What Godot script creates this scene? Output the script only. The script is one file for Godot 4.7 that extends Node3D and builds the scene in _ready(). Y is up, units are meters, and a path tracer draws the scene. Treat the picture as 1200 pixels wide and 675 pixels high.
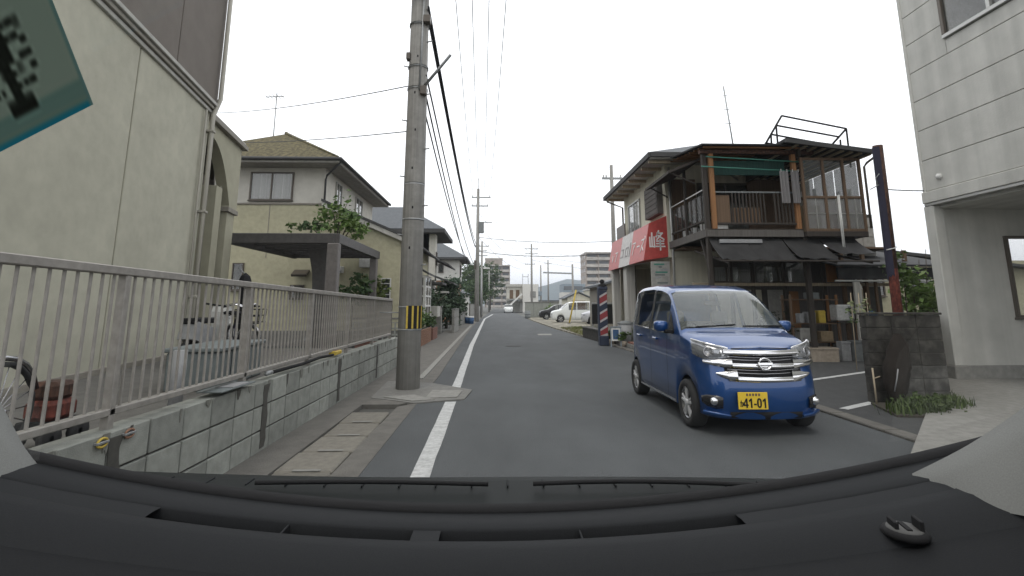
extends Node3D

var M := {}
var T := {}
var used := {}
var boxes := {}
var rng := RandomNumberGenerator.new()

# ------------------------------------------------------------------ scene
func _ready() -> void:
	rng.seed = 20210618
	make_camera()
	make_light()
	make_textures()
	make_materials()
	build_ground()
	build_left_wall()
	build_left_house()
	build_cream_house()
	build_carport()
	build_far_left()
	build_shop()
	build_right_building()
	build_far_right()
	build_poles()
	build_vehicles()
	build_yard_things()
	build_shop_things()
	build_right_corner()
	build_plants()
	build_own_car()

func make_camera() -> void:
	var cam := Camera3D.new()
	cam.name = "camera"
	cam.near = 0.05
	cam.far = 6000.0
	cam.projection = Camera3D.PROJECTION_FRUSTUM
	cam.size = 0.05 * 675.0 / 610.0
	cam.frustum_offset = Vector2(0, -0.05 * 0.14436)
	cam.position = Vector3(0, 1.48, 0)
	cam.rotation_degrees = Vector3(10.0, -1.6645, 0)
	add_child(cam)
	cam.current = true

func make_light() -> void:
	var sm := ProceduralSkyMaterial.new()
	sm.sky_top_color = Color(0.975, 0.985, 1.0)
	sm.sky_horizon_color = Color(0.985, 0.99, 0.995)
	sm.sky_curve = 0.2
	sm.ground_bottom_color = Color(0.35, 0.35, 0.34)
	sm.ground_horizon_color = Color(0.6, 0.6, 0.6)
	sm.sky_energy_multiplier = 1.12
	sm.ground_energy_multiplier = 0.6
	var sky := Sky.new()
	sky.sky_material = sm
	var e := Environment.new()
	e.background_mode = Environment.BG_SKY
	e.sky = sky
	e.tonemap_mode = Environment.TONE_MAPPER_LINEAR
	e.tonemap_exposure = 1.3
	e.sdfgi_enabled = true
	e.ssao_enabled = true
	e.ssil_enabled = true
	e.fog_enabled = true
	e.fog_density = 0.00042
	e.fog_light_color = Color(0.93, 0.96, 1.0)
	var we := WorldEnvironment.new()
	we.name = "world_environment"
	we.environment = e
	add_child(we)
	var sun := DirectionalLight3D.new()
	sun.name = "sun"
	sun.light_energy = 0.3
	sun.light_color = Color(1.0, 0.98, 0.95)
	sun.light_angular_distance = 25.0
	sun.shadow_enabled = true
	sun.rotation_degrees = Vector3(-68, -25, 0)
	add_child(sun)

# ------------------------------------------------------------------ textures and materials
func noise_tex(sd: int, freq: float, oct: int, lo: float, hi: float, w := 256, h := 256, gain := 0.5, contrast := 1.0) -> ImageTexture:
	var n := FastNoiseLite.new()
	n.seed = sd
	n.noise_type = FastNoiseLite.TYPE_SIMPLEX_SMOOTH
	n.frequency = freq
	n.fractal_octaves = oct
	n.fractal_gain = gain
	var im := n.get_seamless_image(w, h)
	im.convert(Image.FORMAT_L8)
	var d := im.get_data()
	for i in d.size():
		var v := clampf((float(d[i]) / 255.0 - 0.5) * contrast + 0.5, 0.0, 1.0)
		d[i] = int(255.0 * lerpf(lo, hi, v))
	im = Image.create_from_data(w, h, false, Image.FORMAT_L8, d)
	if h < w:
		im.resize(w, w, Image.INTERPOLATE_CUBIC)
	elif w < h:
		im.resize(h, h, Image.INTERPOLATE_CUBIC)
	return ImageTexture.create_from_image(im)

func make_textures() -> void:
	T.mottle = noise_tex(3, 0.012, 6, 0.87, 1.0, 512, 512, 0.6, 1.4)
	T.plain = noise_tex(4, 0.01, 5, 0.94, 1.0, 512, 512, 0.6, 1.4)
	T.fine = noise_tex(5, 0.22, 3, 0.84, 1.0, 512, 512, 0.6, 1.4)
	T.grain = noise_tex(6, 0.2, 3, 0.62, 1.0, 512, 512, 0.7, 1.9)
	T.streak = noise_tex(7, 0.03, 4, 0.84, 1.0, 512, 24, 0.6, 1.5)
	T.drip = noise_tex(17, 0.03, 4, 0.93, 1.0, 512, 16, 0.6, 1.6)
	T.across = noise_tex(8, 0.03, 4, 0.6, 1.0, 24, 512, 0.6, 1.7)
	T.bump = noise_tex(9, 0.16, 4, 0.0, 1.0, 512, 512, 0.6, 1.3)
	T.soft = noise_tex(11, 0.02, 3, 0.0, 1.0, 256, 256, 0.5, 1.2)
	T.patch = noise_tex(13, 0.008, 6, 0.66, 1.0, 512, 512, 0.55, 2.0)
	T.moss = noise_tex(15, 0.02, 5, 0.55, 1.0, 512, 512, 0.6, 1.8)

# colours are linear base colours
func mt(key: String, c: Color, rough := 0.8, tex := "", scale := Vector3(0.5, 0.5, 0.5), bump := "", bs := 0.0, metal := 0.0) -> StandardMaterial3D:
	var m := StandardMaterial3D.new()
	m.resource_name = key
	m.albedo_color = Color(c.r, c.g, c.b).linear_to_srgb()
	m.roughness = rough
	m.metallic = metal
	if tex != "" or bump != "":
		m.uv1_triplanar = true
		m.uv1_world_triplanar = true
		m.uv1_scale = scale
	if tex != "":
		m.albedo_texture = T[tex]
	if bump != "":
		m.heightmap_enabled = true
		m.heightmap_texture = T[bump]
		m.heightmap_scale = bs
	M[key] = m
	return m

func over(key: String, tex: String, scale: Vector3) -> void:
	var m: StandardMaterial3D = M[key]
	m.detail_enabled = true
	m.detail_blend_mode = BaseMaterial3D.BLEND_MODE_MUL
	m.detail_albedo = T[tex]
	m.detail_uv_layer = BaseMaterial3D.DETAIL_UV_2
	m.uv2_triplanar = true
	m.uv2_world_triplanar = true
	m.uv2_scale = scale

func glass(key: String, c: Color, a: float) -> void:
	var m := StandardMaterial3D.new()
	m.resource_name = key
	m.transparency = BaseMaterial3D.TRANSPARENCY_ALPHA
	var s := c.linear_to_srgb()
	m.albedo_color = Color(s.r, s.g, s.b, a)
	m.roughness = 0.02
	M[key] = m

func V(x: float, y: float, z: float) -> Vector3:
	return Vector3(x, y, z)

func u(s: float) -> Vector3:
	return Vector3(s, s, s)

func make_materials() -> void:
	mt("asphalt", Color(0.122, 0.132, 0.137), 0.86, "grain", u(0.85), "bump", 0.5)
	over("asphalt", "mottle", V(0.11, 0.11, 0.05))
	mt("asphalt_old", Color(0.095, 0.097, 0.095), 0.92, "mottle", u(0.7), "bump", 0.6)
	over("asphalt_old", "fine", u(2.3))
	mt("asphalt_dark", Color(0.062, 0.064, 0.064), 0.9, "mottle", u(0.5), "bump", 0.6)
	over("asphalt_dark", "fine", u(2.0))
	mt("paint", Color(0.62, 0.63, 0.62), 0.75, "mottle", u(1.9), "bump", 0.3)
	over("paint", "mottle", u(0.9))
	mt("concrete", Color(0.225, 0.222, 0.205), 0.9, "mottle", u(0.9), "bump", 0.4)
	over("concrete", "fine", u(1.9))
	mt("concrete_pale", Color(0.32, 0.315, 0.29), 0.9, "mottle", u(0.8), "bump", 0.3)
	over("concrete_pale", "fine", u(2.1))
	mt("concrete_dirty", Color(0.165, 0.157, 0.14), 0.92, "mottle", u(0.45), "bump", 0.5)
	over("concrete_dirty", "fine", u(2.1))
	for i in 3:
		var t: float = [0.85, 1.0, 1.12][i]
		mt("gutter_lid%d" % i, Color(0.24 * t, 0.225 * t, 0.19 * t), 0.92, "mottle", u(1.3), "bump", 0.5)
		over("gutter_lid%d" % i, "fine", u(2.4))
	for i in 4:
		var t: float = [0.84, 0.96, 1.05, 1.17][i]
		mt("block%d" % i, Color(0.365 * t, 0.378 * t, 0.34 * t), 0.92, "mottle", u(0.9), "bump", 0.12)
		over("block%d" % i, "fine", u(1.6))
	mt("mortar", Color(0.075, 0.073, 0.065), 0.95, "mottle", u(1.2))
	mt("black_stain", Color(0.075, 0.072, 0.062), 0.95, "mottle", u(2.0))
	mt("dirt_film", Color(0.19, 0.19, 0.165), 0.95, "mottle", u(2.0))
	mt("pole", Color(0.36, 0.35, 0.325), 0.85, "streak", V(1.0, 0.35, 1.0), "bump", 0.25)
	over("pole", "mottle", u(0.6))
	mt("galv", Color(0.34, 0.35, 0.35), 0.5, "mottle", u(2.0), "", 0.0, 0.55)
	mt("rail", Color(0.345, 0.325, 0.295), 0.55, "mottle", u(1.3), "", 0.0, 0.25)
	mt("beige_wall", Color(0.485, 0.472, 0.378), 0.9, "plain", u(0.12), "bump", 0.03)
	over("beige_wall", "plain", u(0.5))
	mt("brown_wall", Color(0.155, 0.135, 0.115), 0.85, "plain", u(0.3), "bump", 0.15)
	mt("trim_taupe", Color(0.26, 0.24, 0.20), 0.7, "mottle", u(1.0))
	mt("porch_wall", Color(0.37, 0.355, 0.265), 0.9, "plain", u(0.4), "bump", 0.2)
	mt("gutter_pipe", Color(0.42, 0.40, 0.34), 0.6, "streak", V(0.8, 0.3, 0.8))
	mt("cream_low", Color(0.47, 0.445, 0.31), 0.92, "plain", u(0.35), "bump", 0.25)
	over("cream_low", "plain", u(0.9))
	mt("cream_up", Color(0.58, 0.56, 0.50), 0.92, "plain", u(0.3), "bump", 0.2)
	mt("roof_moss", Color(0.165, 0.14, 0.065), 0.95, "moss", u(0.5), "bump", 1.2)
	mt("roof_grey", Color(0.115, 0.125, 0.135), 0.8, "mottle", u(0.5), "across", 1.0)
	mt("roof_dark", Color(0.06, 0.06, 0.06), 0.8, "mottle", u(0.6))
	mt("eave_white", Color(0.48, 0.47, 0.43), 0.85, "mottle", u(0.5))
	mt("soffit", Color(0.33, 0.31, 0.28), 0.9, "mottle", u(0.5))
	mt("alu_dark", Color(0.10, 0.085, 0.07), 0.45, "", u(1), "", 0.0, 0.3)
	mt("alu_white", Color(0.68, 0.68, 0.65), 0.5, "mottle", u(1.0))
	mt("alu_silver", Color(0.42, 0.42, 0.40), 0.4, "", u(1), "", 0.0, 0.6)
	mt("carport", Color(0.09, 0.085, 0.082), 0.6, "mottle", u(0.8))
	mt("carport_post", Color(0.175, 0.16, 0.15), 0.6, "mottle", u(0.8))
	mt("carport_sheet", Color(0.10, 0.10, 0.105), 0.35)
	mt("red_brick", Color(0.24, 0.115, 0.085), 0.9, "mottle", u(2.0), "bump", 0.5)
	mt("orange_brick", Color(0.30, 0.16, 0.10), 0.9, "mottle", u(2.0), "bump", 0.5)
	mt("yellow", Color(0.58, 0.42, 0.06), 0.6, "mottle", u(1.4))
	mt("black", Color(0.018, 0.018, 0.019), 0.8)
	M.black.metallic_specular = 0.3
	mt("black_gloss", Color(0.018, 0.018, 0.02), 0.25)
	mt("rubber", Color(0.028, 0.028, 0.028), 0.9, "mottle", u(2.0))
	mt("cable", Color(0.035, 0.037, 0.042), 0.75)
	mt("curtain", Color(0.50, 0.50, 0.47), 0.9, "streak", V(1.2, 0.1, 1.2))
	mt("room_wall", Color(0.34, 0.32, 0.28), 0.95, "mottle", u(0.5))
	mt("grey_metal", Color(0.20, 0.215, 0.215), 0.6, "mottle", u(0.8))
	mt("steel_blue", Color(0.165, 0.19, 0.19), 0.55, "mottle", u(0.7))
	mt("shop_cream", Color(0.60, 0.57, 0.46), 0.92, "drip", V(0.3, 0.1, 0.3), "bump", 0.2)
	mt("shop_white", Color(0.60, 0.58, 0.53), 0.85, "streak", V(0.6, 0.2, 0.6))
	mt("awning_red", Color(0.50, 0.062, 0.05), 0.38, "mottle", u(0.7))
	mt("awning_white", Color(0.66, 0.64, 0.62), 0.6, "mottle", u(0.7))
	mt("letter_grey", Color(0.30, 0.28, 0.28), 0.6)
	mt("letter_white", Color(0.72, 0.70, 0.68), 0.6)
	mt("wood_dark", Color(0.052, 0.043, 0.036), 0.85, "streak", V(1.4, 0.3, 1.4), "bump", 0.3)
	mt("wood_brown", Color(0.17, 0.11, 0.068), 0.85, "streak", V(1.5, 0.3, 1.5), "bump", 0.3)
	mt("wood_orange", Color(0.33, 0.16, 0.065), 0.8, "streak", V(1.6, 0.3, 1.6), "bump", 0.3)
	mt("wood_pale", Color(0.42, 0.35, 0.25), 0.85, "streak", V(1.6, 0.3, 1.6))
	mt("rust_red", Color(0.23, 0.055, 0.035), 0.85, "moss", V(1.5, 0.6, 1.5), "bump", 0.4)
	mt("rust_brown", Color(0.115, 0.055, 0.035), 0.85, "moss", V(1.5, 0.6, 1.5), "bump", 0.4)
	mt("navy", Color(0.018, 0.017, 0.038), 0.8, "mottle", u(1.5))
	mt("green_awning", Color(0.012, 0.062, 0.05), 0.75, "streak", V(1.4, 0.4, 1.4))
	mt("green_pole", Color(0.06, 0.22, 0.17), 0.5)
	mt("dark_sheet", Color(0.028, 0.028, 0.029), 0.75, "patch", u(0.5))
	mt("grey_wood", Color(0.13, 0.12, 0.11), 0.9, "streak", V(1.5, 0.3, 1.5), "bump", 0.3)
	mt("siding", Color(0.52, 0.515, 0.475), 0.75, "plain", u(0.25), "bump", 0.12)
	over("siding", "drip", V(0.14, 0.04, 0.14))
	mt("siding_groove", Color(0.20, 0.20, 0.19), 0.9)
	mt("soil", Color(0.06, 0.052, 0.04), 0.95, "mottle", u(0.8), "bump", 0.8)
	mt("gravel", Color(0.42, 0.39, 0.31), 0.95, "patch", u(0.25), "bump", 1.2)
	over("gravel", "fine", u(1.2))
	mt("ground_far", Color(0.16, 0.16, 0.145), 0.95, "patch", u(0.06))
	mt("mountain", Color(0.05, 0.085, 0.085), 0.95, "patch", u(0.004))
	mt("bark", Color(0.10, 0.08, 0.06), 0.95, "streak", V(2.0, 0.5, 2.0), "bump", 0.6)
	mt("apt_wall", Color(0.36, 0.31, 0.27), 0.9, "mottle", u(0.05))
	mt("apt_slab", Color(0.50, 0.47, 0.43), 0.9, "mottle", u(0.05))
	mt("white_wall", Color(0.62, 0.61, 0.57), 0.9, "plain", V(0.9, 0.9, 0.9))
	mt("far_dark_pane", Color(0.10, 0.11, 0.12), 0.15)  # opaque distant panes; darkness of the unlit rooms is painted into the colour
	mt("blue_grey", Color(0.25, 0.30, 0.34), 0.7, "mottle", u(0.2))
	mt("tile_grey", Color(0.40, 0.39, 0.36), 0.8, "mottle", u(0.8))
	mt("barber_red", Color(0.26, 0.035, 0.04), 0.5)
	mt("barber_blue", Color(0.018, 0.028, 0.055), 0.5)
	mt("barber_white", Color(0.5, 0.48, 0.48), 0.5)
	mt("tarp_blue", Color(0.03, 0.085, 0.19), 0.7, "mottle", u(1.2))
	mt("plastic_white", Color(0.66, 0.66, 0.64), 0.5, "mottle", u(1.2))
	mt("plastic_grey", Color(0.34, 0.345, 0.35), 0.6, "mottle", u(1.2))
	mt("card_brown", Color(0.30, 0.225, 0.135), 0.9, "mottle", u(1.2))
	mt("cloth_grey", Color(0.23, 0.22, 0.22), 0.95, "streak", V(2.5, 0.3, 2.5))
	mt("bundle", Color(0.022, 0.017, 0.013), 0.95, "mottle", u(1.4))
	mt("clay", Color(0.42, 0.36, 0.29), 0.9, "mottle", u(1.2))
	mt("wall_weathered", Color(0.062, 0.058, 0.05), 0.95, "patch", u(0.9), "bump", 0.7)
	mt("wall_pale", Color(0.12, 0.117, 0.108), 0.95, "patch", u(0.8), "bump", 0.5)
	# vehicles
	mt("car_blue", Color(0.005, 0.054, 0.20), 0.3, "", u(1), "", 0.0, 0.4)
	M.car_blue.clearcoat_enabled = true
	M.car_blue.clearcoat = 1.0
	M.car_blue.clearcoat_roughness = 0.03
	mt("car_white", Color(0.70, 0.72, 0.70), 0.3)
	M.car_white.clearcoat_enabled = true
	mt("car_silver", Color(0.52, 0.53, 0.56), 0.35, "", u(1), "", 0.0, 0.3)
	mt("car_black", Color(0.02, 0.02, 0.022), 0.3)
	mt("chrome", Color(0.72, 0.72, 0.73), 0.12, "", u(1), "", 0.0, 1.0)
	mt("chrome_dark", Color(0.30, 0.30, 0.31), 0.25, "", u(1), "", 0.0, 0.9)
	mt("lamp_inner", Color(0.30, 0.31, 0.33), 0.2, "", u(1), "", 0.0, 0.7)
	mt("rim", Color(0.55, 0.55, 0.55), 0.35, "", u(1), "", 0.0, 0.35)
	mt("plate_yellow", Color(0.72, 0.50, 0.03), 0.5)
	mt("seat", Color(0.16, 0.16, 0.155), 0.95)
	mt("dash_grey", Color(0.09, 0.09, 0.088), 0.8)
	mt("red_lamp", Color(0.35, 0.02, 0.02), 0.2)
	glass("pane", Color(0.10, 0.12, 0.12), 0.12)
	glass("pane_frost", Color(0.24, 0.235, 0.225), 0.6)
	glass("pane_dull", Color(0.06, 0.06, 0.055), 0.3)
	M.pane_dull.metallic_specular = 0.2
	glass("pane_car", Color(0.03, 0.035, 0.035), 0.3)
	glass("pane_sky_tint", Color(0.25, 0.30, 0.28), 0.09)  # pale tint painted into the car glass in place of sky reflection
	glass("pane_smoke", Color(0.12, 0.12, 0.12), 0.45)
	glass("lamp_glass", Color(0.6, 0.62, 0.63), 0.1)
	glass("windscreen", Color(0.3, 0.34, 0.34), 0.005)
	M.windscreen.metallic_specular = 0.33
	# own car
	mt("dash", Color(0.018, 0.019, 0.0205), 0.72, "fine", u(3.0), "bump", 0.02)
	mt("dash_top", Color(0.023, 0.0245, 0.0265), 0.66, "fine", u(3.0), "bump", 0.02)
	mt("cowl", Color(0.009, 0.011, 0.0105), 0.55)
	mt("pillar_trim", Color(0.20, 0.205, 0.195), 0.8, "fine", u(3.0))
	for k in ["dash", "dash_top", "cowl"]:
		M[k].metallic_specular = 0.2
	mt("liner", Color(0.38, 0.38, 0.36), 0.95)
	# leaves take their colour from the vertices
	for k in ["leaf", "leaf_far"]:
		var m := mt(k, Color(1, 1, 1), 0.7)
		m.vertex_color_use_as_albedo = true
		m.backlight_enabled = true
		m.backlight = Color(0.35, 0.4, 0.2)

# ------------------------------------------------------------------ mesh helpers
func sto(flat := true) -> SurfaceTool:
	var st := SurfaceTool.new()
	st.begin(Mesh.PRIMITIVE_TRIANGLES)
	st.set_smooth_group(-1 if flat else 0)
	return st

func tri(st: SurfaceTool, a: Vector3, b: Vector3, c: Vector3) -> void:
	st.add_vertex(a)
	st.add_vertex(c)
	st.add_vertex(b)

# counter-clockwise seen from outside
func q(st: SurfaceTool, a: Vector3, b: Vector3, c: Vector3, d: Vector3) -> void:
	tri(st, a, b, c)
	tri(st, a, c, d)

func done(st: SurfaceTool) -> ArrayMesh:
	st.generate_normals()
	return st.commit()

func bx(st: SurfaceTool, c: Vector3, s: Vector3, b := Basis.IDENTITY) -> void:
	var h := s / 2.0
	var p := []
	for i in 8:
		p.append(c + b * V(h.x if i & 1 else -h.x, h.y if i & 2 else -h.y, h.z if i & 4 else -h.z))
	q(st, p[4], p[5], p[7], p[6])
	q(st, p[1], p[0], p[2], p[3])
	q(st, p[5], p[1], p[3], p[7])
	q(st, p[0], p[4], p[6], p[2])
	q(st, p[6], p[7], p[3], p[2])
	q(st, p[0], p[1], p[5], p[4])

# chamfered box, shared between equal sizes
func cbox(s: Vector3, ch := 0.008) -> ArrayMesh:
	var key := "%.3f %.3f %.3f %.4f" % [s.x, s.y, s.z, ch]
	if boxes.has(key):
		return boxes[key]
	var h := s / 2.0
	var c: float = minf(ch, minf(h.x, minf(h.y, h.z)) * 0.45)
	var st := sto()
	var vert := func(ax: int, sg: Vector3) -> Vector3:
		var r := V(h.x - c, h.y - c, h.z - c)
		r[ax] = h[ax]
		return r * sg
	var emit := func(l: Array) -> void:
		var n: Vector3 = (l[1] - l[0]).cross(l[2] - l[0])
		var mid := Vector3.ZERO
		for v in l:
			mid += v
		if n.dot(mid) < 0.0:
			l.reverse()
		for i in range(1, l.size() - 1):
			tri(st, l[0], l[i], l[i + 1])
	for a in 3:
		var b := (a + 1) % 3
		var d := (a + 2) % 3
		for sa in [-1.0, 1.0]:
			var l := []
			for k in [[-1.0, -1.0], [1.0, -1.0], [1.0, 1.0], [-1.0, 1.0]]:
				var sg := Vector3.ONE
				sg[a] = sa
				sg[b] = k[0]
				sg[d] = k[1]
				l.append(vert.call(a, sg))
			emit.call(l)
			for sb in [-1.0, 1.0]:
				var s1 := Vector3.ONE
				s1[a] = sa
				s1[b] = sb
				var s2 := s1
				s2[d] = -1.0
				emit.call([vert.call(a, s2), vert.call(a, s1), vert.call(b, s1), vert.call(b, s2)])
	for i in 8:
		var sg := V(1.0 if i & 1 else -1.0, 1.0 if i & 2 else -1.0, 1.0 if i & 4 else -1.0)
		emit.call([vert.call(0, sg), vert.call(1, sg), vert.call(2, sg)])
	boxes[key] = done(st)
	return boxes[key]

func sweep(st: SurfaceTool, pts: Array, rad, n := 8) -> void:
	var rings := []
	var cnt := pts.size()
	for i in cnt:
		var a: Vector3 = pts[maxi(i - 1, 0)]
		var b: Vector3 = pts[mini(i + 1, cnt - 1)]
		var d := (b - a).normalized()
		var side := d.cross(Vector3.UP if absf(d.y) < 0.95 else Vector3.RIGHT).normalized()
		var up := side.cross(d).normalized()
		var r: float = rad[i] if rad is Array else rad
		var ring := []
		for k in n:
			var t := TAU * k / n
			ring.append(pts[i] + (side * cos(t) + up * sin(t)) * r)
		rings.append(ring)
	for i in cnt - 1:
		for k in n:
			var k2 := (k + 1) % n
			q(st, rings[i][k], rings[i + 1][k], rings[i + 1][k2], rings[i][k2])
	for k in range(1, n - 1):
		tri(st, rings[0][0], rings[0][k], rings[0][k + 1])
		var l: Array = rings[cnt - 1]
		tri(st, l[0], l[k + 1], l[k])

func tube(pts: Array, rad, n := 8) -> ArrayMesh:
	var st := sto(false)
	sweep(st, pts, rad, n)
	return done(st)

# turned shape about the y axis: profile of (radius, height) from the bottom upwards
func lathe(prof: Array, n := 16, flat := false) -> ArrayMesh:
	var st := sto(flat)
	for i in prof.size() - 1:
		for k in n:
			var t0 := TAU * k / n
			var t1 := TAU * (k + 1) / n
			var p: Vector2 = prof[i]
			var r: Vector2 = prof[i + 1]
			q(st, V(cos(t0) * p.x, p.y, -sin(t0) * p.x), V(cos(t1) * p.x, p.y, -sin(t1) * p.x), V(cos(t1) * r.x, r.y, -sin(t1) * r.x), V(cos(t0) * r.x, r.y, -sin(t0) * r.x))
	return done(st)

# polygon in the x-y plane drawn out from z = 0 to z = d
func prism(poly: PackedVector2Array, d: float) -> ArrayMesh:
	var st := sto()
	prism_into(st, poly, d, Transform3D.IDENTITY)
	return done(st)

func prism_into(st: SurfaceTool, given: PackedVector2Array, d: float, x: Transform3D) -> void:
	var poly := given.duplicate()
	if Geometry2D.is_polygon_clockwise(poly):
		poly.reverse()
	var idx := Geometry2D.triangulate_polygon(poly)
	for i in range(0, idx.size(), 3):
		var a := poly[idx[i]]
		var b := poly[idx[i + 1]]
		var c := poly[idx[i + 2]]
		if (b - a).cross(c - a) < 0:
			var k := b
			b = c
			c = k
		tri(st, x * V(a.x, a.y, d), x * V(b.x, b.y, d), x * V(c.x, c.y, d))
		tri(st, x * V(a.x, a.y, 0), x * V(c.x, c.y, 0), x * V(b.x, b.y, 0))
	for i in poly.size():
		var a := poly[i]
		var b := poly[(i + 1) % poly.size()]
		q(st, x * V(a.x, a.y, 0), x * V(b.x, b.y, 0), x * V(b.x, b.y, d), x * V(a.x, a.y, d))

# rows of points; quads face right-hand (row direction x column direction)
func loft(st: SurfaceTool, rows: Array) -> void:
	for i in rows.size() - 1:
		for j in rows[i].size() - 1:
			q(st, rows[i][j], rows[i][j + 1], rows[i + 1][j + 1], rows[i + 1][j])

# flat sheet from points (x, z) at height y
func sheet(pts: Array, y: float) -> ArrayMesh:
	var st := sto()
	var poly := PackedVector2Array(pts)
	var idx := Geometry2D.triangulate_polygon(poly)
	for i in range(0, idx.size(), 3):
		var a := V(poly[idx[i]].x, y, poly[idx[i]].y)
		var b := V(poly[idx[i + 1]].x, y, poly[idx[i + 1]].y)
		var c := V(poly[idx[i + 2]].x, y, poly[idx[i + 2]].y)
		if (b - a).cross(c - a).y < 0:
			tri(st, a, c, b)
		else:
			tri(st, a, b, c)
	return done(st)

# block of ground from points (x, z), with side faces, between two heights
func slab(pts: Array, y0: float, y1: float) -> ArrayMesh:
	var st := sto()
	var l := PackedVector2Array()
	for p in pts:
		l.append(Vector2(p.x, -p.y))
	prism_into(st, l, y1 - y0, Transform3D(Basis(Vector3.RIGHT, -PI / 2), V(0, y0, 0)))
	return done(st)

# ------------------------------------------------------------------ node helpers
func numbered(parent: Node, called: String) -> String:
	var key := "%d/%s" % [parent.get_instance_id(), called]
	var n: int = used.get(key, 0)
	used[key] = n + 1
	return called if n == 0 else "%s_%03d" % [called, n]

func put(parent: Node, called: String, mesh: Mesh, m: String, at := Vector3.ZERO, turn := Vector3.ZERO) -> MeshInstance3D:
	var o := MeshInstance3D.new()
	o.name = numbered(parent, called)
	o.mesh = mesh
	o.material_override = M[m]
	o.position = at
	o.rotation = turn
	parent.add_child(o, true)
	return o

func box(parent: Node, called: String, s: Vector3, m: String, at := Vector3.ZERO, turn := Vector3.ZERO, ch := 0.008) -> MeshInstance3D:
	return put(parent, called, cbox(s, ch), m, at, turn)

# box between two opposite corners
func span(parent: Node, called: String, a: Vector3, b: Vector3, m: String, ch := 0.008) -> MeshInstance3D:
	return put(parent, called, cbox((b - a).abs(), ch), m, (a + b) / 2.0)

# solid wall between two corners with rooms cut into it behind its windows
func cut(parent: Node, called: String, a: Vector3, b: Vector3, m: String, holes: Array) -> CSGBox3D:
	var o := CSGBox3D.new()
	o.name = numbered(parent, called)
	o.size = (b - a).abs()
	o.position = (a + b) / 2.0
	o.material = M[m]
	parent.add_child(o)
	for h in holes:
		var c := CSGBox3D.new()
		c.name = numbered(o, "opening")
		c.operation = CSGShape3D.OPERATION_SUBTRACTION
		c.size = (h[1] - h[0]).abs()
		c.position = (h[0] + h[1]) / 2.0 - o.position
		c.material = M.room_wall
		o.add_child(c)
	return o

func bar(parent: Node, called: String, a: Vector3, b: Vector3, r: float, m: String, n := 8) -> MeshInstance3D:
	return put(parent, called, tube([Vector3.ZERO, b - a], r, n), m, a)

# square beam between two points
func beam(parent: Node, called: String, a: Vector3, b: Vector3, w: float, h: float, m: String) -> MeshInstance3D:
	var o := put(parent, called, cbox(V(w, h, (b - a).length()), 0.006), m)
	var d := (b - a).normalized()
	o.transform = Transform3D(Basis.looking_at(d, Vector3.UP if absf(d.y) < 0.98 else Vector3.BACK), (a + b) / 2.0)
	return o

func tag(o: Node, label: String, category: String, group := "", kind := "") -> Node:
	o.set_meta("label", label)
	if category != "":
		o.set_meta("category", category)
	if group != "":
		o.set_meta("group", group)
	if kind != "":
		o.set_meta("kind", kind)
	return o

func thing(called: String, label: String, category: String, at := Vector3.ZERO, turn := 0.0, group := "") -> Node3D:
	var o := Node3D.new()
	o.name = numbered(self, called)
	add_child(o)
	o.position = at
	o.rotation.y = turn
	tag(o, label, category, group)
	return o

func struct(called: String, mesh: Mesh, m: String, label := "") -> MeshInstance3D:
	var o := put(self, called, mesh, m)
	o.set_meta("kind", "structure")
	if label != "":
		o.set_meta("label", label)
	return o

func copy(o: Node3D, called: String, label: String, at: Vector3, turn := 0.0) -> Node3D:
	var c: Node3D = o.duplicate()
	c.name = numbered(self, called)
	add_child(c)
	c.position = at
	c.rotation.y = turn
	c.set_meta("label", label)
	return c

# window in the plane of a wall: centre at, facing +z before the turn
func window(parent: Node, at: Vector3, w: float, h: float, frame := "alu_dark", turn := 0.0, panes := 2, rows := 1, back := "curtain", called := "window", pane := "pane") -> Node3D:
	var o := Node3D.new()
	o.name = numbered(parent, called)
	parent.add_child(o)
	o.position = at
	o.rotation.y = turn
	var f := 0.05 if w > 0.7 else 0.035
	var st := sto()
	bx(st, V(0, h / 2 - f / 2, 0.035), V(w, f, 0.07))
	bx(st, V(0, -h / 2 + f / 2, 0.035), V(w, f, 0.07))
	bx(st, V(-w / 2 + f / 2, 0, 0.033), V(f, h - 2 * f, 0.066))
	bx(st, V(w / 2 - f / 2, 0, 0.033), V(f, h - 2 * f, 0.066))
	for i in range(1, panes):
		bx(st, V(-w / 2 + w * i / panes, 0, 0.03), V(f, h - 2 * f, 0.06))
	for i in range(1, rows):
		bx(st, V(0, -h / 2 + h * i / rows, 0.028), V(w - 2 * f, f * 0.7, 0.05))
	put(o, "frame", done(st), frame)
	if back != "":
		box(o, "curtain", V(w - 0.02, h - 0.02, 0.008), back, V(0, 0, 0.006), Vector3.ZERO, 0.001)
	var pw := (w - f * (panes + 1)) / panes
	for i in panes:
		box(o, "pane", V(pw + 0.01, h - 2 * f + 0.01, 0.006), pane, V(-w / 2 + f + pw / 2 + i * (pw + f), 0, 0.03), Vector3.ZERO, 0.001)
	box(o, "sill", V(w + 0.06, 0.04, 0.11), frame, V(0, -h / 2 - 0.021, 0.055))
	return o

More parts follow.
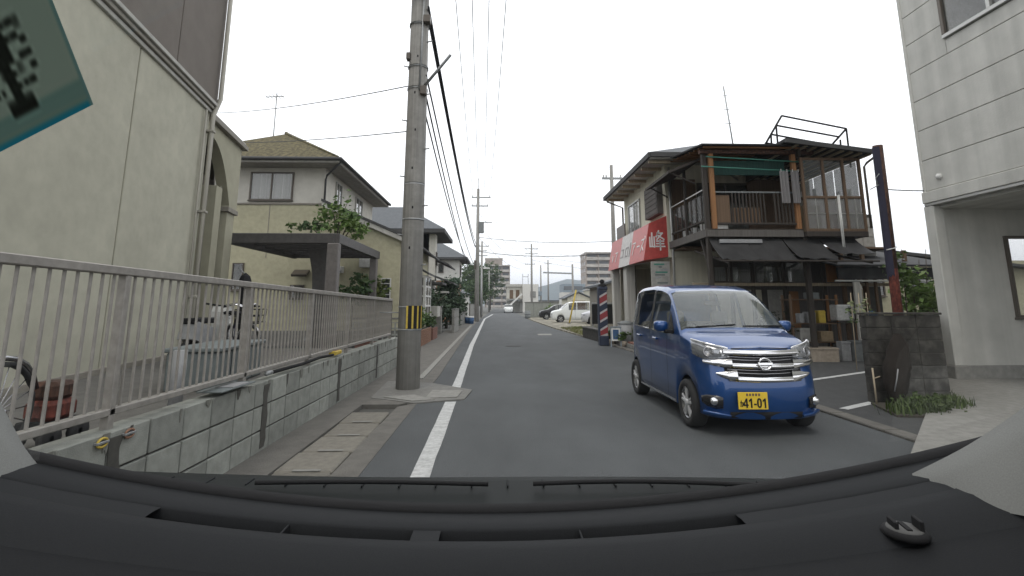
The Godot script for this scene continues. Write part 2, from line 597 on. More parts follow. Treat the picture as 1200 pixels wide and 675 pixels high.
# cloud of leaves inside an ellipsoid, gathered in clumps
func leaves(st: SurfaceTool, c: Vector3, r: Vector3, clumps: int, per: int, size: float, cols: Array, clump_r := 0.3, droop := 0.0) -> void:
	for i in clumps:
		var d := V(rng.randfn(), rng.randfn(), rng.randfn()).normalized()
		var cc := c + d * r * pow(rng.randf(), 0.42)
		var base: Color = cols[rng.randi() % cols.size()]
		var cr := clump_r * rng.randf_range(0.55, 1.25)
		for k in per:
			var p := cc + V(rng.randfn(), rng.randfn() * 0.7, rng.randfn()) * cr * 0.55
			var dir := V(rng.randfn(), rng.randfn() * 0.6 - droop, rng.randfn()).normalized()
			var side := dir.cross(V(rng.randfn(), rng.randfn(), rng.randfn())).normalized()
			var l := size * rng.randf_range(0.6, 1.3)
			var w := l * rng.randf_range(0.28, 0.42)
			var col := base * rng.randf_range(0.75, 1.25)
			col.a = 1.0
			st.set_color(col)
			var nrm := side.cross(dir) * (w * 0.35)
			var a := p - dir * l * 0.5
			var b := p + dir * l * 0.5
			var m1 := p + side * w + nrm
			var m2 := p - side * w + nrm
			tri(st, a, m1, b)
			tri(st, a, b, m2)

# ------------------------------------------------------------------ ground
func rough_strip(a: Vector2, b: Vector2, w0: float, w1: float, y: float, step := 0.5) -> ArrayMesh:
	# painted line with slightly worn edges
	var st := sto()
	var n := int((b - a).length() / step) + 1
	var nr := Vector2(-(b - a).y, (b - a).x).normalized()
	var rows := []
	for i in n + 1:
		var t := float(i) / n
		var c := a.lerp(b, t)
		var w := lerpf(w0, w1, t) / 2.0
		var l := c - nr * (w + rng.randf_range(-0.006, 0.004))
		var r := c + nr * (w + rng.randf_range(-0.006, 0.004))
		rows.append([V(l.x, y, l.y), V(r.x, y, r.y)])
	loft(st, rows)
	return done(st)

func build_ground() -> void:
	struct("ground", sheet([Vector2(-3000, 40), Vector2(3000, 40), Vector2(3000, -3200), Vector2(-3000, -3200)], -0.06), "ground_far")
	struct("road", slab([Vector2(-1.2, 12), Vector2(4.55, 12), Vector2(4.55, -9), Vector2(4.2, -19.5), Vector2(3.55, -34), Vector2(3.25, -49), Vector2(3.4, -80), Vector2(4.2, -170), Vector2(-1.0, -170), Vector2(-1.5, -80), Vector2(-1.75, -49), Vector2(-1.55, -26), Vector2(-1.2, -11)], -0.3, 0.0), "asphalt")
	# white edge line, broken by the concrete pad round the pole
	var ln := Node3D.new()
	ln.name = "road_marking"
	add_child(ln)
	ln.set_meta("kind", "structure")
	put(ln, "edge_line", rough_strip(Vector2(-0.58, 3.0), Vector2(-0.70, -8.45), 0.17, 0.17, 0.004), "paint")
	put(ln, "edge_line", rough_strip(Vector2(-0.72, -9.62), Vector2(-0.92, -20.0), 0.16, 0.16, 0.004), "paint")
	put(ln, "edge_line", rough_strip(Vector2(-0.92, -20.0), Vector2(-1.26, -56.0), 0.16, 0.18, 0.004, 2.0), "paint")
	put(ln, "edge_line", rough_strip(Vector2(-1.26, -56.0), Vector2(-0.6, -82.0), 0.18, 0.22, 0.004, 3.0), "paint")
	put(ln, "stop_mark", sheet([Vector2(2.05, -26.2), Vector2(2.75, -26.2), Vector2(2.8, -27.4), Vector2(2.1, -27.4)], 0.004), "concrete_pale")
	var mh := struct("manhole_cover", lathe([Vector2(0.3, 0.0), Vector2(0.3, 0.006), Vector2(0.26, 0.007), Vector2(0.0, 0.007)], 24, true), "asphalt_dark")
	mh.position = V(0.62, 0.0, -19.4)
	# concrete strip, gutter with loose lids and edging on the left
	var gu := struct("gutter", slab([Vector2(-2.0, 4), Vector2(-1.2, 4), Vector2(-1.2, -9.2), Vector2(-2.0, -9.2)], -0.3, -0.05), "mortar")
	put(gu, "edging", slab([Vector2(-1.45, 4), Vector2(-1.2, 4), Vector2(-1.2, -8.35), Vector2(-1.45, -8.05)], -0.25, 0.006), "concrete_dirty")
	for i in 14:
		var z := 1.2 - i * 0.655
		var lid := put(gu, "gutter_lid", cbox(V(0.52, 0.09, 0.62), 0.014), "gutter_lid%d" % (rng.randi() % 3), V(-1.727 + rng.randf_range(-0.008, 0.008), -0.038 + rng.randf_range(0.0, 0.01), z), V(rng.randf_range(-0.006, 0.006), rng.randf_range(-0.012, 0.012), 0))
		put(lid, "hand_slot", cbox(V(0.25, 0.006, 0.045), 0.002), "concrete_pale", V(0.03, 0.0475, 0.285))
	struct("pavement", slab([Vector2(-2.5, 4), Vector2(-2.0, 4), Vector2(-2.0, -8.2), Vector2(-1.45, -8.2), Vector2(-1.2, -8.6), Vector2(-1.2, -11.5), Vector2(-1.5, -26), Vector2(-1.75, -49), Vector2(-1.5, -80), Vector2(-3.0, -80), Vector2(-2.9, -49), Vector2(-2.9, -13.2), Vector2(-2.5, -13.1)], -0.3, 0.012), "concrete_dirty", "dirty concrete strip along the foot of the block wall")
	# concrete pad round the pole
	struct("pole_pad", slab([Vector2(-2.1, -10.6), Vector2(-2.0, -8.75), Vector2(-1.25, -8.28), Vector2(-0.5, -8.6), Vector2(-0.42, -9.5), Vector2(-1.2, -10.3)], -0.2, 0.02), "concrete")
	struct("pad_slab", slab([Vector2(-1.12, -8.62), Vector2(-0.62, -8.72), Vector2(-0.58, -9.35), Vector2(-1.1, -9.4)], -0.1, 0.034), "concrete_pale")
	struct("pad_slab", slab([Vector2(-1.8, -8.75), Vector2(-1.3, -8.4), Vector2(-0.95, -8.52), Vector2(-1.35, -8.95)], -0.1, 0.032), "concrete_pale")
	# pavement strips beyond the pole
	struct("pavement", slab([Vector2(-1.58, -10.9), Vector2(-1.46, -10.9), Vector2(-1.74, -38), Vector2(-1.9, -38)], -0.1, 0.03), "concrete_pale", "pale kerb stones beyond the near pole")
	struct("driveway", slab([Vector2(-12, -13.15), Vector2(-2.95, -13.25), Vector2(-2.95, -30), Vector2(-12, -30)], -0.3, 0.006), "asphalt_dark")
	# yard behind the block wall
	struct("yard", slab([Vector2(-14, 4), Vector2(-2.62, 4), Vector2(-2.62, -13.0), Vector2(-14, -13.0)], -0.3, 0.45), "concrete_dirty", "concrete yard behind the railing")
	# right side: shop forecourt, kerb and parking lines
	struct("forecourt", slab([Vector2(4.78, 2), Vector2(30, 2), Vector2(30, -23), Vector2(4.9, -23), Vector2(4.45, -19.5), Vector2(4.78, -9)], -0.3, 0.012), "asphalt_dark")
	for i in 22:
		var z := 1.0 - i * 0.98
		var x := 4.665 if z > -9.0 else lerpf(4.665, 4.32, (-9.0 - z) / 10.5)
		var k := struct("kerb_stone", cbox(V(0.21, 0.3, 0.962), 0.012), "concrete_dirty")
		k.position = V(x, -0.118, z)
		k.rotation.y = 0.0 if z > -9.0 else -0.033
	var pk := Node3D.new()
	pk.name = "parking_marking"
	add_child(pk)
	pk.set_meta("kind", "structure")
	put(pk, "bay_line", rough_strip(Vector2(6.1, -10.45), Vector2(8.9, -12.15), 0.13, 0.13, 0.017), "paint")
	put(pk, "bay_line", rough_strip(Vector2(4.95, -7.65), Vector2(5.75, -8.15), 0.13, 0.13, 0.017), "paint")
	put(pk, "bay_line", rough_strip(Vector2(8.5, -15.3), Vector2(9.3, -15.5), 0.12, 0.12, 0.017), "paint")
	# concrete apron of the white building
	struct("apron", slab([Vector2(4.05, -5.3), Vector2(8.8, -10.5), Vector2(9.0, -10.7), Vector2(30, -10.7), Vector2(30, 2), Vector2(4.5, 2)], -0.2, 0.05), "concrete_pale")
	# car park beyond the barber's
	struct("car_park", slab([Vector2(4.3, -23.0), Vector2(40, -23), Vector2(40, -62), Vector2(3.4, -62), Vector2(3.45, -49), Vector2(3.75, -34)], -0.3, 0.01), "gravel")
	# hills far behind
	for hi in 3:
		var st := sto(false)
		var n := FastNoiseLite.new()
		n.seed = 40 + hi
		n.frequency = 0.9
		var rows := []
		var dist: float = [1250.0, 1700.0, 2300.0][hi]
		var hh: float = [84.0, 120.0, 120.0][hi]
		for i in 61:
			var a := lerpf(-1.0, 1.0, i / 60.0)
			var bump: float = [exp(-pow((a - 0.15) / 0.09, 2)) + 0.35 * exp(-pow((a - 0.02) / 0.05, 2)), exp(-pow((a - 0.21) / 0.09, 2)) + 0.5 * exp(-pow((a + 0.5) / 0.2, 2)), 0.55 + 0.2 * sin(a * 9.0)][hi]
			var top := hh * (0.25 + 0.75 * bump) * (1.0 + 0.25 * n.get_noise_1d(a * 8.0))
			var row := []
			for j in 5:
				var t := j / 4.0
				row.append(V(sin(a) * (dist + 420 * t), -2.0 + top * sin(t * PI * 0.5) * (1.0 + 0.12 * n.get_noise_2d(a * 20.0, t * 3.0)), -cos(a) * (dist + 420 * t)))
			rows.append(row)
		rows.reverse()
		loft(st, rows)
		struct("hills", done(st), "mountain")

# ------------------------------------------------------------------ left: block wall and railing
func build_left_wall() -> void:
	var w := thing("block_wall", "low grey concrete block wall stained black at its joints, under the railing", "wall", V(-2.5, 0, 0))
	span(w, "mortar", V(-0.11, -0.2, 1.5), V(0.075, 0.66, -13.05), "mortar")
	var n := 0
	for r in 3:
		var off := 0.0
		for c in 36:
			var z := 1.3 - c * 0.4 + off
			if z < -12.95:
				continue
			var mname: String = "block%d" % (rng.randi() % 4)
			put(w, "block", cbox(V(0.19, 0.229, 0.382), 0.006), mname, V(0.002 + rng.randf_range(-0.002, 0.003), -0.03 + r * 0.245 + 0.12, z - 0.2))
			n += 1
	for z in [-3.55, -5.75, -8.35, -10.9]:
		# dark run-off stains with their own outline below the posts
		var st := sto()
		var pts := PackedVector2Array()
		var m := 9
		for i in m:
			var t := float(i) / (m - 1)
			pts.append(Vector2(-0.045 - rng.randf_range(0.0, 0.06) * (1.0 - t * 0.3), 0.66 - t * 0.62))
		for i in m:
			var t := 1.0 - float(i) / (m - 1)
			pts.append(Vector2(0.03 + rng.randf_range(0.0, 0.06) * (1.0 - t * 0.3), 0.66 - t * 0.62))
		prism_into(st, pts, 0.004, Transform3D(Basis(Vector3.UP, PI / 2), V(0.1, 0, z)))
		put(w, "run_off_stain", done(st), "black_stain")
	for k in 26:
		# short dirt runs below the top edge
		var st := sto()
		var z0 := -2.6 - k * 0.4 + rng.randf_range(-0.15, 0.15)
		var ln := rng.randf_range(0.05, 0.17)
		var hw := rng.randf_range(0.012, 0.05)
		var pts := PackedVector2Array([Vector2(-hw, 0.698)])
		for i in 5:
			var t := (i + 1) / 6.0
			pts.append(Vector2(lerpf(-hw, hw, t), 0.698 - ln * (0.55 + 0.45 * sin(PI * t)) * rng.randf_range(0.55, 1.0)))
		pts.append(Vector2(hw, 0.698))
		prism_into(st, pts, 0.003, Transform3D(Basis(Vector3.UP, PI / 2), V(0.1005, 0, z0)))
		put(w, "dirt_run", done(st), "black_stain" if k % 3 == 0 else "dirt_film")
	# railing on top
	var f := thing("railing", "taupe metal railing with thin upright bars on the block wall", "railing", V(-2.5, 0, 0))
	var top := func(z: float) -> float: return 1.72 + 0.0125 * (z + 2.0)
	beam(f, "top_rail", V(0, top.call(1.0), 1.0), V(0, top.call(-12.6), -12.6), 0.075, 0.055, "rail")
	beam(f, "bottom_rail", V(0, 0.80, 1.0), V(0, 0.80, -12.6), 0.06, 0.045, "rail")
	var i := 0
	var z := 0.9
	while z > -12.6:
		if i % 18 == 9:
			span(f, "post", V(-0.03, 0.6, z - 0.025), V(0.03, top.call(z) - 0.02, z + 0.025), "rail", 0.005)
		else:
			var bl := span(f, "baluster", V(-0.009, 0.81, z - 0.0075), V(0.009, top.call(z) - 0.02, z + 0.0075), "rail", 0.004)
			bl.rotation = V(rng.randf_range(-0.006, 0.006), 0, rng.randf_range(-0.005, 0.005))
		z -= 0.1
		i += 1
	span(f, "post", V(-0.03, 0.6, -12.63), V(0.03, top.call(-12.6) - 0.02, -12.57), "rail", 0.005)

# ------------------------------------------------------------------ left: big beige house
func build_left_house() -> void:
	# local axes: x runs along the wall towards the camera, z is outwards to the road
	var h := thing("beige_house", "tall beige rendered house with brown upper storey and arched porch behind the railing", "house", V(-6.45, 0.42, -11.3), PI / 2 + 0.165)
	# local +x after that turn points away from the camera, so the wall runs along -x
	var L := -10.5
	var w := span(h, "wall", V(L, 0, -4.5), V(-3.12, 5.3, 0), "beige_wall")
	span(h, "wall", V(-3.08, 0, -4.5), V(0, 5.3, 0), "beige_wall")
	span(h, "joint", V(-3.14, 0.0, -4.4), V(-3.06, 5.3, -0.03), "trim_taupe", 0.001)
	span(h, "plinth", V(L, -0.2, -4.4), V(-0.01, 0.12, 0.035), "trim_taupe")
	span(h, "upper_wall", V(L, 5.52, -4.5), V(-1.86, 9.5, 0.02), "brown_wall")
	span(h, "upper_wall", V(-1.83, 5.52, -4.5), V(0.32, 9.5, 0.02), "brown_wall")
	for k in 3:
		span(h, "moulding", V(L, 5.28 + k * 0.085, -4.4), V(0.1, 5.36 + k * 0.085, 0.05 + 0.045 * k), ["eave_white", "trim_taupe", "eave_white"][k])
	put(h, "downpipe", tube([V(0.2, 9.4, 0.12), V(0.2, 5.7, 0.12), V(-0.12, 5.2, 0.12), V(-0.12, 0.1, 0.12)], 0.05, 10), "gutter_pipe")
	for y in [1.2, 3.0, 4.8]:
		span(h, "pipe_clip", V(-0.19, y, 0.0), V(-0.05, y + 0.05, 0.185), "gutter_pipe")
	put(h, "downpipe", tube([V(-0.34, 5.25, 0.06), V(-0.34, 0.1, 0.06)], 0.022, 8), "gutter_pipe")
	# porch: head with a quarter arch, carried by two columns
	var pts := PackedVector2Array([Vector2(0.12, 5.2), Vector2(0.12, 4.92)])
	for i in 13:
		var t := i / 12.0
		pts.append(Vector2(0.2 + 1.75 * t, 4.9 - 1.35 * pow(t, 2.4)))
	pts.append(Vector2(1.95, 3.5))
	pts.append(Vector2(2.55, 3.5))
	pts.append(Vector2(2.55, 5.2))
	var pr := put(h, "porch_head", prism(pts, 0.25), "porch_wall", V(0, 0, -0.3))
	span(pr, "cornice", V(0.1, 5.2, -2.6), V(2.72, 5.32, 0.36), "trim_taupe")
	span(pr, "cornice", V(0.1, 5.32, -2.6), V(2.66, 5.4, 0.3), "eave_white")
	span(h, "column", V(1.95, 0, -0.6), V(2.5, 3.38, -0.08), "porch_wall")
	span(h, "column", V(1.2, 0, -0.55), V(1.6, 3.9, -0.12), "porch_wall")
	span(h, "column_cap", V(1.86, 3.38, -0.65), V(2.6, 3.5, -0.02), "trim_taupe")
	put(h, "downpipe", tube([V(1.72, 4.1, -0.2), V(1.72, 0.1, -0.2)], 0.035, 8), "gutter_pipe")
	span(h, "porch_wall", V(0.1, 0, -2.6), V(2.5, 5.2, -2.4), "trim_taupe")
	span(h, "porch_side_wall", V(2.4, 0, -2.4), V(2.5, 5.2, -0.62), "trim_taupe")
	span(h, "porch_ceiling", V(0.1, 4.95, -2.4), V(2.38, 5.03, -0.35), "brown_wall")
	span(h, "porch_beam", V(0.1, 3.9, -1.0), V(1.95, 4.15, -0.45), "brown_wall")
	window(h, V(0.42, 2.7, -2.4), 0.7, 1.5, "alu_dark", 0.0, 2, 1, "curtain")
	span(h, "porch_parapet", V(0.1, 0, -1.5), V(2.38, 1.0, -1.38), "porch_wall")

# ------------------------------------------------------------------ left: cream house with hip roof
func hip_roof(st: SurfaceTool, x0: float, x1: float, z0: float, z1: float, y: float, rise: float, along_z: bool) -> void:
	# x0 < x1, z0 (near) > z1 (far); ridge along the longer side
	var a := V(x0, y, z0)
	var b := V(x1, y, z0)
	var c := V(x1, y, z1)
	var d := V(x0, y, z1)
	var r0: Vector3
	var r1: Vector3
	if along_z:
		var s := (x1 - x0) / 2.0
		r0 = V((x0 + x1) / 2, y + rise, z0 - s)
		r1 = V((x0 + x1) / 2, y + rise, z1 + s)
		tri(st, a, b, r0)
		q(st, b, c, r1, r0)
		tri(st, c, d, r1)
		q(st, d, a, r0, r1)
	else:
		var s := (z0 - z1) / 2.0
		r0 = V(x0 + s, y + rise, (z0 + z1) / 2)
		r1 = V(x1 - s, y + rise, (z0 + z1) / 2)
		q(st, a, b, r1, r0)
		tri(st, b, c, r1)
		q(st, c, d, r0, r1)
		tri(st, d, a, r0)

func build_cream_house() -> void:
	var h := thing("cream_house", "cream two-storey house with mossy brown hip roof beyond the carport", "house", V(0, 0, 0))
	cut(h, "wall", V(-12.0, 0, -27.5), V(-3.62, 3.75, -19.6), "cream_low", [[V(-4.26, 1.47, -21.2), V(-3.94, 2.43, -19.5)], [V(-7.58, 1.72, -21.2), V(-7.12, 2.18, -19.5)], [V(-9.73, 2.02, -21.2), V(-9.37, 2.98, -19.5)]])
	# gable part under the lean-to roof
	put(h, "gable_wall", prism(PackedVector2Array([Vector2(-12.0, 3.75), Vector2(-3.62, 3.75), Vector2(-3.62, 4.0), Vector2(-6.4, 5.2), Vector2(-12.0, 5.2)]), 7.9), "cream_low", V(0, 0, -27.5))
	span(h, "wall_joint", V(-8.6, 3.2, -19.6), V(-8.57, 5.2, -19.592), "trim_taupe", 0.001)
	span(h, "string_course", V(-12.0, 5.2, -27.0), V(-6.3, 5.27, -19.56), "trim_taupe")
	cut(h, "upper_wall", V(-12.2, 5.27, -27.4), V(-6.62, 6.75, -19.66), "cream_up", [[V(-8.2, 5.58, -21.78), V(-6.5, 6.42, -21.02)], [V(-8.2, 5.58, -25.18), V(-6.5, 6.42, -24.02)]])
	# lean-to roof facing the road: deck, verge board, gutter
	var sl := (4.05 - 5.3) / (6.4 - 3.3)
	var rf := put(h, "lean_to_roof", prism(PackedVector2Array([Vector2(-6.62, 5.32), Vector2(-3.2, 3.86), Vector2(-3.2, 3.95), Vector2(-6.62, 5.42)]), 8.5), "roof_dark", V(0, 0, -27.9))
	put(rf, "verge_board", prism(PackedVector2Array([Vector2(-6.6, 5.13), Vector2(-3.22, 3.68), Vector2(-3.22, 3.85), Vector2(-6.6, 5.31)]), 0.05), "eave_white", V(0, 0, 8.42))
	put(rf, "gutter", tube([V(-3.14, 3.83, 8.5), V(-3.14, 3.83, 0.0)], 0.06, 8), "roof_dark")
	# main roof
	var st := sto()
	hip_roof(st, -12.8, -5.85, -18.85, -27.9, 6.86, 2.05, true)
	var mr := put(h, "roof", done(st), "roof_moss")
	span(mr, "soffit", V(-12.75, 6.66, -27.85), V(-5.9, 6.72, -18.9), "soffit")
	span(mr, "fascia", V(-12.78, 6.68, -18.9), V(-5.88, 6.85, -18.87), "eave_white")
	span(mr, "fascia", V(-5.9, 6.68, -27.88), V(-5.87, 6.85, -18.9), "eave_white")
	put(mr, "gutter", tube([V(-12.8, 6.8, -18.8), V(-5.8, 6.8, -18.8), V(-5.8, 6.8, -27.9)], 0.07, 8), "roof_dark")
	put(mr, "ridge_cap", tube([V(-9.33, 8.93, -22.3), V(-5.95, 6.9, -18.95)], 0.06, 6), "roof_moss")
	put(mr, "ridge_cap", tube([V(-9.33, 8.93, -22.3), V(-9.33, 8.93, -24.4)], 0.08, 6), "roof_moss")
	put(h, "downpipe", tube([V(-5.85, 6.7, -18.95), V(-6.5, 6.35, -19.55), V(-6.56, 6.2, -19.6), V(-6.56, 5.2, -19.6)], 0.04, 8), "roof_dark")
	window(h, V(-8.6, 5.93, -19.66), 1.62, 1.1, "alu_dark", 0.0, 2, 1, "curtain")
	window(h, V(-6.62, 6.0, -21.4), 0.8, 0.9, "eave_white", PI / 2, 2, 1, "")
	window(h, V(-6.62, 6.0, -24.6), 1.2, 0.9, "eave_white", PI / 2, 2, 1, "")
	# small windows on the lower wall
	window(h, V(-4.1, 1.95, -19.6), 0.36, 1.0, "alu_white", 0.0, 1, 5, "")
	window(h, V(-7.35, 1.95, -19.6), 0.5, 0.5, "alu_dark", 0.0, 1, 1, "")
	window(h, V(-9.55, 2.5, -19.6), 0.4, 1.0, "alu_dark", 0.0, 1, 1, "")
	var hood := box(h, "window_hood", V(0.55, 0.1, 0.4), "alu_dark", V(-7.2, 2.62, -19.4), V(0.5, 0, 0))
	span(h, "base_course", V(-11.9, 0.0, -19.6), V(-3.6, 0.55, -19.55), "concrete")
	# bay window towards the road with a little roof
	var bh := []
	for i in 4:
		for k in 2:
			bh.append([V(-3.6, 1.05 + i * 0.42, -24.85 + k * 0.9), V(-3.0, 1.39 + i * 0.42, -24.05 + k * 0.9)])
		bh.append([V(-3.5, 1.05 + i * 0.42, -23.4), V(-3.2, 1.39 + i * 0.42, -22.9)])
	cut(h, "bay_window", V(-3.62, 0.95, -25.0), V(-3.1, 2.75, -23.0), "alu_white", bh)
	var bp := 0
	for q3 in bh:
		var wide: bool = bp % 3 == 2
		span(h, "bay_pane", q3[0] * V(1, 1, 0) + V(0.46, 0, q3[0].z) if not wide else V(q3[0].x, q3[0].y, -23.04), V(-3.13, q3[1].y, q3[1].z) if not wide else V(q3[1].x, q3[1].y, -23.03), "pane", 0.001)
		bp += 1
	put(h, "bay_roof", prism(PackedVector2Array([Vector2(-3.6, 3.1), Vector2(-2.95, 2.76), Vector2(-2.95, 2.84), Vector2(-3.6, 3.2)]), 2.3), "roof_dark", V(0, 0, -25.15))
	span(h, "porch_roof", V(-3.7, 2.45, -27.3), V(-2.6, 2.55, -25.3), "roof_dark")
	span(h, "porch_block", V(-3.5, 0.9, -27.0), V(-2.85, 1.4, -25.6), "eave_white")
	var an := thing("roof_aerial", "thin television aerial standing on the mossy hip roof", "aerial", V(-10.4, 8.2, -23.5))
	bar(an, "mast", V(0, 0, 0), V(0, 3.1, 0), 0.025, "galv", 6)
	bar(an, "boom", V(-0.5, 2.9, 0), V(0.35, 2.95, 0), 0.02, "galv", 6)
	for k in 5:
		bar(an, "element", V(-0.45 + k * 0.18, 2.92, -0.3), V(-0.45 + k * 0.18, 2.92, 0.3), 0.012, "galv", 5)
	# air-conditioner boxes on the wall
	var ac := thing("wall_unit", "white box mounted on the cream wall right of the carport", "wall unit", V(-4.86, 3.05, -19.6))
	span(ac, "casing", V(-0.2, -0.22, 0), V(0.2, 0.25, 0.3), "alu_white")
	span(ac, "side_cover", V(0.2, -0.2, 0.02), V(0.24, 0.2, 0.26), "plastic_grey")
	ac = thing("wall_unit", "white flat box on the cream wall seen under the carport roof", "wall unit", V(-6.0, 2.75, -19.6))
	span(ac, "casing", V(-0.32, -0.12, 0), V(0.32, 0.12, 0.25), "alu_white")
	span(ac, "grille", V(-0.3, -0.1, 0.25), V(0.3, -0.04, 0.256), "plastic_grey", 0.002)

func build_carport() -> void:
	var c := thing("carport", "dark brown metal carport with a flat canopy on square posts", "carport", V(0, 0, 0))
	span(c, "front_beam", V(-7.3, 3.1, -14.1), V(-4.35, 3.36, -13.98), "carport")
	span(c, "side_beam", V(-4.35, 3.1, -18.9), V(-4.22, 3.36, -14.0), "carport")
	span(c, "side_beam", V(-7.3, 3.1, -18.9), V(-7.18, 3.36, -14.1), "carport")
	span(c, "rear_beam", V(-7.18, 3.12, -18.9), V(-4.35, 3.3, -18.8), "carport")
	for i in 6:
		span(c, "rafter", V(-7.18, 3.2, -14.9 - i * 0.72), V(-4.35, 3.28, -14.84 - i * 0.72), "carport")
	for i in 5:
		span(c, "roof_sheet", V(-7.25 + i * 0.6, 3.362, -18.85), V(-6.66 + i * 0.6, 3.372, -14.02), "pane_smoke", 0.002)
	span(c, "post", V(-4.5, 0, -14.12), V(-4.2, 3.09, -13.86), "carport_post", 0.02)
	span(c, "post", V(-4.48, 0, -18.75), V(-4.24, 3.09, -18.5), "carport_post", 0.02)
	put(c, "brace_panel", prism(PackedVector2Array([Vector2(-5.25, 0), Vector2(-4.75, 0), Vector2(-4.75, 3.1), Vector2(-5.55, 3.1), Vector2(-5.4, 2.4)]), 0.14), "carport", V(0, 0, -15.6))

# ------------------------------------------------------------------ left: walls, planters and houses further on
func build_far_left() -> void:
	# pierced screen-block wall on a red brick base
	var w := thing("screen_wall", "pierced grey block wall on a red brick base behind the near pole", "wall", V(-3.75, 0, -17.6))
	for r in 4:
		for k in 9:
			put(w, "brick", cbox(V(0.205, 0.064, 0.1), 0.005), "red_brick", V(-0.85 + k * 0.215 + (0.1 if r % 2 else 0.0), 0.04 + r * 0.075, 0))
	span(w, "mortar", V(-0.95, -0.1, -0.045), V(0.98, 0.3, 0.044), "mortar")
	for r in 3:
		for k in 5:
			var st := sto()
			bx(st, V(0, 0.085, 0), V(0.39, 0.025, 0.1))
			bx(st, V(0, -0.085, 0), V(0.39, 0.025, 0.1))
			for s in [-0.18, 0.0, 0.18]:
				bx(st, V(s, 0, 0), V(0.035, 0.145, 0.1))
			put(w, "pierced_block", done(st), "block2", V(-0.78 + k * 0.4, 0.41 + r * 0.2, 0))
	span(w, "coping", V(-0.99, 1.0, -0.07), V(1.02, 1.06, 0.07), "concrete")
	# brick planters along the pavement
	for p in 2:
		var z0: float = [-19.0, -22.6][p]
		var pl := thing("brick_planter", ["long orange brick planter with a bright green shrub below the bay window", "dark red brick planter at the far end of the cream house"][p], "planter", V(-2.95, 0, z0))
		var n: int = [14, 8][p]
		var hh: int = [8, 7][p]
		span(pl, "mortar", V(-0.3, -0.1, -n * 0.215 + 0.01), V(0.24, hh * 0.072 - 0.02, -0.01), "mortar")
		for r in hh:
			for k in n:
				put(pl, "brick", cbox(V(0.05, 0.062, 0.203), 0.004), ["orange_brick", "red_brick"][p], V(0.245, 0.035 + r * 0.072, -0.107 - k * 0.215))
			for k in 3:
				put(pl, "brick", cbox(V(0.17, 0.062, 0.05), 0.004), ["orange_brick", "red_brick"][p], V(-0.2 + k * 0.18, 0.035 + r * 0.072, 0.0))
		span(pl, "soil", V(-0.24, hh * 0.072 - 0.03, -n * 0.215 + 0.1), V(0.2, hh * 0.072 - 0.01, -0.08), "soil")
	# third house: grey hip roof
	var h := thing("grey_roofed_house", "white house with blue-grey hip roof behind the cream house", "house", V(0, 0, 0))
	cut(h, "wall", V(-12.5, 0, -37.4), V(-4.3, 6.0, -33.0), "white_wall", [[V(-6.5, 4.43, -36.07), V(-4.2, 5.37, -35.13)]])
	cut(h, "wing", V(-5.2, 3.0, -33.9), V(-3.9, 6.0, -33.0), "cream_up", [[V(-5.0, 4.03, -33.72), V(-3.8, 4.77, -33.28)]])
	var st := sto()
	hip_roof(st, -13.2, -3.25, -32.2, -38.2, 6.15, 1.9, false)
	var rf := put(h, "roof", done(st), "roof_grey")
	span(rf, "fascia", V(-13.2, 5.9, -38.2), V(-3.25, 6.14, -32.2), "roof_dark")
	put(h, "lean_to_roof", prism(PackedVector2Array([Vector2(-4.3, 4.5), Vector2(-3.0, 3.9), Vector2(-3.0, 4.0), Vector2(-4.3, 4.62)]), 5.0), "roof_dark", V(0, 0, -38.0))
	window(h, V(-3.9, 4.4, -33.5), 0.5, 0.8, "alu_dark", PI / 2, 1, 1, "")
	window(h, V(-4.3, 4.9, -35.6), 1.0, 1.0, "alu_dark", PI / 2, 2, 1, "")
	put(h, "entrance_roof", prism(PackedVector2Array([Vector2(-4.3, 3.35), Vector2(-2.7, 2.75), Vector2(-2.7, 2.85), Vector2(-4.3, 3.45)]), 3.4), "roof_dark", V(0, 0, -36.5))
	span(h, "balcony", V(-4.3, 2.2, -36.8), V(-3.1, 2.32, -33.4), "eave_white")
	# fourth house: white upper, brick lower
	h = thing("brick_and_white_house", "house with white upper floor over brick and a grey hip roof", "house", V(0, 0, 0))
	span(h, "lower_wall", V(-12.0, 0, -51.0), V(-3.45, 3.6, -47.0), "orange_brick")
	cut(h, "upper_wall", V(-12.0, 3.6, -51.0), V(-3.42, 5.5, -46.97), "white_wall", [[V(-5.2, 4.35, -48.5), V(-4.8, 5.05, -46.9)], [V(-7.32, 4.13, -48.5), V(-6.48, 5.27, -46.9)], [V(-4.6, 4.13, -49.57), V(-3.3, 5.07, -48.43)]])
	st = sto()
	hip_roof(st, -12.9, -2.6, -46.2, -51.8, 5.62, 1.7, false)
	rf = put(h, "roof", done(st), "roof_grey")
	span(rf, "fascia", V(-12.9, 5.42, -51.8), V(-2.6, 5.6, -46.2), "roof_dark")
	window(h, V(-5.0, 4.7, -46.97), 0.45, 0.75, "alu_dark", 0.0, 1, 1, "")
	window(h, V(-6.9, 4.7, -46.97), 0.9, 1.2, "alu_dark", 0.0, 1, 1, "")
	window(h, V(-3.42, 4.6, -49.0), 1.2, 1.0, "alu_dark", PI / 2, 2, 1, "")
	# block walls along the pavement further on
	var spots := [[-2.3, -28.2, 3.2, 1.2, "concrete_pale", "pale block gate wall in front of the dark hedge"], [-2.6, -37.5, 6.0, 1.35, "concrete", "grey block wall beside the far utility pole"], [-2.55, -50.0, 12.0, 1.5, "concrete_pale", "long pale block wall beyond the far utility pole"], [-3.0, -68.0, 14.0, 1.4, "concrete", "grey garden wall below the far trees"]]
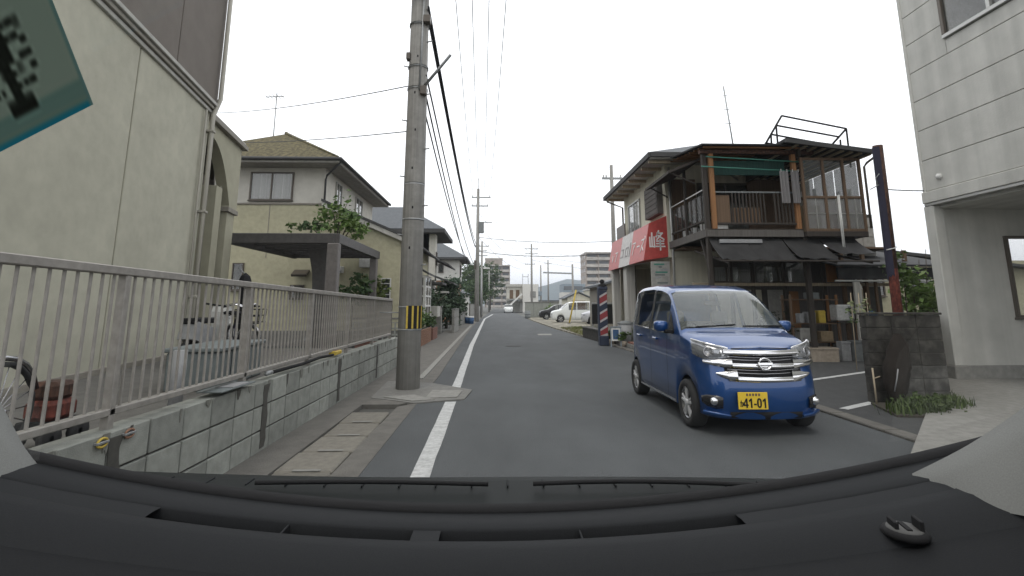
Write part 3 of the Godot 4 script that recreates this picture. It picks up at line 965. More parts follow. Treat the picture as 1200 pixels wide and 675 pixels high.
	for s in spots:
		var t := thing("garden_wall", s[5], "wall", V(s[0], 0, s[1]))
		var m := int(s[2] / 0.8)
		for k in m:
			for r in 3:
				put(t, "block", cbox(V(0.14, s[3] / 3.0 - 0.012, 0.78), 0.01), s[4], V(rng.randf_range(-0.004, 0.004), s[3] / 6.0 + r * s[3] / 3.0, -0.4 - k * 0.8))
		span(t, "coping", V(-0.09, s[3], -m * 0.8), V(0.09, s[3] + 0.06, 0), "concrete")
	var gp := thing("gate_pillar", "square pale gate pillar at the end of the hedge", "pillar", V(-3.05, 0, -27.6))
	span(gp, "shaft", V(-0.2, 0, -0.2), V(0.2, 1.35, 0.2), "concrete_pale")
	span(gp, "cap", V(-0.24, 1.35, -0.24), V(0.24, 1.42, 0.24), "concrete")
	# small sheds and house fronts between hedge and far trees
	h = thing("low_house", "low grey-roofed house half hidden behind the far utility pole", "house", V(0, 0, 0))
	span(h, "wall", V(-9.0, 0, -66.0), V(-3.4, 2.6, -58.0), "white_wall")
	st = sto()
	hip_roof(st, -9.8, -2.9, -57.4, -66.6, 2.65, 1.4, true)
	put(h, "roof", done(st), "roof_grey")
	# apartment block far left
	apartment("apartment_block", "distant brown apartment block with pale balconies behind the far trees", V(0.6, 0, -268.0), 12.0, 21.0, 7, 3, 18.0, 0.0)
	h = thing("beige_block", "distant beige flat-roofed block peeping above the trees", "building", V(-1.5, 0, -292.0))
	span(h, "wall", V(-5, 0, -10), V(4.6, 26.5, 0), "apt_wall")
	span(h, "parapet", V(-5.2, 26.5, -10.2), V(4.8, 27.3, 0.2), "apt_slab")

func apartment(called: String, label: String, at: Vector3, w: float, hgt: float, floors: int, bays: int, depth: float, turn: float) -> Node3D:
	var h := thing(called, label, "building", at, turn)
	span(h, "wall", V(-w / 2, 0, -depth), V(w / 2, hgt, -1.4), "apt_wall")
	var fh := hgt / floors
	for f in floors:
		span(h, "balcony_slab", V(-w / 2, f * fh, -1.4), V(w / 2, f * fh + 0.25, 0), "apt_slab")
		for b in bays:
			var x0 := -w / 2 + w / bays * b
			span(h, "balustrade", V(x0 + 0.15, f * fh + 0.25, -0.12), V(x0 + w / bays - 0.15, f * fh + 1.25, 0), "apt_slab")
			span(h, "window", V(x0 + w / bays * 0.15, f * fh + 0.3, -1.39), V(x0 + w / bays * 0.85, f * fh + 2.4, -1.34), "far_dark_pane")
			span(h, "side_window", V(-w / 2 - 0.03, f * fh + 0.9, -4.0 - b * 4.5), V(-w / 2 + 0.01, f * fh + 2.2, -2.6 - b * 4.5), "far_dark_pane")
	for b in bays + 1:
		span(h, "fin", V(-w / 2 + w / bays * b - 0.14, 0, -1.38), V(-w / 2 + w / bays * b + 0.14, hgt, 0.06), "apt_wall")
	span(h, "roof_slab", V(-w / 2 - 0.2, hgt, -depth - 0.2), V(w / 2 + 0.2, hgt + 0.6, 0.2), "apt_slab")
	return h

# ------------------------------------------------------------------ right: barber's shop
func stroke(parent: Node, called: String, pts: Array, w: float, m: String, x: Transform3D, d := 0.012) -> void:
	# flat lettering stroke of given width along points in the x-y plane of a transform
	var st := sto()
	for i in pts.size() - 1:
		var a: Vector2 = pts[i]
		var b: Vector2 = pts[i + 1]
		var dr := (b - a).normalized() * w * 0.5
		var nr := Vector2(-dr.y, dr.x)
		prism_into(st, PackedVector2Array([a - dr - nr, b + dr - nr, b + dr + nr, a - dr + nr]), d + 0.0004 * i, x)
	put(parent, called, done(st), m)

func build_shop() -> void:
	var h := thing("barber_shop", "old two-storey barber shop with red awning and dark timber balcony", "shop", V(0, 0, 0))
	# main house body
	cut(h, "upper_wall", V(5.6, 3.0, -22.4), V(10.5, 6.15, -16.8), "shop_cream", [[V(6.7, 3.58, -19.0), V(8.5, 5.42, -16.7)]])
	span(h, "rear_wall", V(8.2, 0, -22.4), V(12.4, 3.0, -19.2), "shop_cream")
	span(h, "end_wall", V(5.3, 0, -22.4), V(8.2, 3.0, -22.3), "shop_cream")
	span(h, "shop_floor", V(5.3, 0, -22.3), V(8.2, 0.16, -19.2), "concrete")
	span(h, "barber_chair", V(6.4, 0.16, -21.2), V(7.0, 1.2, -20.6), "rust_red", 0.06)
	span(h, "mirror_shelf", V(7.9, 0.9, -22.0), V(8.18, 1.0, -19.6), "wood_pale")
	cut(h, "side_wall", V(5.75, 0, -19.2), V(7.6, 3.0, -16.85), "shop_cream", [[V(5.7, 0.6, -19.05), V(7.4, 2.4, -17.35)]])
	# shop front towards the road: pillar, stall riser and glazing set back
	span(h, "pillar", V(4.92, 0, -20.25), V(5.25, 3.05, -19.75), "shop_white")
	span(h, "pillar", V(4.92, 0, -22.35), V(5.2, 3.05, -22.0), "shop_white")
	for k in 2:
		span(h, "shopfront_pane", V(5.38, 0.5, -21.95 + k * 0.85), V(5.39, 2.5, -21.15 + k * 0.85), "pane", 0.001)
		span(h, "shopfront_frame", V(5.35, 0.16, -21.15 + k * 0.85), V(5.42, 2.6, -21.1 + k * 0.85), "alu_dark", 0.004)
	span(h, "shopfront_riser", V(5.35, 0.16, -22.0), V(5.42, 0.48, -20.25), "alu_dark")
	span(h, "shopfront_header", V(5.35, 2.52, -22.0), V(5.42, 3.0, -20.25), "alu_dark")
	window(h, V(5.75, 1.5, -18.2), 1.8, 1.9, "alu_dark", -PI / 2, 2, 1, "", "shop_window")
	span(h, "door_step", V(4.6, 0, -20.9), V(5.7, 0.14, -17.6), "concrete_pale")
	for k in 5:
		span(h, "step_brick", V(4.62, 0.14, -17.75 - k * 0.24), V(4.84, 0.2, -17.53 - k * 0.24), "red_brick", 0.006)
	# red awning box with slanting front
	var aw := Node3D.new()
	aw.name = "awning"
	h.add_child(aw)
	var prof := PackedVector2Array([Vector2(5.6, 3.02), Vector2(4.78, 2.9), Vector2(5.0, 4.12), Vector2(5.6, 4.38)])
	var cuts := [-16.85, -18.75, -20.4, -22.3]
	for i in 3:
		put(aw, "awning_panel", prism(prof, cuts[i] - cuts[i + 1] - 0.004), ["awning_red", "awning_white", "awning_red"][i], V(0, 0, cuts[i + 1]))
	put(aw, "awning_end", prism(prof, 0.02), "awning_red", V(0, 0, -16.85))
	# the character on the end panel
	var K := [[[0.16, 0.16], [0.16, 0.86]], [[0.02, 0.62], [0.02, 0.12], [0.31, 0.12]], [[0.31, 0.64], [0.31, 0.1]], [[0.62, 0.98], [0.45, 0.66]], [[0.52, 0.86], [0.86, 0.86], [0.5, 0.52]], [[0.52, 0.76], [0.95, 0.52]], [[0.48, 0.42], [0.92, 0.42]], [[0.48, 0.28], [0.92, 0.28]], [[0.42, 0.13], [0.98, 0.13]], [[0.7, 0.5], [0.7, -0.06]]]
	var on_end := Transform3D(Basis.IDENTITY.scaled(V(1, 1, 1)), V(5.0, 3.28, -16.83))
	for s in K:
		var l := []
		for p in s:
			l.append(Vector2(p[0] * 0.5, p[1] * 0.6))
		stroke(aw, "letter_stroke", l, 0.045, "letter_white", on_end)
	# the row of signs along the slanting front, read from the road
	var up := Vector2(5.0 - 4.78, 4.12 - 2.9).normalized()
	var by := V(up.x, up.y, 0)
	var bxx := V(0, 0, 1)
	var front := Transform3D(Basis(bxx, by, bxx.cross(by)), V(4.78, 2.9, -22.3) + by * 0.34)
	var G := [[0.55, [[0.0, 0.30], [0.07, 0.22]], "letter_white"], [0.55, [[0.0, 0.16], [0.07, 0.08]], "letter_white"], [0.55, [[0.1, 0.0], [0.26, 0.26]], "letter_white"],
		[1.05, [[0.0, 0.4], [0.42, 0.4], [0.3, 0.2]], "letter_white"], [1.2, [[0.12, 0.28], [0.0, -0.04]], "letter_white"],
		[2.05, [[0.0, 0.42], [0.4, 0.42], [0.4, 0.06]], "letter_grey"], [2.05, [[-0.04, 0.06], [0.46, 0.06]], "letter_grey"],
		[2.75, [[0.0, 0.44], [0.42, 0.44], [0.42, 0.04], [0.0, 0.04], [0.0, 0.44]], "letter_grey"],
		[3.35, [[0.0, 0.6], [0.0, 0.0]], "letter_grey"], [3.43, [[0.0, 0.6], [0.0, 0.0]], "letter_grey"],
		[3.75, [[0.0, 0.5], [0.42, 0.5], [0.32, 0.3]], "letter_white"], [3.9, [[0.08, 0.36], [-0.04, 0.0]], "letter_white"],
		[4.4, [[0.0, 0.28], [0.36, 0.28]], "letter_white"],
		[4.9, [[0.0, 0.5], [0.36, 0.5], [0.0, 0.0]], "letter_white"], [4.9, [[0.12, 0.24], [0.36, 0.04]], "letter_white"], [5.26, [[0.0, 0.6], [0.06, 0.52]], "letter_white"]]
	for g in G:
		var l := []
		for p in g[1]:
			l.append(Vector2(g[0] + p[0] * 0.85, p[1] * 0.8))
		stroke(aw, "letter_stroke", l, 0.05, g[2], front)
	span(h, "wall_poster", V(5.0, 1.9, -16.84), V(5.62, 2.86, -16.8), "tile_grey")
	for k in 10:
		span(h, "poster_print", V(5.05 + rng.randf() * 0.3, 1.98 + k * 0.085, -16.8), V(5.3 + rng.randf() * 0.26, 2.03 + k * 0.085, -16.795), ["green_pole", "plastic_grey", "steel_blue"][k % 3], 0.001)
	# upper windows towards the road
	window(h, V(5.6, 4.95, -20.7), 1.7, 1.25, "alu_silver", -PI / 2, 2, 1, "curtain")
	var sh := span(h, "shutter_box", V(5.4, 4.5, -18.6), V(5.6, 5.6, -17.1), "grey_wood")
	for k in 6:
		span(sh, "slat", V(-0.115, -0.5 + k * 0.17, -0.7), V(-0.1, -0.36 + k * 0.17, 0.7), "grey_wood", 0.003)
	span(h, "window_balcony", V(5.2, 4.15, -22.3), V(5.25, 4.75, -20.9), "alu_dark")
	# roof
	var st := sto()
	hip_roof(st, 4.85, 11.0, -15.95, -23.1, 6.3, 1.25, true)
	var rf := put(h, "roof", done(st), "roof_grey")
	span(rf, "soffit", V(4.9, 6.1, -23.05), V(10.95, 6.16, -16.0), "eave_white")
	span(rf, "fascia", V(4.82, 6.12, -23.1), V(4.9, 6.3, -15.95), "roof_dark")
	span(rf, "fascia", V(4.9, 6.14, -16.0), V(11.0, 6.3, -15.92), "roof_dark")
	for k in 8:
		span(rf, "rafter", V(4.92, 6.0, -16.3 - k * 0.9), V(5.62, 6.1, -16.2 - k * 0.9), "wood_pale")
	put(h, "downpipe", tube([V(4.95, 6.05, -22.9), V(5.55, 5.7, -22.5), V(5.55, 0, -22.5)], 0.04, 8), "alu_dark")
	put(h, "downpipe", tube([V(5.72, 6.0, -16.72), V(5.72, 0, -16.72)], 0.04, 8), "alu_silver")
	# bracketed canopy above the road-side window
	var cn := put(h, "side_canopy", prism(PackedVector2Array([Vector2(4.95, 5.22), Vector2(5.9, 5.62), Vector2(5.9, 5.7), Vector2(4.95, 5.3)]), 2.4), "wood_dark", V(0, 0, -16.9))
	beam(cn, "bracket", V(5.05, 5.26, 2.3), V(5.75, 4.95, 2.3), 0.04, 0.04, "wood_dark")
	beam(cn, "bracket", V(5.05, 5.26, 0.3), V(5.6, 4.95, 0.3), 0.04, 0.04, "wood_dark")
	# balcony
	var b := Node3D.new()
	b.name = "balcony"
	h.add_child(b)
	span(b, "floor", V(5.7, 3.36, -16.8), V(8.3, 3.5, -13.75), "wood_dark")
	span(b, "edge_beam", V(5.68, 3.28, -13.8), V(8.3, 3.46, -13.72), "grey_wood")
	span(b, "edge_beam", V(5.64, 3.28, -16.8), V(5.72, 3.5, -13.8), "grey_wood")
	for x in [5.9, 8.22]:
		span(b, "post", V(x - 0.06, 3.5, -13.86), V(x + 0.06, 5.66, -13.74), "wood_orange")
	span(b, "post", V(5.68, 0, -13.94), V(5.8, 5.7, -13.82), "wood_dark")
	span(b, "post", V(5.68, 3.4, -15.4), V(5.76, 5.6, -15.32), "wood_dark")
	span(b, "post", V(8.3, 0, -13.9), V(8.42, 3.3, -13.78), "wood_dark")
	span(b, "rail", V(5.9, 4.5, -13.83), V(8.2, 4.545, -13.79), "grey_metal")
	span(b, "rail", V(5.9, 3.62, -13.83), V(8.2, 3.68, -13.78), "wood_dark")
	for k in 18:
		var x := 6.42 + k * 0.098
		if k > 9 and k < 12:
			continue
		span(b, "baluster", V(x, 3.68, -13.825), V(x + (0.035 if k < 10 else 0.045), 4.5, -13.79), "wood_dark", 0.004)
	span(b, "panel", V(6.42, 3.68, -13.86), V(7.2, 4.1, -13.84), "wood_brown")
	span(b, "panel", V(5.96, 3.68, -13.86), V(6.38, 4.45, -13.84), "wood_brown")
	beam(b, "side_rail", V(5.72, 4.62, -13.9), V(5.72, 4.62, -16.75), 0.035, 0.04, "alu_silver")
	beam(b, "side_rail", V(5.72, 3.75, -13.9), V(5.72, 3.75, -16.75), 0.05, 0.05, "wood_dark")
	for k in 7:
		span(b, "side_slat", V(5.715, 3.52, -14.2 - k * 0.4), V(5.73, 4.52, -14.15 - k * 0.4), "wood_dark", 0.004)
	box(b, "side_pane", V(0.012, 0.7, 1.3), "pane_dull", V(5.74, 4.15, -14.65))
	box(b, "side_pane", V(0.012, 0.7, 1.3), "pane_dull", V(5.74, 4.15, -16.05))
	beam(b, "strut", V(5.74, 3.35, -14.4), V(5.74, 2.35, -13.88), 0.07, 0.07, "wood_dark")
	beam(b, "strut", V(5.9, 5.5, -13.9), V(7.6, 5.35, -15.8), 0.04, 0.04, "alu_silver")
	# wall behind the balcony with sliding doors
	window(b, V(7.6, 4.5, -16.79), 1.9, 1.95, "alu_dark", 0.0, 2, 1, "", "sliding_door")
	span(b, "back_panel", V(5.8, 3.5, -16.79), V(6.6, 5.6, -16.74), "wood_brown")
	# balcony roof: rusty battens, green canvas, dark sheets
	for k in 9:
		span(b, "batten", V(5.65, 5.72 + k * 0.045, -13.65 - k * 0.34), V(8.75, 5.77 + k * 0.045, -13.59 - k * 0.34), "wood_orange", 0.005)
	put(b, "roof_sheet", prism(PackedVector2Array([Vector2(-13.45, 5.76), Vector2(-16.7, 6.2), Vector2(-16.7, 6.24), Vector2(-13.45, 5.8)]), 3.2), "dark_sheet", V(8.75, 0, 0), V(0, -PI / 2, 0))
	span(b, "roof_beam", V(5.6, 5.6, -13.86), V(8.8, 5.71, -13.72), "rust_brown")
	span(b, "green_canvas", V(5.95, 5.08, -14.12), V(8.15, 5.5, -14.1), "green_awning")
	bar(b, "green_rod", V(5.6, 5.22, -13.7), V(8.3, 5.1, -13.7), 0.018, "green_pole", 6)
	bar(b, "green_rod", V(5.75, 5.5, -13.7), V(8.5, 5.36, -13.7), 0.018, "green_pole", 6)
	# glazed room on the right
	var g := Node3D.new()
	g.name = "sunroom"
	h.add_child(g)
	span(g, "floor", V(8.32, 3.28, -16.8), V(10.0, 3.42, -13.6), "wood_dark")
	span(g, "rear_wall", V(8.32, 3.42, -16.8), V(10.0, 5.6, -16.7), "wood_brown")
	for x in [8.36, 8.94, 9.5, 9.97]:
		span(g, "post", V(x - 0.035, 3.42, -13.69), V(x + 0.035, 5.48, -13.61), "wood_brown")
	for y in [3.46, 4.36, 5.44]:
		span(g, "crossbar", V(8.4, y - 0.035, -13.675), V(9.93, y + 0.035, -13.615), "wood_brown")
	for i in 3:
		var x0: float = [8.4, 8.98, 9.54][i]
		var x1: float = [8.9, 9.46, 9.93][i]
		span(g, "upper_pane", V(x0, 4.4, -13.65), V(x1, 5.4, -13.64), "pane", 0.001)
		span(g, "lower_pane", V(x0, 3.5, -13.65), V(x1, 4.32, -13.64), "pane_frost", 0.001)
		span(g, "lower_bar", V((x0 + x1) / 2 - 0.012, 3.5, -13.638), V((x0 + x1) / 2 + 0.012, 4.32, -13.62), "alu_silver", 0.002)
		span(g, "lower_bar", V(x0, 3.9, -13.637), V(x1, 3.92, -13.624), "alu_silver", 0.002)
		span(g, "side_pane", V(9.96, 3.5, -14.7 - i), V(9.97, 5.4, -13.75 - i), "pane_frost", 0.001)
	for k in 5:
		span(g, "shelf_bottle", V(8.45 + k * 0.33, 4.42, -13.95), V(8.53 + k * 0.33, 4.58 + 0.08 * (k % 3), -13.87), ["plastic_white", "plastic_grey"][k % 2], 0.02)
	span(g, "inner_box", V(8.5, 3.45, -14.4), V(9.0, 4.2, -14.0), "card_brown")
	span(g, "inner_box", V(9.3, 3.45, -14.3), V(9.5, 3.95, -14.0), "awning_red")
	span(g, "inner_shelf", V(8.45, 4.36, -14.1), V(9.9, 4.4, -13.75), "wood_brown")
	put(g, "roof", prism(PackedVector2Array([Vector2(7.75, 5.82), Vector2(10.2, 5.52), Vector2(10.2, 5.59), Vector2(7.75, 5.9)]), 3.7), "dark_sheet", V(0, 0, -16.9))
	put(g, "roof_edge", prism(PackedVector2Array([Vector2(7.7, 5.75), Vector2(10.24, 5.44), Vector2(10.24, 5.54), Vector2(7.7, 5.86)]), 0.08), "roof_dark", V(0, 0, -13.2))
	span(g, "side_band", V(8.28, 5.5, -16.7), V(8.36, 5.75, -13.62), "wood_dark")
	for k in 9:
		var bxx2 := 8.1 + k * 0.245
		span(g, "roof_batten", V(bxx2, 5.72 - k * 0.032, -16.8), V(bxx2 + 0.05, 5.78 - k * 0.032, -13.3), "wood_pale", 0.004)
	put(g, "gutter_pipe", tube([V(10.2, 5.44, -13.2), V(10.1, 5.3, -13.5), V(10.05, 5.2, -13.55), V(10.05, 3.5, -13.55)], 0.03, 6), "alu_dark")
	put(g, "white_pipe", tube([V(9.22, 4.4, -13.52), V(9.22, 2.75, -13.52)], 0.035, 8), "alu_white")
	# black sheet awning over the ground floor
	for k in 4:
		var aw0 := 5.72 + k * 1.01
		var al := sto(false)
		var ar := []
		for a in 9:
			var t := a / 8.0
			var row := []
			for c in 7:
				var uu := c / 6.0
				row.append(V(aw0 + 1.0 * t, lerpf(3.25, [2.62, 2.58, 2.66, 2.78][k] + 0.02 * sin(a * 1.7 + k * 3.0), uu) - 0.05 * sin(uu * PI) - 0.02 * sin(t * PI) * uu + 0.008 * sin(a * 2.1 + k), lerpf(-13.84, -13.05, uu)))
			ar.append(row)
		ar.reverse()
		loft(al, ar)
		put(h, "lower_awning", done(al), "dark_sheet")
	span(h, "awning_bar", V(5.7, 2.56, -13.09), V(9.8, 2.6, -13.04), "wood_dark")
	for k in 5:
		beam(h, "awning_rafter", V(5.9 + k * 0.93, 2.54, -13.08), V(5.9 + k * 0.93, 3.05, -15.3), 0.05, 0.06, "wood_dark")
	span(h, "shutter_tube", V(5.95, 3.1, -13.72), V(7.1, 3.2, -13.64), "plastic_grey")
	# ground floor below: timber posts, long beam, glazing, dark interior
	span(h, "ground_beam", V(5.75, 2.02, -15.3), V(12.0, 2.11, -15.22), "wood_pale")
	for x in [6.95, 7.6, 8.55, 9.75, 10.35, 11.0, 12.3]:
		span(h, "ground_post", V(x - 0.05, 0, -15.42), V(x + 0.05, 3.1, -15.32), ["wood_brown", "wood_dark"][int(x * 2) % 2])
	for x in [7.0, 7.66, 8.62]:
		span(h, "transom_pane", V(x, 2.14, -15.3), V(x + 0.5, 2.7, -15.29), "pane", 0.001)
	span(h, "transom_board", V(9.8, 2.14, -15.3), V(10.3, 2.75, -15.27), "wood_orange")
	span(h, "inner_wall", V(6.9, 0, -16.84), V(12.4, 2.98, -16.7), "grey_wood")
	span(h, "inner_board", V(6.95, 0, -16.69), V(8.5, 1.95, -16.66), "shop_cream")
	span(h, "inner_board", V(8.7, 0.9, -16.69), V(9.3, 1.95, -16.66), "tile_grey")
	span(h, "inner_board", V(9.4, 0.4, -16.69), V(9.7, 1.9, -16.66), "wood_orange")
	window(h, V(7.4, 2.45, -16.7), 0.9, 0.55, "alu_dark", 0.0, 2, 1, "curtain")
	window(h, V(9.1, 2.45, -16.7), 0.9, 0.55, "alu_dark", 0.0, 2, 1, "curtain")
	span(h, "inner_ceiling", V(5.8, 3.2, -18.0), V(12.4, 3.26, -15.9), "wood_brown")
	# lean-to shed on the right
	var s := thing("lean_to_shed", "dark open lean-to shed with thin posts beside the barber shop", "shed", V(0, 0, 0))
	put(s, "roof", prism(PackedVector2Array([Vector2(-14.6, 2.55), Vector2(-19.0, 3.5), Vector2(-19.0, 3.56), Vector2(-14.6, 2.61)]), 3.7), "dark_sheet", V(13.4, 0, 0), V(0, -PI / 2, 0))
	span(s, "fascia", V(9.75, 2.2, -14.75), V(13.4, 2.54, -14.68), "dark_sheet")
	span(s, "eave_pipe", V(9.6, 2.12, -14.66), V(13.3, 2.17, -14.6), "alu_silver")
	span(s, "rear_wall", V(10.2, 0, -18.9), V(13.4, 3.4, -18.8), "wood_dark")
	for x in [10.5, 10.72, 10.98, 12.0, 13.3]:
		span(s, "post", V(x - 0.035, 0, -14.95), V(x + 0.035, 2.5, -14.88), ["grey_wood", "wood_brown"][int(x * 10) % 2])
	span(s, "cross_rail", V(10.5, 1.05, -14.87), V(13.3, 1.11, -14.82), "alu_silver")
	# tiled chimney-like wall above the shed
	var t := thing("tile_wall", "pale square-tiled wall panel standing above the shed roof", "wall", V(11.98, 0, -16.6))
	span(t, "backing", V(-0.42, 0.0, -0.2), V(0.42, 4.42, -0.03), "mortar")
	for r in 7:
		for k in 2:
			put(t, "tile", cbox(V(0.39, 0.31, 0.03), 0.006), "tile_grey", V(-0.2 + k * 0.4, 2.2 + r * 0.325, -0.015))
	# beige building behind the plants
	var bb := thing("beige_shed", "low beige building with a dark sloping roof behind the green climber", "building", V(0, 0, 0))
	cut(bb, "wall", V(13.8, 0, -26.0), V(21.0, 3.2, -20.0), "cream_low", [[V(15.93, 1.88, -22), V(16.87, 2.52, -19.9)], [V(14.18, 1.83, -22), V(15.02, 2.97, -19.9)]])
	put(bb, "roof", prism(PackedVector2Array([Vector2(13.4, 3.62), Vector2(21.5, 2.8), Vector2(21.5, 2.9), Vector2(13.4, 3.74)]), 6.6), "roof_dark", V(0, 0, -26.2))
	window(bb, V(16.4, 2.2, -20.0), 1.0, 0.7, "alu_dark", 0.0, 2, 1, "")
	window(bb, V(14.6, 2.4, -20.0), 0.9, 1.2, "alu_dark", 0.0, 1, 1, "")
	# drying frame on the sunroom roof
	var fr := thing("drying_frame", "slanting black metal pipe frame on the sunroom roof", "frame", V(0, 0, 0))
	var p0 := V(7.75, 5.88, -14.6)
	var p1 := V(8.5, 7.05, -14.6)
	var d := V(2.0, -0.35, -0.1)
	bar(fr, "slanted_pipe", p0, p1, 0.03, "black", 6)
	bar(fr, "slanted_pipe", p0 + d + V(-0.1, 0.3, 0), p1 + d, 0.03, "black", 6)
	for k in 4:
		var a := p0.lerp(p1, [1.0, 0.74, 0.5, 0.27][k])
		var e := (p0 + d + V(-0.1, 0.3, 0)).lerp(p1 + d, [1.0, 0.7, 0.4, 0.12][k])
		bar(fr, "cross_pipe", a, e, 0.026, "black", 6)
	bar(fr, "leg", p0.lerp(p1, 0.74), V(8.3, 5.78, -14.6), 0.026, "black", 6)
	bar(fr, "leg", p0.lerp(p1, 0.5), V(8.1, 5.8, -14.6), 0.026, "black", 6)
	bar(fr, "leg", p1 + d, V(10.5, 5.5, -14.7), 0.026, "black", 6)
	bar(fr, "leg", (p0 + d).lerp(p1 + d, 0.7), V(10.25, 5.52, -14.7), 0.026, "black", 6)
	var an := thing("roof_antenna", "thin leaning whip antenna on the barber shop roof", "aerial", V(7.95, 6.3, -16.6))
	bar(an, "mast", V(0, 0, 0), V(-0.22, 2.55, 0), 0.022, "galv", 6)
	for k in 3:
		bar(an, "element", V(-0.26 - k * 0.012, 1.2 + k * 0.5, 0), V(-0.05 - k * 0.03, 1.22 + k * 0.5, 0), 0.012, "galv", 5)
	bar(an, "mast_foot", V(-0.03, 0.0, 0), V(-0.03, 0.4, 0), 0.04, "black", 6)

# ------------------------------------------------------------------ right: white panelled building
func build_right_building() -> void:
	var h := thing("white_building", "white panelled building over an open ground floor at the right", "building", V(9.0, 0, -10.45))
	# local: wall plane at x = 0, runs towards the camera along +z
	var L := 11.0
	cut(h, "core", V(0.03, 3.62, 0.02), V(9, 10.5, L), "siding_groove", [[V(-0.1, 6.83, 1.05), V(3.0, 8.07, 2.91)]])
	var y := 3.82
	for r in 10:
		var hh := 0.655
		var zs := [0.0, L]
		if y < 7.8 and y + hh > 6.75 and y + hh > 6.78 + 0.05:
			span(h, "siding_panel", V(0, y, 0.0), V(0.04, y + hh - 0.012, 0.98), "siding", 0.006)
			span(h, "siding_panel", V(0, y, 2.98), V(0.04, y + hh - 0.012, L), "siding", 0.006)
		else:
			span(h, "siding_panel", V(0, y, 0.0), V(0.04, y + hh - 0.012, L), "siding", 0.006)
		span(h, "end_panel", V(0.042, y, -0.02), V(9, y + hh - 0.012, 0.02), "siding", 0.006)
		y += hh
	span(h, "siding_panel", V(0, 6.44, 0.99), V(0.04, 6.74, 2.97), "siding", 0.006)
	span(h, "corner_trim", V(-0.02, 3.6, -0.045), V(0.06, 10.4, 0.03), "siding", 0.01)
	span(h, "drip_trim", V(-0.05, 3.56, -0.06), V(0.12, 3.8, L), "siding", 0.012)
	span(h, "drip_trim", V(-0.03, 3.5, -0.04), V(0.12, 3.555, L), "alu_silver", 0.006)
	var w := Node3D.new()
	w.name = numbered(h, "window")
	h.add_child(w)
	w.position = V(0.0, 7.45, 1.98)
	span(w, "frame", V(-0.06, 0.62, -1.0), V(0.05, 0.7, 1.0), "alu_dark")
	span(w, "frame", V(-0.06, -0.7, -1.0), V(0.05, -0.62, 1.0), "alu_silver")
	span(w, "frame", V(-0.055, -0.62, -1.0), V(0.05, 0.62, -0.93), "alu_dark")
	span(w, "frame", V(-0.055, -0.62, 0.93), V(0.05, 0.62, 1.0), "alu_dark")
	span(w, "mullion", V(-0.05, -0.62, -0.035), V(0.03, 0.62, 0.035), "alu_silver")
	span(w, "pane", V(0.0, -0.62, -0.93), V(0.006, 0.62, -0.035), "pane", 0.001)
	span(w, "pane", V(0.01, -0.62, 0.035), V(0.016, 0.62, 0.93), "pane", 0.001)
	# ceiling of the open floor, corner pillar and rear wall with a window
	span(h, "open_floor_ceiling", V(0.12, 3.44, 0.0), V(9, 3.6, L), "siding", 0.01)
	span(h, "pillar", V(-0.02, 0.3, -0.08), V(0.2, 3.5, 0.16), "siding", 0.012)
	span(h, "pillar_base", V(-0.05, -0.1, -0.1), V(0.23, 0.3, 0.18), "concrete_pale", 0.012)
	cut(h, "rear_wall", V(0.2, 0.3, -0.05), V(9, 3.44, 0.06), "siding", [[V(1.5, 1.27, -0.1), V(3.3, 2.83, 0.1)]])
	span(h, "rear_wall_base", V(0.23, -0.1, -0.06), V(9, 0.3, 0.075), "concrete_pale", 0.01)
	var rw := window(h, V(2.4, 2.05, 0.06), 1.9, 1.65, "alu_dark", 0.0, 2, 1, "")
	span(h, "far_wall", V(8.8, 0.0, 0.1), V(9, 3.44, L), "siding", 0.01)
	put(h, "vent_cap", lathe([Vector2(0.06, 0), Vector2(0.06, 0.04), Vector2(0.0, 0.06)], 12), "alu_white", V(0.0, 4.05, 0.4), V(0, 0, PI / 2))

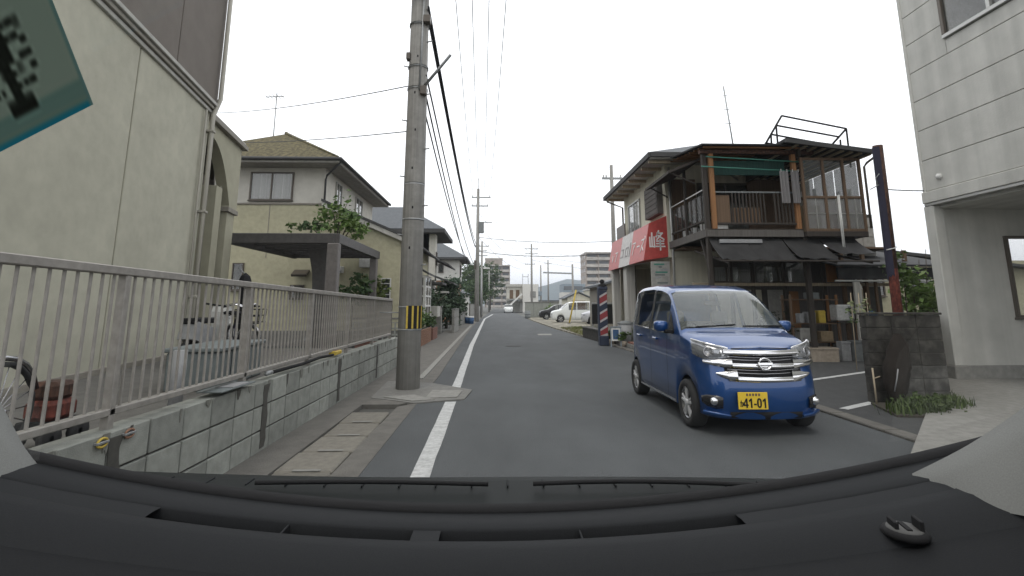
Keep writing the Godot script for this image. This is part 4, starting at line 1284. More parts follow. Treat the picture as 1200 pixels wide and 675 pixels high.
# ------------------------------------------------------------------ right: far buildings beyond the car park
func build_far_right() -> void:
	apartment("tall_apartment_block", "tall pale brown apartment block with rows of balconies above the car park", V(42.5, 0, -205.0), 14.5, 21.5, 8, 3, 14.0, 0.0)
	apartment("higher_apartment_wing", "higher wing of the brown apartment block beside the red awning", V(53.5, 0, -207.0), 7.5, 24.5, 9, 1, 14.0, 0.0)
	# white two-storey building with outside stairs
	var h := thing("white_flats", "white two-storey flats with an outside staircase at the end of the road", "building", V(0, 0, 0))
	span(h, "wall", V(4.95, 0, -112.0), V(7.9, 5.3, -100.0), "white_wall")
	span(h, "upper_wall", V(2.0, 2.6, -112.0), V(4.9, 4.9, -102.0), "cream_up")
	span(h, "parapet", V(1.8, 4.9, -112.3), V(8.1, 5.4, -101.6), "eave_white")
	span(h, "roof_sign_frame", V(5.2, 5.4, -106.0), V(5.3, 7.6, -105.9), "galv")
	span(h, "roof_sign_frame", V(6.3, 5.4, -106.0), V(6.4, 7.6, -105.9), "galv")
	span(h, "roof_sign_frame", V(5.2, 7.0, -106.02), V(6.4, 7.1, -105.92), "galv")
	span(h, "gallery", V(1.6, 2.4, -102.0), V(4.9, 2.6, -100.4), "concrete_pale")
	for k in 8:
		span(h, "step", V(2.3 + k * 0.3, 0.25 + k * 0.28, -100.3), V(2.64 + k * 0.3, 0.33 + k * 0.28, -99.3), "concrete_pale")
	beam(h, "stair_rail", V(2.1, 1.0, -99.3), V(4.8, 3.5, -99.3), 0.12, 0.3, "alu_white")
	for k in 2:
		span(h, "door", V(2.5 + k * 1.2, 2.62, -102.0), V(3.2 + k * 1.2, 4.3, -101.95), "wood_brown")
	span(h, "undercroft_wall", V(2.0, 0, -111.0), V(4.9, 2.4, -110.8), "white_wall")
	for k in 2:
		span(h, "balcony", V(7.9, 0.9 + k * 2.3, -110.0), V(8.7, 1.7 + k * 2.3, -101.0), "blue_grey")
	window(h, V(6.9, 3.4, -100.0), 1.0, 1.1, "alu_dark", 0.0, 2, 1, "curtain")
	# low houses and sheds behind the parked cars
	h = thing("gabled_shed", "small cream gabled shed with a brown shutter behind the white van", "shed", V(10.9, 0, -70.0))
	span(h, "wall", V(-1.5, 0, -6), V(1.5, 2.3, 0), "shop_cream")
	put(h, "gable", prism(PackedVector2Array([Vector2(-1.6, 2.3), Vector2(1.6, 2.3), Vector2(0, 3.0)]), 6.0), "shop_cream", V(0, 0, -6))
	put(h, "roof", prism(PackedVector2Array([Vector2(-1.9, 2.22), Vector2(0, 3.08), Vector2(1.9, 2.22), Vector2(1.9, 2.36), Vector2(0, 3.24), Vector2(-1.9, 2.36)]), 6.6), "roof_grey", V(0, 0, -6.3))
	span(h, "shutter", V(-0.9, 0.1, 0), V(0.9, 2.0, 0.06), "wood_brown")
	h = thing("long_shed", "distant white shed with a grey-blue upper band above the white van", "shed", V(22.0, 0, -150.0))
	span(h, "wall", V(-3.2, 0, -8), V(3.4, 5.0, 0), "white_wall")
	span(h, "upper_band", V(-3.1, 5.0, -8), V(3.3, 7.3, 0.1), "blue_grey")
	span(h, "window_band", V(-2.8, 5.6, 0.1), V(2.6, 6.7, 0.16), "far_dark_pane")
	h = thing("cream_annex", "narrow cream annex beside the gabled shed", "building", V(13.4, 0, -71.0))
	span(h, "wall", V(-0.8, 0, -5), V(1.6, 3.4, 0), "shop_cream")
	span(h, "roof_slab", V(-0.95, 3.4, -5.2), V(1.75, 3.55, 0.2), "eave_white")
	window(h, V(0.3, 2.4, 0), 0.7, 0.9, "alu_dark", 0.0, 1, 1, "curtain")
	h = thing("tin_shed", "dull brown tin-walled shed just beyond the barber shop", "shed", V(7.2, 0, -30.0))
	span(h, "wall", V(-1.0, 0, -5), V(5.0, 2.6, 0), "trim_taupe")
	put(h, "roof", prism(PackedVector2Array([Vector2(-1.4, 2.5), Vector2(5.2, 4.4), Vector2(5.2, 4.5), Vector2(-1.4, 2.62)]), 5.4), "roof_grey", V(0, 0, -5.2))
	put(h, "gable", prism(PackedVector2Array([Vector2(-1.0, 2.6), Vector2(5.0, 2.6), Vector2(5.0, 4.3)]), 5.0), "trim_taupe", V(0, 0, -5))
	h = thing("rail_building", "pale low building behind the far utility poles", "building", V(12.5, 0, -160.0))
	span(h, "wall", V(0.0, 0, -8), V(6.5, 2.4, 0), "shop_cream")
	span(h, "roof_slab", V(-0.3, 2.4, -8.4), V(6.8, 2.8, 0.4), "roof_grey")
	for k in 3:
		span(h, "window", V(0.8 + k * 1.9, 1.0, 0), V(2.0 + k * 1.9, 1.9, 0.06), "far_dark_pane")
	# concrete wall with a bush at the mouth of the car park
	var w := thing("low_wall", "short grey concrete wall at the far edge of the car park", "wall", V(3.95, 0, -62.4))
	for k in 4:
		span(w, "block", V(-0.6 + k * 1.0, 0, -0.15), V(0.38 + k * 1.0, 1.7, 0.15), "block1", 0.02)
	span(w, "coping", V(-0.66, 1.7, -0.2), V(3.45, 1.8, 0.2), "concrete")
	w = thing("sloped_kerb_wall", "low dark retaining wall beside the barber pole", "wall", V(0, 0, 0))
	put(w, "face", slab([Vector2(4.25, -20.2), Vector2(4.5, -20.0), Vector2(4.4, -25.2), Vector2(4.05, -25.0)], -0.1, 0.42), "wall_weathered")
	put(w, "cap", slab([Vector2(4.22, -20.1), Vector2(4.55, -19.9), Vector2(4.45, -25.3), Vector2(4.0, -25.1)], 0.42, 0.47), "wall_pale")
	# dark sheet fence between barber's and car park
	w = thing("sheet_fence", "black sheet-metal screen beyond the striped barber pole", "fence", V(5.2, 0, -26.0))
	for k in 5:
		span(w, "panel", V(-0.5 + k * 0.62, 0.55, -0.02 * (k % 2)), V(0.1 + k * 0.62, 1.5, 0.03 - 0.02 * (k % 2)), "black", 0.004)
	span(w, "top_rail", V(-0.5, 1.5, -0.04), V(2.6, 1.58, 0.04), "galv")
	for k in 3:
		span(w, "post", V(-0.5 + k * 1.5, 0, -0.1), V(-0.42 + k * 1.5, 1.5, -0.03), "galv")

# ------------------------------------------------------------------ utility poles and wires
func cable(called: String, label: String, a: Vector3, b: Vector3, sag: float, r: float, group := "overhead cables", n := 14) -> void:
	var pts := []
	for i in n + 1:
		var t := float(i) / n
		pts.append(a.lerp(b, t) - V(0, sag * 4.0 * t * (1.0 - t), 0))
	var o := put(self, called, tube(pts, r, 5), "cable")
	tag(o, label, "cable", group)

func insulator(parent: Node, at: Vector3) -> void:
	put(parent, "insulator", lathe([Vector2(0.02, 0), Vector2(0.05, 0.03), Vector2(0.03, 0.06), Vector2(0.055, 0.09), Vector2(0.03, 0.12), Vector2(0.02, 0.16), Vector2(0, 0.17)], 8), "plastic_white", at)

func far_pole(called: String, label: String, at: Vector3, h: float, arms: Array, r := 0.17) -> Node3D:
	var p := thing(called, label, "utility pole", at, 0.0, "utility poles")
	put(p, "shaft", tube([V(0, -0.3, 0), V(0, h, 0)], [r, r * 0.62], 12), "pole")
	for a in arms:
		var arm := span(p, "crossarm", V(-a[1], a[0] - 0.05, -0.06), V(a[2], a[0] + 0.05, 0.04), "galv")
		for x in [-a[1] + 0.08, a[2] - 0.08, (a[2] - a[1]) * 0.5 - 0.3]:
			insulator(p, V(x, a[0] + 0.05, 0))
	return p

func build_poles() -> void:
	# near pole
	var p := thing("utility_pole", "thick grey concrete utility pole with yellow-black striped plate beside the pavement", "utility pole", V(-1.57, 0, -9.68), 0.0, "utility poles")
	put(p, "shaft", tube([V(0, -0.4, 0), V(0.0, 4, 0), V(0.0, 12.5, 0)], [0.213, 0.195, 0.145], 28), "pole")
	for y in [1.02, 1.42, 3.02, 3.7, 5.6, 6.05, 6.95]:
		put(p, "band", lathe([Vector2(0.2, 0), Vector2(0.219 - y * 0.0052, 0.0), Vector2(0.219 - y * 0.0052, 0.035), Vector2(0.2, 0.035)], 24), "galv", V(0, y, 0))
	for k in 9:
		var a: float = [0.4, 2.6][k % 2]
		bar(p, "step_bolt", V(cos(a) * 0.16, 2.2 + k * 0.55, sin(a) * 0.16), V(cos(a) * 0.3, 2.2 + k * 0.55, sin(a) * 0.3), 0.012, "galv", 6)
	for k in 6:
		put(p, "bolt_hole", cbox(V(0.03, 0.05, 0.03), 0.008), "black", V(-0.02 + 0.03 * (k % 2), 2.5 + k * 0.75, 0.205 - (2.5 + k * 0.75) * 0.0053))
	# striped warning plate wrapped round the pole, facing the oncoming traffic side
	var pl := Node3D.new()
	pl.name = "warning_plate"
	p.add_child(pl)
	for k in 11:
		var st := sto(false)
		var rows := []
		var a0 := 0.95 + k * 0.15
		for j in 4:
			var a := a0 - 0.15 * j / 3.0
			rows.append([V(cos(a) * 0.222, 1.06, sin(a) * 0.222), V(cos(a) * 0.222, 1.46, sin(a) * 0.222)])
		rows.reverse()
		loft(st, rows)
		put(pl, "stripe", done(st), "yellow" if k % 3 == 1 else "black", Vector3.ZERO, V(0, 0.72, 0))
	bar(p, "strap", V(-0.2, 1.34, 0.05), V(-0.55, 1.34, 0.0), 0.012, "galv", 6)
	# brackets near the top
	bar(p, "bracket_arm", V(0.12, 5.62, 0.12), V(0.68, 6.12, 0.5), 0.028, "galv", 8)
	bar(p, "conduit", V(0.06, 5.55, 0.18), V(0.1, 7.6, 0.17), 0.02, "galv", 8)
	span(p, "crossarm", V(-0.4, 7.55, 0.14), V(0.55, 7.64, 0.24), "galv")
	insulator(p, V(0.45, 7.64, 0.19))
	span(p, "clamp", V(0.08, 5.45, 0.1), V(0.2, 5.62, 0.24), "alu_dark")
	span(p, "clamp", V(0.1, 6.95, 0.08), V(0.24, 7.1, 0.24), "alu_dark")
	span(p, "clamp", V(-0.22, 6.2, 0.02), V(-0.14, 6.34, 0.16), "alu_dark")
	# second pole down the road
	var p2 := far_pole("utility_pole", "tall far utility pole with transformer box and crossarms left of the road", V(-1.75, 0, -47.0), 12.0, [[11.2, 0.6, 1.15], [10.4, 0.6, 0.95]], 0.2)
	span(p2, "transformer", V(0.1, 7.9, -0.25), V(0.55, 8.9, 0.2), "grey_metal")
	bar(p2, "lightning_rod", V(0, 11.9, 0), V(0, 13.0, 0), 0.03, "galv", 6)
	span(p2, "crossarm", V(-0.1, 8.85, -0.05), V(1.3, 8.93, 0.05), "galv")
	span(p2, "lamp_arm", V(0, 5.8, -0.05), V(0.9, 5.87, 0.05), "galv")
	span(p2, "cable_box", V(-0.3, 4.6, -0.15), V(-0.1, 5.4, 0.2), "alu_dark")
	# poles further away
	far_pole("utility_pole", "distant utility pole rising in front of the left trees", V(-1.9, 0, -66.0), 9.4, [[8.8, 0.9, 0.9], [8.2, 0.6, 0.6]], 0.17)
	far_pole("utility_pole", "slim distant pole beside the tree crowns left of the road", V(-2.3, 0, -58.0), 6.6, [], 0.13)
	far_pole("utility_pole", "distant utility pole with round transformer in front of the white flats", V(5.6, 0, -84.0), 11.2, [[10.4, 1.1, 1.1], [9.6, 1.0, 1.0], [7.9, 1.1, 0.5]], 0.2)
	var d := far_pole("utility_pole", "grey railway mast to the right of the white flats", V(11.6, 0, -118.0), 11.5, [[10.6, 0.8, 0.8]], 0.22)
	far_pole("utility_pole", "plain steel mast left of the other railway mast", V(9.6, 0, -114.0), 10.0, [], 0.2)
	d = far_pole("utility_pole", "dark thick railway mast beside the tall apartment block", V(15.4, 0, -106.0), 9.6, [], 0.28)
	beam(d, "gantry_beam", V(-6.0, 7.9, 0), V(0, 7.7, 0), 0.25, 0.3, "galv")
	far_pole("utility_pole", "utility pole standing behind the far end of the barber shop", V(5.9, 0, -26.0), 8.6, [[7.9, 0.5, 0.55]], 0.14)
	far_pole("utility_pole", "small distant pole at the end of the left garden wall", V(-1.6, 0, -110.0), 8.5, [[7.8, 1.0, 1.0]], 0.2)
	# street lamp on the far left pole
	var sl := thing("street_lamp", "small white street lamp head on an arm among the left trees", "street lamp", V(-1.75, 0, -60.0))
	bar(sl, "pole", V(0, -0.1, 0), V(0, 5.6, 0), 0.06, "galv", 8)
	bar(sl, "arm", V(0, 5.6, 0), V(0.7, 5.75, 0), 0.035, "galv", 6)
	span(sl, "lamp_head", V(0.2, 5.5, -0.15), V(0.95, 5.66, 0.15), "alu_white", 0.04)
	# wires
	var a := V(-1.42, 0, -9.55)
	var b := V(-1.85, 0, -46.9)
	cable("thick_cable", "thick black bundled cable hanging from the near pole down the road", V(-1.42, 7.3, -9.6), V(-1.95, 6.6, -46.9), 0.55, 0.035)
	cable("thick_cable", "second thick cable bound beside the black bundle from the near pole", V(-1.38, 7.3, -9.5), V(-1.9, 6.9, -46.9), 0.62, 0.022)
	cable("hanging_cable", "black cable sagging low from the near pole past the grey roof", V(-1.4, 5.5, -9.6), V(-2.4, 4.4, -44.0), 0.35, 0.018)
	cable("hanging_cable", "black cable sagging between near pole and far transformer pole", V(-1.4, 5.9, -9.6), V(-1.9, 4.9, -46.8), 0.75, 0.018)
	cable("hanging_cable", "lowest loop of cable ending at the far transformer pole", V(-1.42, 5.2, -9.6), V(-1.9, 5.2, -46.8), 1.25, 0.016)
	cable("house_wire", "upper wire from the left roofs to the near pole", V(-10.6, 8.6, -19.0), V(-1.72, 5.72, -9.7), 0.12, 0.011)
	cable("house_wire", "lower wire from the left roofs to the near pole", V(-9.6, 7.45, -19.0), V(-1.74, 4.78, -9.7), 0.06, 0.011)
	for k in 4:
		cable("overhead_line", ["leftmost", "second from the left", "third from the left", "rightmost"][k] + " thin overhead power line running down the road", V(-0.9 + k * 0.55, 12.4 - 0.3 * (k % 2), 2.0), V(-2.2 + k * 0.5, 11.3, -47.0), 1.0, 0.014, "thin overhead power lines", 24)
	cable("crossing_wire", "upper wire crossing the road towards the barber shop roof", V(-1.6, 7.5, -47.0), V(13.0, 6.3, -36.0), 0.5, 0.022)
	cable("crossing_wire", "lower wire crossing the road from far pole to shop awning", V(-1.6, 6.2, -47.0), V(12.0, 5.4, -34.0), 0.6, 0.025)
	for k in 4:
		cable("distant_wire", ["topmost", "second highest", "third highest", "lowest"][k] + " faint wire from transformer pole towards the white flats", V(-1.75, 10.9 - k * 1.1, -47.0), V(5.6 - 0.6 * k, 9.8 - k * 0.9, -84.0), 0.6, 0.014, "distant wires")
	for k in 3:
		cable("distant_wire", ["top", "middle", "bottom"][k] + " faint wire from the flats' pole towards the apartment block", V(5.6, 10.4 - k * 0.9, -84.0), V(30.0, 9.8 - k, -100.0), 0.7, 0.016, "distant wires")
	cable("corner_wire", "dark wire from the red pole to the white building", V(8.65, 4.0, -11.05), V(9.3, 3.75, -9.9), 0.03, 0.012)

# ------------------------------------------------------------------ vehicles
# own axes of a car: front at z = 0 facing +z, s = distance behind the front, y up
var cp := {}

func kv(keys: Array, s: float) -> float:
	if s <= keys[0][0]:
		return keys[0][1]
	for i in keys.size() - 1:
		if s <= keys[i + 1][0]:
			return lerpf(keys[i][1], keys[i + 1][1], (s - keys[i][0]) / (keys[i + 1][0] - keys[i][0]))
	return keys[-1][1]

func car_lean(s: float, y: float) -> float:
	var l: float = maxf(0.0, y - 0.5) * cp.lean + maxf(0.0, 0.36 - y) * 0.35
	return l * (1.0 - smoothstep(0.0, 0.7, s))

func car_bottom(s: float) -> float:
	var y: float = cp.clear
	for w in cp.wheels:
		var d := absf(s - w)
		if d < cp.arch:
			y = maxf(y, cp.hub + sqrt(cp.arch * cp.arch - d * d))
	return y

func car_section(s: float) -> Array:
	var w := kv(cp.W, s)
	var t := kv(cp.T, s)
	var b: float = minf(kv(cp.B, s), t - 0.075)
	var yb := car_bottom(s)
	var x4: float = w - 0.012
	var xt: float = x4 - (t - 0.07 - b) * cp.tumble
	var l := [Vector2(w - 0.06, yb), Vector2(w - 0.004, yb + 0.03), Vector2(w, lerpf(yb + 0.03, b, 0.35)), Vector2(w + 0.004, lerpf(yb + 0.03, b, 0.6)), Vector2(w - 0.004, lerpf(yb + 0.03, b, 0.85)), Vector2(x4, b), Vector2(lerpf(x4, xt, 0.5), lerpf(b, t - 0.07, 0.5)), Vector2(xt, t - 0.07), Vector2(xt - 0.025, t - 0.03), Vector2(xt - 0.09, t - 0.006), Vector2(xt * 0.5, t + 0.004), Vector2(0, t + 0.012)]
	return l

func car_pt(x: float, y: float, s: float) -> Vector3:
	return V(x, y, -(s + car_lean(s, y)))

func car_front_s(x: float) -> float:
	var s0: float = cp.W[0][0]
	var w0: float = cp.W[0][1]
	x = absf(x)
	if x <= w0:
		return s0 - cp.bulge * (1.0 - pow(x / w0, 2))
	for i in cp.W.size() - 1:
		if x <= cp.W[i + 1][1]:
			return lerpf(cp.W[i][0], cp.W[i + 1][0], (x - cp.W[i][1]) / maxf(0.0001, cp.W[i + 1][1] - cp.W[i][1]))
	return 0.8

func front_at(x: float, y: float, off := 0.0) -> Vector3:
	var s := car_front_s(x)
	var o := V(signf(x) * off * smoothstep(0.4, 0.75, absf(x)), 0, off)
	return car_pt(x, y, s) + o

func front_patch(parent: Node, called: String, cols: Array, m: String, off := 0.012) -> MeshInstance3D:
	# columns of [x, low y, high y] from left to right
	var st := sto(false)
	var rows := [[], [], [], [], []]
	for c in cols:
		rows[0].append(front_at(c[0], c[1], -0.01))
		rows[4].append(front_at(c[0], c[2], -0.01))
		for j in 3:
			rows[j + 1].append(front_at(c[0], lerpf(c[1], c[2], j / 2.0), off))
	loft(st, rows)
	return put(parent, called, done(st), m)

func side_x(s: float, y: float) -> float:
	var w := kv(cp.W, s)
	var t := kv(cp.T, s)
	var b: float = minf(kv(cp.B, s), t - 0.075)
	if y <= b:
		return w + 0.003
	return w - 0.012 - (y - b) * cp.tumble

func side_patch(parent: Node, called: String, cols: Array, m: String, sg: float, off := 0.008) -> MeshInstance3D:
	# columns of [s, low y, high y] from front to rear
	var st := sto(false)
	var rows := [[], [], [], []]
	for c in cols:
		for j in 4:
			var y := lerpf(c[1], c[2], j / 3.0)
			rows[j].append(V(sg * (side_x(c[0], y) + off), y, -(c[0] + car_lean(c[0], y))))
	if sg < 0:
		for r in rows:
			r.reverse()
	loft(st, rows)
	return put(parent, called, done(st), m)

func top_y(s: float, x: float) -> float:
	var l := car_section(s)
	x = absf(x)
	for i in range(7, l.size() - 1):
		if x <= l[i].x and x >= l[i + 1].x:
			return lerpf(l[i].y, l[i + 1].y, (l[i].x - x) / maxf(0.0001, l[i].x - l[i + 1].x))
	return l[7].y

func screen_patch(parent: Node, called: String, s0: float, s1: float, inset: float, m: String, off := 0.012) -> MeshInstance3D:
	var st := sto(false)
	var rows := []
	for i in 9:
		var s := lerpf(s0, s1, i / 8.0)
		var xm: float = car_section(s)[7].x - inset
		var row := []
		for j in 13:
			var x := xm * (j / 6.0 - 1.0)
			var bow := 0.05 * pow(x / xm, 2) * (1.0 - i / 8.0)
			row.append(V(x, top_y(s + bow, x) + off * 0.8, -(s + bow) + off * 0.7))
		rows.append(row)
	loft(st, rows)
	return put(parent, called, done(st), m)

func wheel(parent: Node, at: Vector3, r: float, sg: float, rim_m := "rim") -> void:
	var w := Node3D.new()
	w.name = numbered(parent, "wheel")
	parent.add_child(w)
	w.position = at
	w.rotation.z = -PI / 2 * sg
	put(w, "tyre", lathe([Vector2(r * 0.62, -0.1), Vector2(r * 0.93, -0.1), Vector2(r, -0.07), Vector2(r, 0.06), Vector2(r * 0.94, 0.085), Vector2(r * 0.72, 0.085), Vector2(r * 0.68, 0.07), Vector2(r * 0.66, 0.0)], 28), "rubber")
	var st := sto(false)
	put(w, "rim", lathe([Vector2(r * 0.67, 0.02), Vector2(r * 0.69, 0.074), Vector2(r * 0.62, 0.07), Vector2(r * 0.58, 0.02), Vector2(0, 0.01)], 24), "chrome_dark")
	for k in 5:
		for o in [-0.16, 0.16]:
			var a: float = TAU * k / 5.0 + o
			var d := V(cos(a), 0, sin(a))
			beam(w, "spoke", d * r * 0.1 + V(0, 0.062, 0), d * r * 0.63 + V(0, 0.06, 0), r * 0.11, 0.025, rim_m)
	put(w, "hub_cap", lathe([Vector2(r * 0.17, 0.04), Vector2(r * 0.17, 0.078), Vector2(r * 0.1, 0.086), Vector2(0, 0.086)], 14), rim_m)

func car_body(parent: Node, paint: String) -> void:
	var st := sto(false)
	var rows := []
	var stations := []
	var s: float = cp.W[0][0]
	var last: float = cp.W[-1][0]
	while s < last + 0.0001:
		var half := car_section(s)
		var row := []
		for p in half:
			row.append(car_pt(-p.x, p.y, s))
		for i in range(half.size() - 2, -1, -1):
			row.append(car_pt(half[i].x, half[i].y, s))
		rows.append(row)
		stations.append(s)
		s += 0.04
	var n: int = rows[0].size()
	for i in rows.size() - 1:
		var mid: float = (stations[i] + stations[i + 1]) / 2.0
		for j in n - 1:
			var k := mini(j, n - 2 - j)
			var open := false
			if k >= 8 and mid > cp.screen[0] and mid < cp.screen[1]:
				open = true
			if k == 5 or k == 6:
				for g in cp.glazed:
					if mid > g[0] and mid < g[1]:
						open = true
			if not open:
				q(st, rows[i][j], rows[i][j + 1], rows[i + 1][j + 1], rows[i + 1][j])
	# front and rear faces
	for e in 2:
		var se: float = cp.W[0][0] if e == 0 else s - 0.04
		var half := car_section(se)
		var grid := []
		for p in half:
			var r := []
			for k in 13:
				var t := k / 6.0 - 1.0
				var bulge: float = cp.bulge * (1.0 - t * t) * (1.0 if e == 0 else -0.8)
				r.append(car_pt(p.x * t, p.y, se) + V(0, 0, bulge))
			if e == 1:
				r.reverse()
			grid.append(r)
		loft(st, grid)
	put(parent, "body", done(st), paint)
	# dark floor and wheel wells inside
	span(parent, "underbody", V(-0.56, cp.clear + 0.02, -last + 0.15), V(0.56, 0.62, -0.35), "black")

func build_vehicles() -> void:
	# ---- blue kei car coming towards us
	cp = {"lean": 0.22, "clear": 0.19, "arch": 0.325, "hub": 0.285, "wheels": [0.62, 3.0], "tumble": 0.2, "bulge": 0.06, "screen": [0.80, 1.40], "glazed": [[1.28, 1.98], [2.08, 2.74], [2.82, 3.06]],
		"W": [[0.07, 0.5], [0.1, 0.57], [0.16, 0.635], [0.26, 0.685], [0.42, 0.72], [0.8, 0.7375], [2.9, 0.7375], [3.12, 0.72], [3.28, 0.68], [3.38, 0.6]],
		"T": [[0.07, 0.975], [0.12, 1.0], [0.2, 1.03], [0.4, 1.085], [0.62, 1.125], [0.76, 1.15], [1.0, 1.375], [1.22, 1.56], [1.36, 1.655], [1.5, 1.71], [1.75, 1.755], [2.2, 1.785], [2.8, 1.775], [3.1, 1.73], [3.24, 1.65], [3.38, 1.3]],
		"B": [[0.07, 0.9], [0.4, 1.0], [0.76, 1.07], [1.4, 1.09], [2.5, 1.14], [3.4, 1.2]]}
	var c := thing("blue_car", "shiny blue compact wagon with chrome grille and yellow plate coming towards us", "car", V(3.1, 0, -6.1))
	car_body(c, "car_blue")
	screen_patch(c, "windscreen", 0.775, 1.42, 0.004, "pane_sky_tint", 0.009)
	screen_patch(c, "windscreen_inner_face", 0.775, 1.42, 0.006, "pane_sky_tint", 0.003)
	for sg in [-1.0, 1.0]:
		side_patch(c, "quarter_pane", [[0.98, 1.10, 1.12], [1.12, 1.10, 1.28], [1.235, 1.10, 1.40]], "black_gloss", sg, 0.004)
		side_patch(c, "front_window", [[1.27, 1.085, 1.52], [1.4, 1.09, 1.62], [1.55, 1.095, 1.66], [2.0, 1.115, 1.70]], "pane_sky_tint", sg, 0.006)
		side_patch(c, "rear_window", [[2.06, 1.12, 1.70], [2.5, 1.14, 1.71], [2.76, 1.15, 1.70]], "pane_car", sg, 0.006)
		side_patch(c, "rear_quarter_pane", [[2.8, 1.155, 1.70], [2.95, 1.16, 1.68], [3.08, 1.17, 1.65]], "pane_car", sg, 0.006)
		side_patch(c, "door_pillar", [[1.98, 1.11, 1.70], [2.08, 1.115, 1.70]], "black_gloss", sg, 0.009)
		side_patch(c, "rear_pillar", [[2.74, 1.14, 1.70], [2.82, 1.145, 1.70]], "black_gloss", sg, 0.009)
		side_patch(c, "belt_moulding", [[1.0, 1.092, 1.108], [1.5, 1.10, 1.116], [2.2, 1.118, 1.134], [2.9, 1.145, 1.16]], "chrome", sg, 0.012)
		side_patch(c, "sill_moulding", [[0.98, 0.235, 0.262], [1.8, 0.235, 0.262], [2.62, 0.235, 0.262]], "chrome", sg, 0.01)
		for s in [1.27, 2.04]:
			side_patch(c, "door_gap", [[s - 0.004, 0.27, 1.1], [s + 0.004, 0.27, 1.1]], "black", sg, 0.003)
		side_patch(c, "door_gap", [[2.86, 0.64, 1.16], [2.868, 0.64, 1.16]], "black", sg, 0.003)
		for s in [1.75, 2.62]:
			var hd := box(c, "door_handle", V(0.035, 0.035, 0.19), "car_blue", V(sg * 0.757, 0.99, -s), Vector3.ZERO, 0.012)
		# mirror
		var mi := put(c, "wing_mirror", lathe([Vector2(0, -0.085), Vector2(0.07, -0.08), Vector2(0.1, -0.04), Vector2(0.108, 0.02), Vector2(0.1, 0.07), Vector2(0.06, 0.09), Vector2(0, 0.092)], 16), "car_blue", V(sg * 0.855, 1.19, -1.12))
		mi.scale = V(0.92, 0.8, 0.7)
		span(mi, "mirror_glass", V(-0.08, -0.06, -0.105), V(0.08, 0.06, -0.095), "chrome_dark", 0.003)
		box(c, "mirror_arm", V(0.12, 0.05, 0.08), "black", V(sg * 0.76, 1.125, -1.09), Vector3.ZERO, 0.015)
		# wheels
		for s in [0.62, 3.0]:
			wheel(c, V(sg * 0.66, 0.282, -s), 0.282, sg)
		for s in [0.62, 3.0]:
			var st := sto(false)
			var rows := []
			for i in 17:
				var a := PI * i / 16.0
				var ys := 0.285 + 0.325 * sin(a)
				var ss: float = s + 0.325 * cos(a)
				rows.append([V(sg * 0.70, ys, -ss), V(sg * 0.5, ys, -ss)])
			if sg > 0:
				rows.reverse()
			loft(st, rows)
			put(c, "wheel_well", done(st), "black")
		# head lamp: housing, projector, glass
		var cols := [[0.38, 0.875, 0.97], [0.42, 0.862, 0.985], [0.50, 0.85, 1.0], [0.58, 0.845, 1.02], [0.64, 0.85, 1.035], [0.68, 0.87, 1.05], [0.705, 0.9, 1.06]]
		var gc := []
		for k in cols:
			gc.append([sg * k[0], k[1], k[2]])
		if sg < 0:
			gc.reverse()
		var hl := front_patch(c, "headlamp", gc, "lamp_inner", 0.006)
		var pp := front_at(sg * 0.585, 0.93, 0.012)
		put(hl, "projector", lathe([Vector2(0.062, -0.01), Vector2(0.06, 0.012), Vector2(0.045, 0.015), Vector2(0.043, 0.0), Vector2(0.0, 0.012)], 18), "chrome_dark", pp, V(PI / 2, 0, 0)).rotation = V(PI / 2 - 0.2, 0, -sg * 0.5)
		put(hl, "reflector", lathe([Vector2(0.03, 0.0), Vector2(0.034, 0.012), Vector2(0.0, 0.002)], 14), "chrome", front_at(sg * 0.45, 0.92, 0.01), V(PI / 2, 0, 0))
		var tcols := []
		for k in cols:
			tcols.append([sg * k[0], k[2] - 0.006, k[2] + 0.012])
		if sg < 0:
			tcols.reverse()
		front_patch(hl, "chrome_brow", tcols, "chrome", 0.016)
		front_patch(hl, "lamp_glass", gc, "lamp_glass", 0.026)
		# chrome wings under the lamps
		for wing in [[[0.36, 0.755, 0.855], [0.46, 0.765, 0.85], [0.56, 0.785, 0.842], [0.64, 0.81, 0.838]], [[0.32, 0.61, 0.73], [0.42, 0.63, 0.72], [0.5, 0.665, 0.71], [0.54, 0.69, 0.705]]]:
			var wc := []
			for k in wing:
				wc.append([sg * k[0], k[1], k[2]])
			if sg < 0:
				wc.reverse()
			front_patch(c, "chrome_wing", wc, "chrome", 0.03)
		# fog lamp
		var fc := []
		for k in [[0.5, 0.31, 0.43], [0.57, 0.30, 0.45], [0.64, 0.32, 0.45], [0.68, 0.36, 0.43]]:
			fc.append([sg * k[0], k[1], k[2]])
		if sg < 0:
			fc.reverse()
		front_patch(c, "fog_recess", fc, "black_gloss", 0.006)
		var fl := put(c, "fog_lamp", lathe([Vector2(0.045, -0.01), Vector2(0.045, 0.012), Vector2(0.036, 0.018), Vector2(0, 0.024)], 16), "chrome", front_at(sg * 0.585, 0.385, 0.01), V(PI / 2, 0, 0))
		var lc := []
		for k in [[0.42, 0.215, 0.235], [0.55, 0.22, 0.26], [0.66, 0.235, 0.275]]:
			lc.append([sg * k[0], k[1], k[2]])
		if sg < 0:
			lc.reverse()
		front_patch(c, "bumper_lip", lc, "car_blue", 0.035)
	# grille
	var gr := front_patch(c, "grille", [[-0.45, 0.64, 0.94], [-0.3, 0.64, 0.95], [-0.15, 0.64, 0.955], [0.0, 0.64, 0.957], [0.15, 0.64, 0.955], [0.3, 0.64, 0.95], [0.45, 0.64, 0.94]], "black", 0.005)
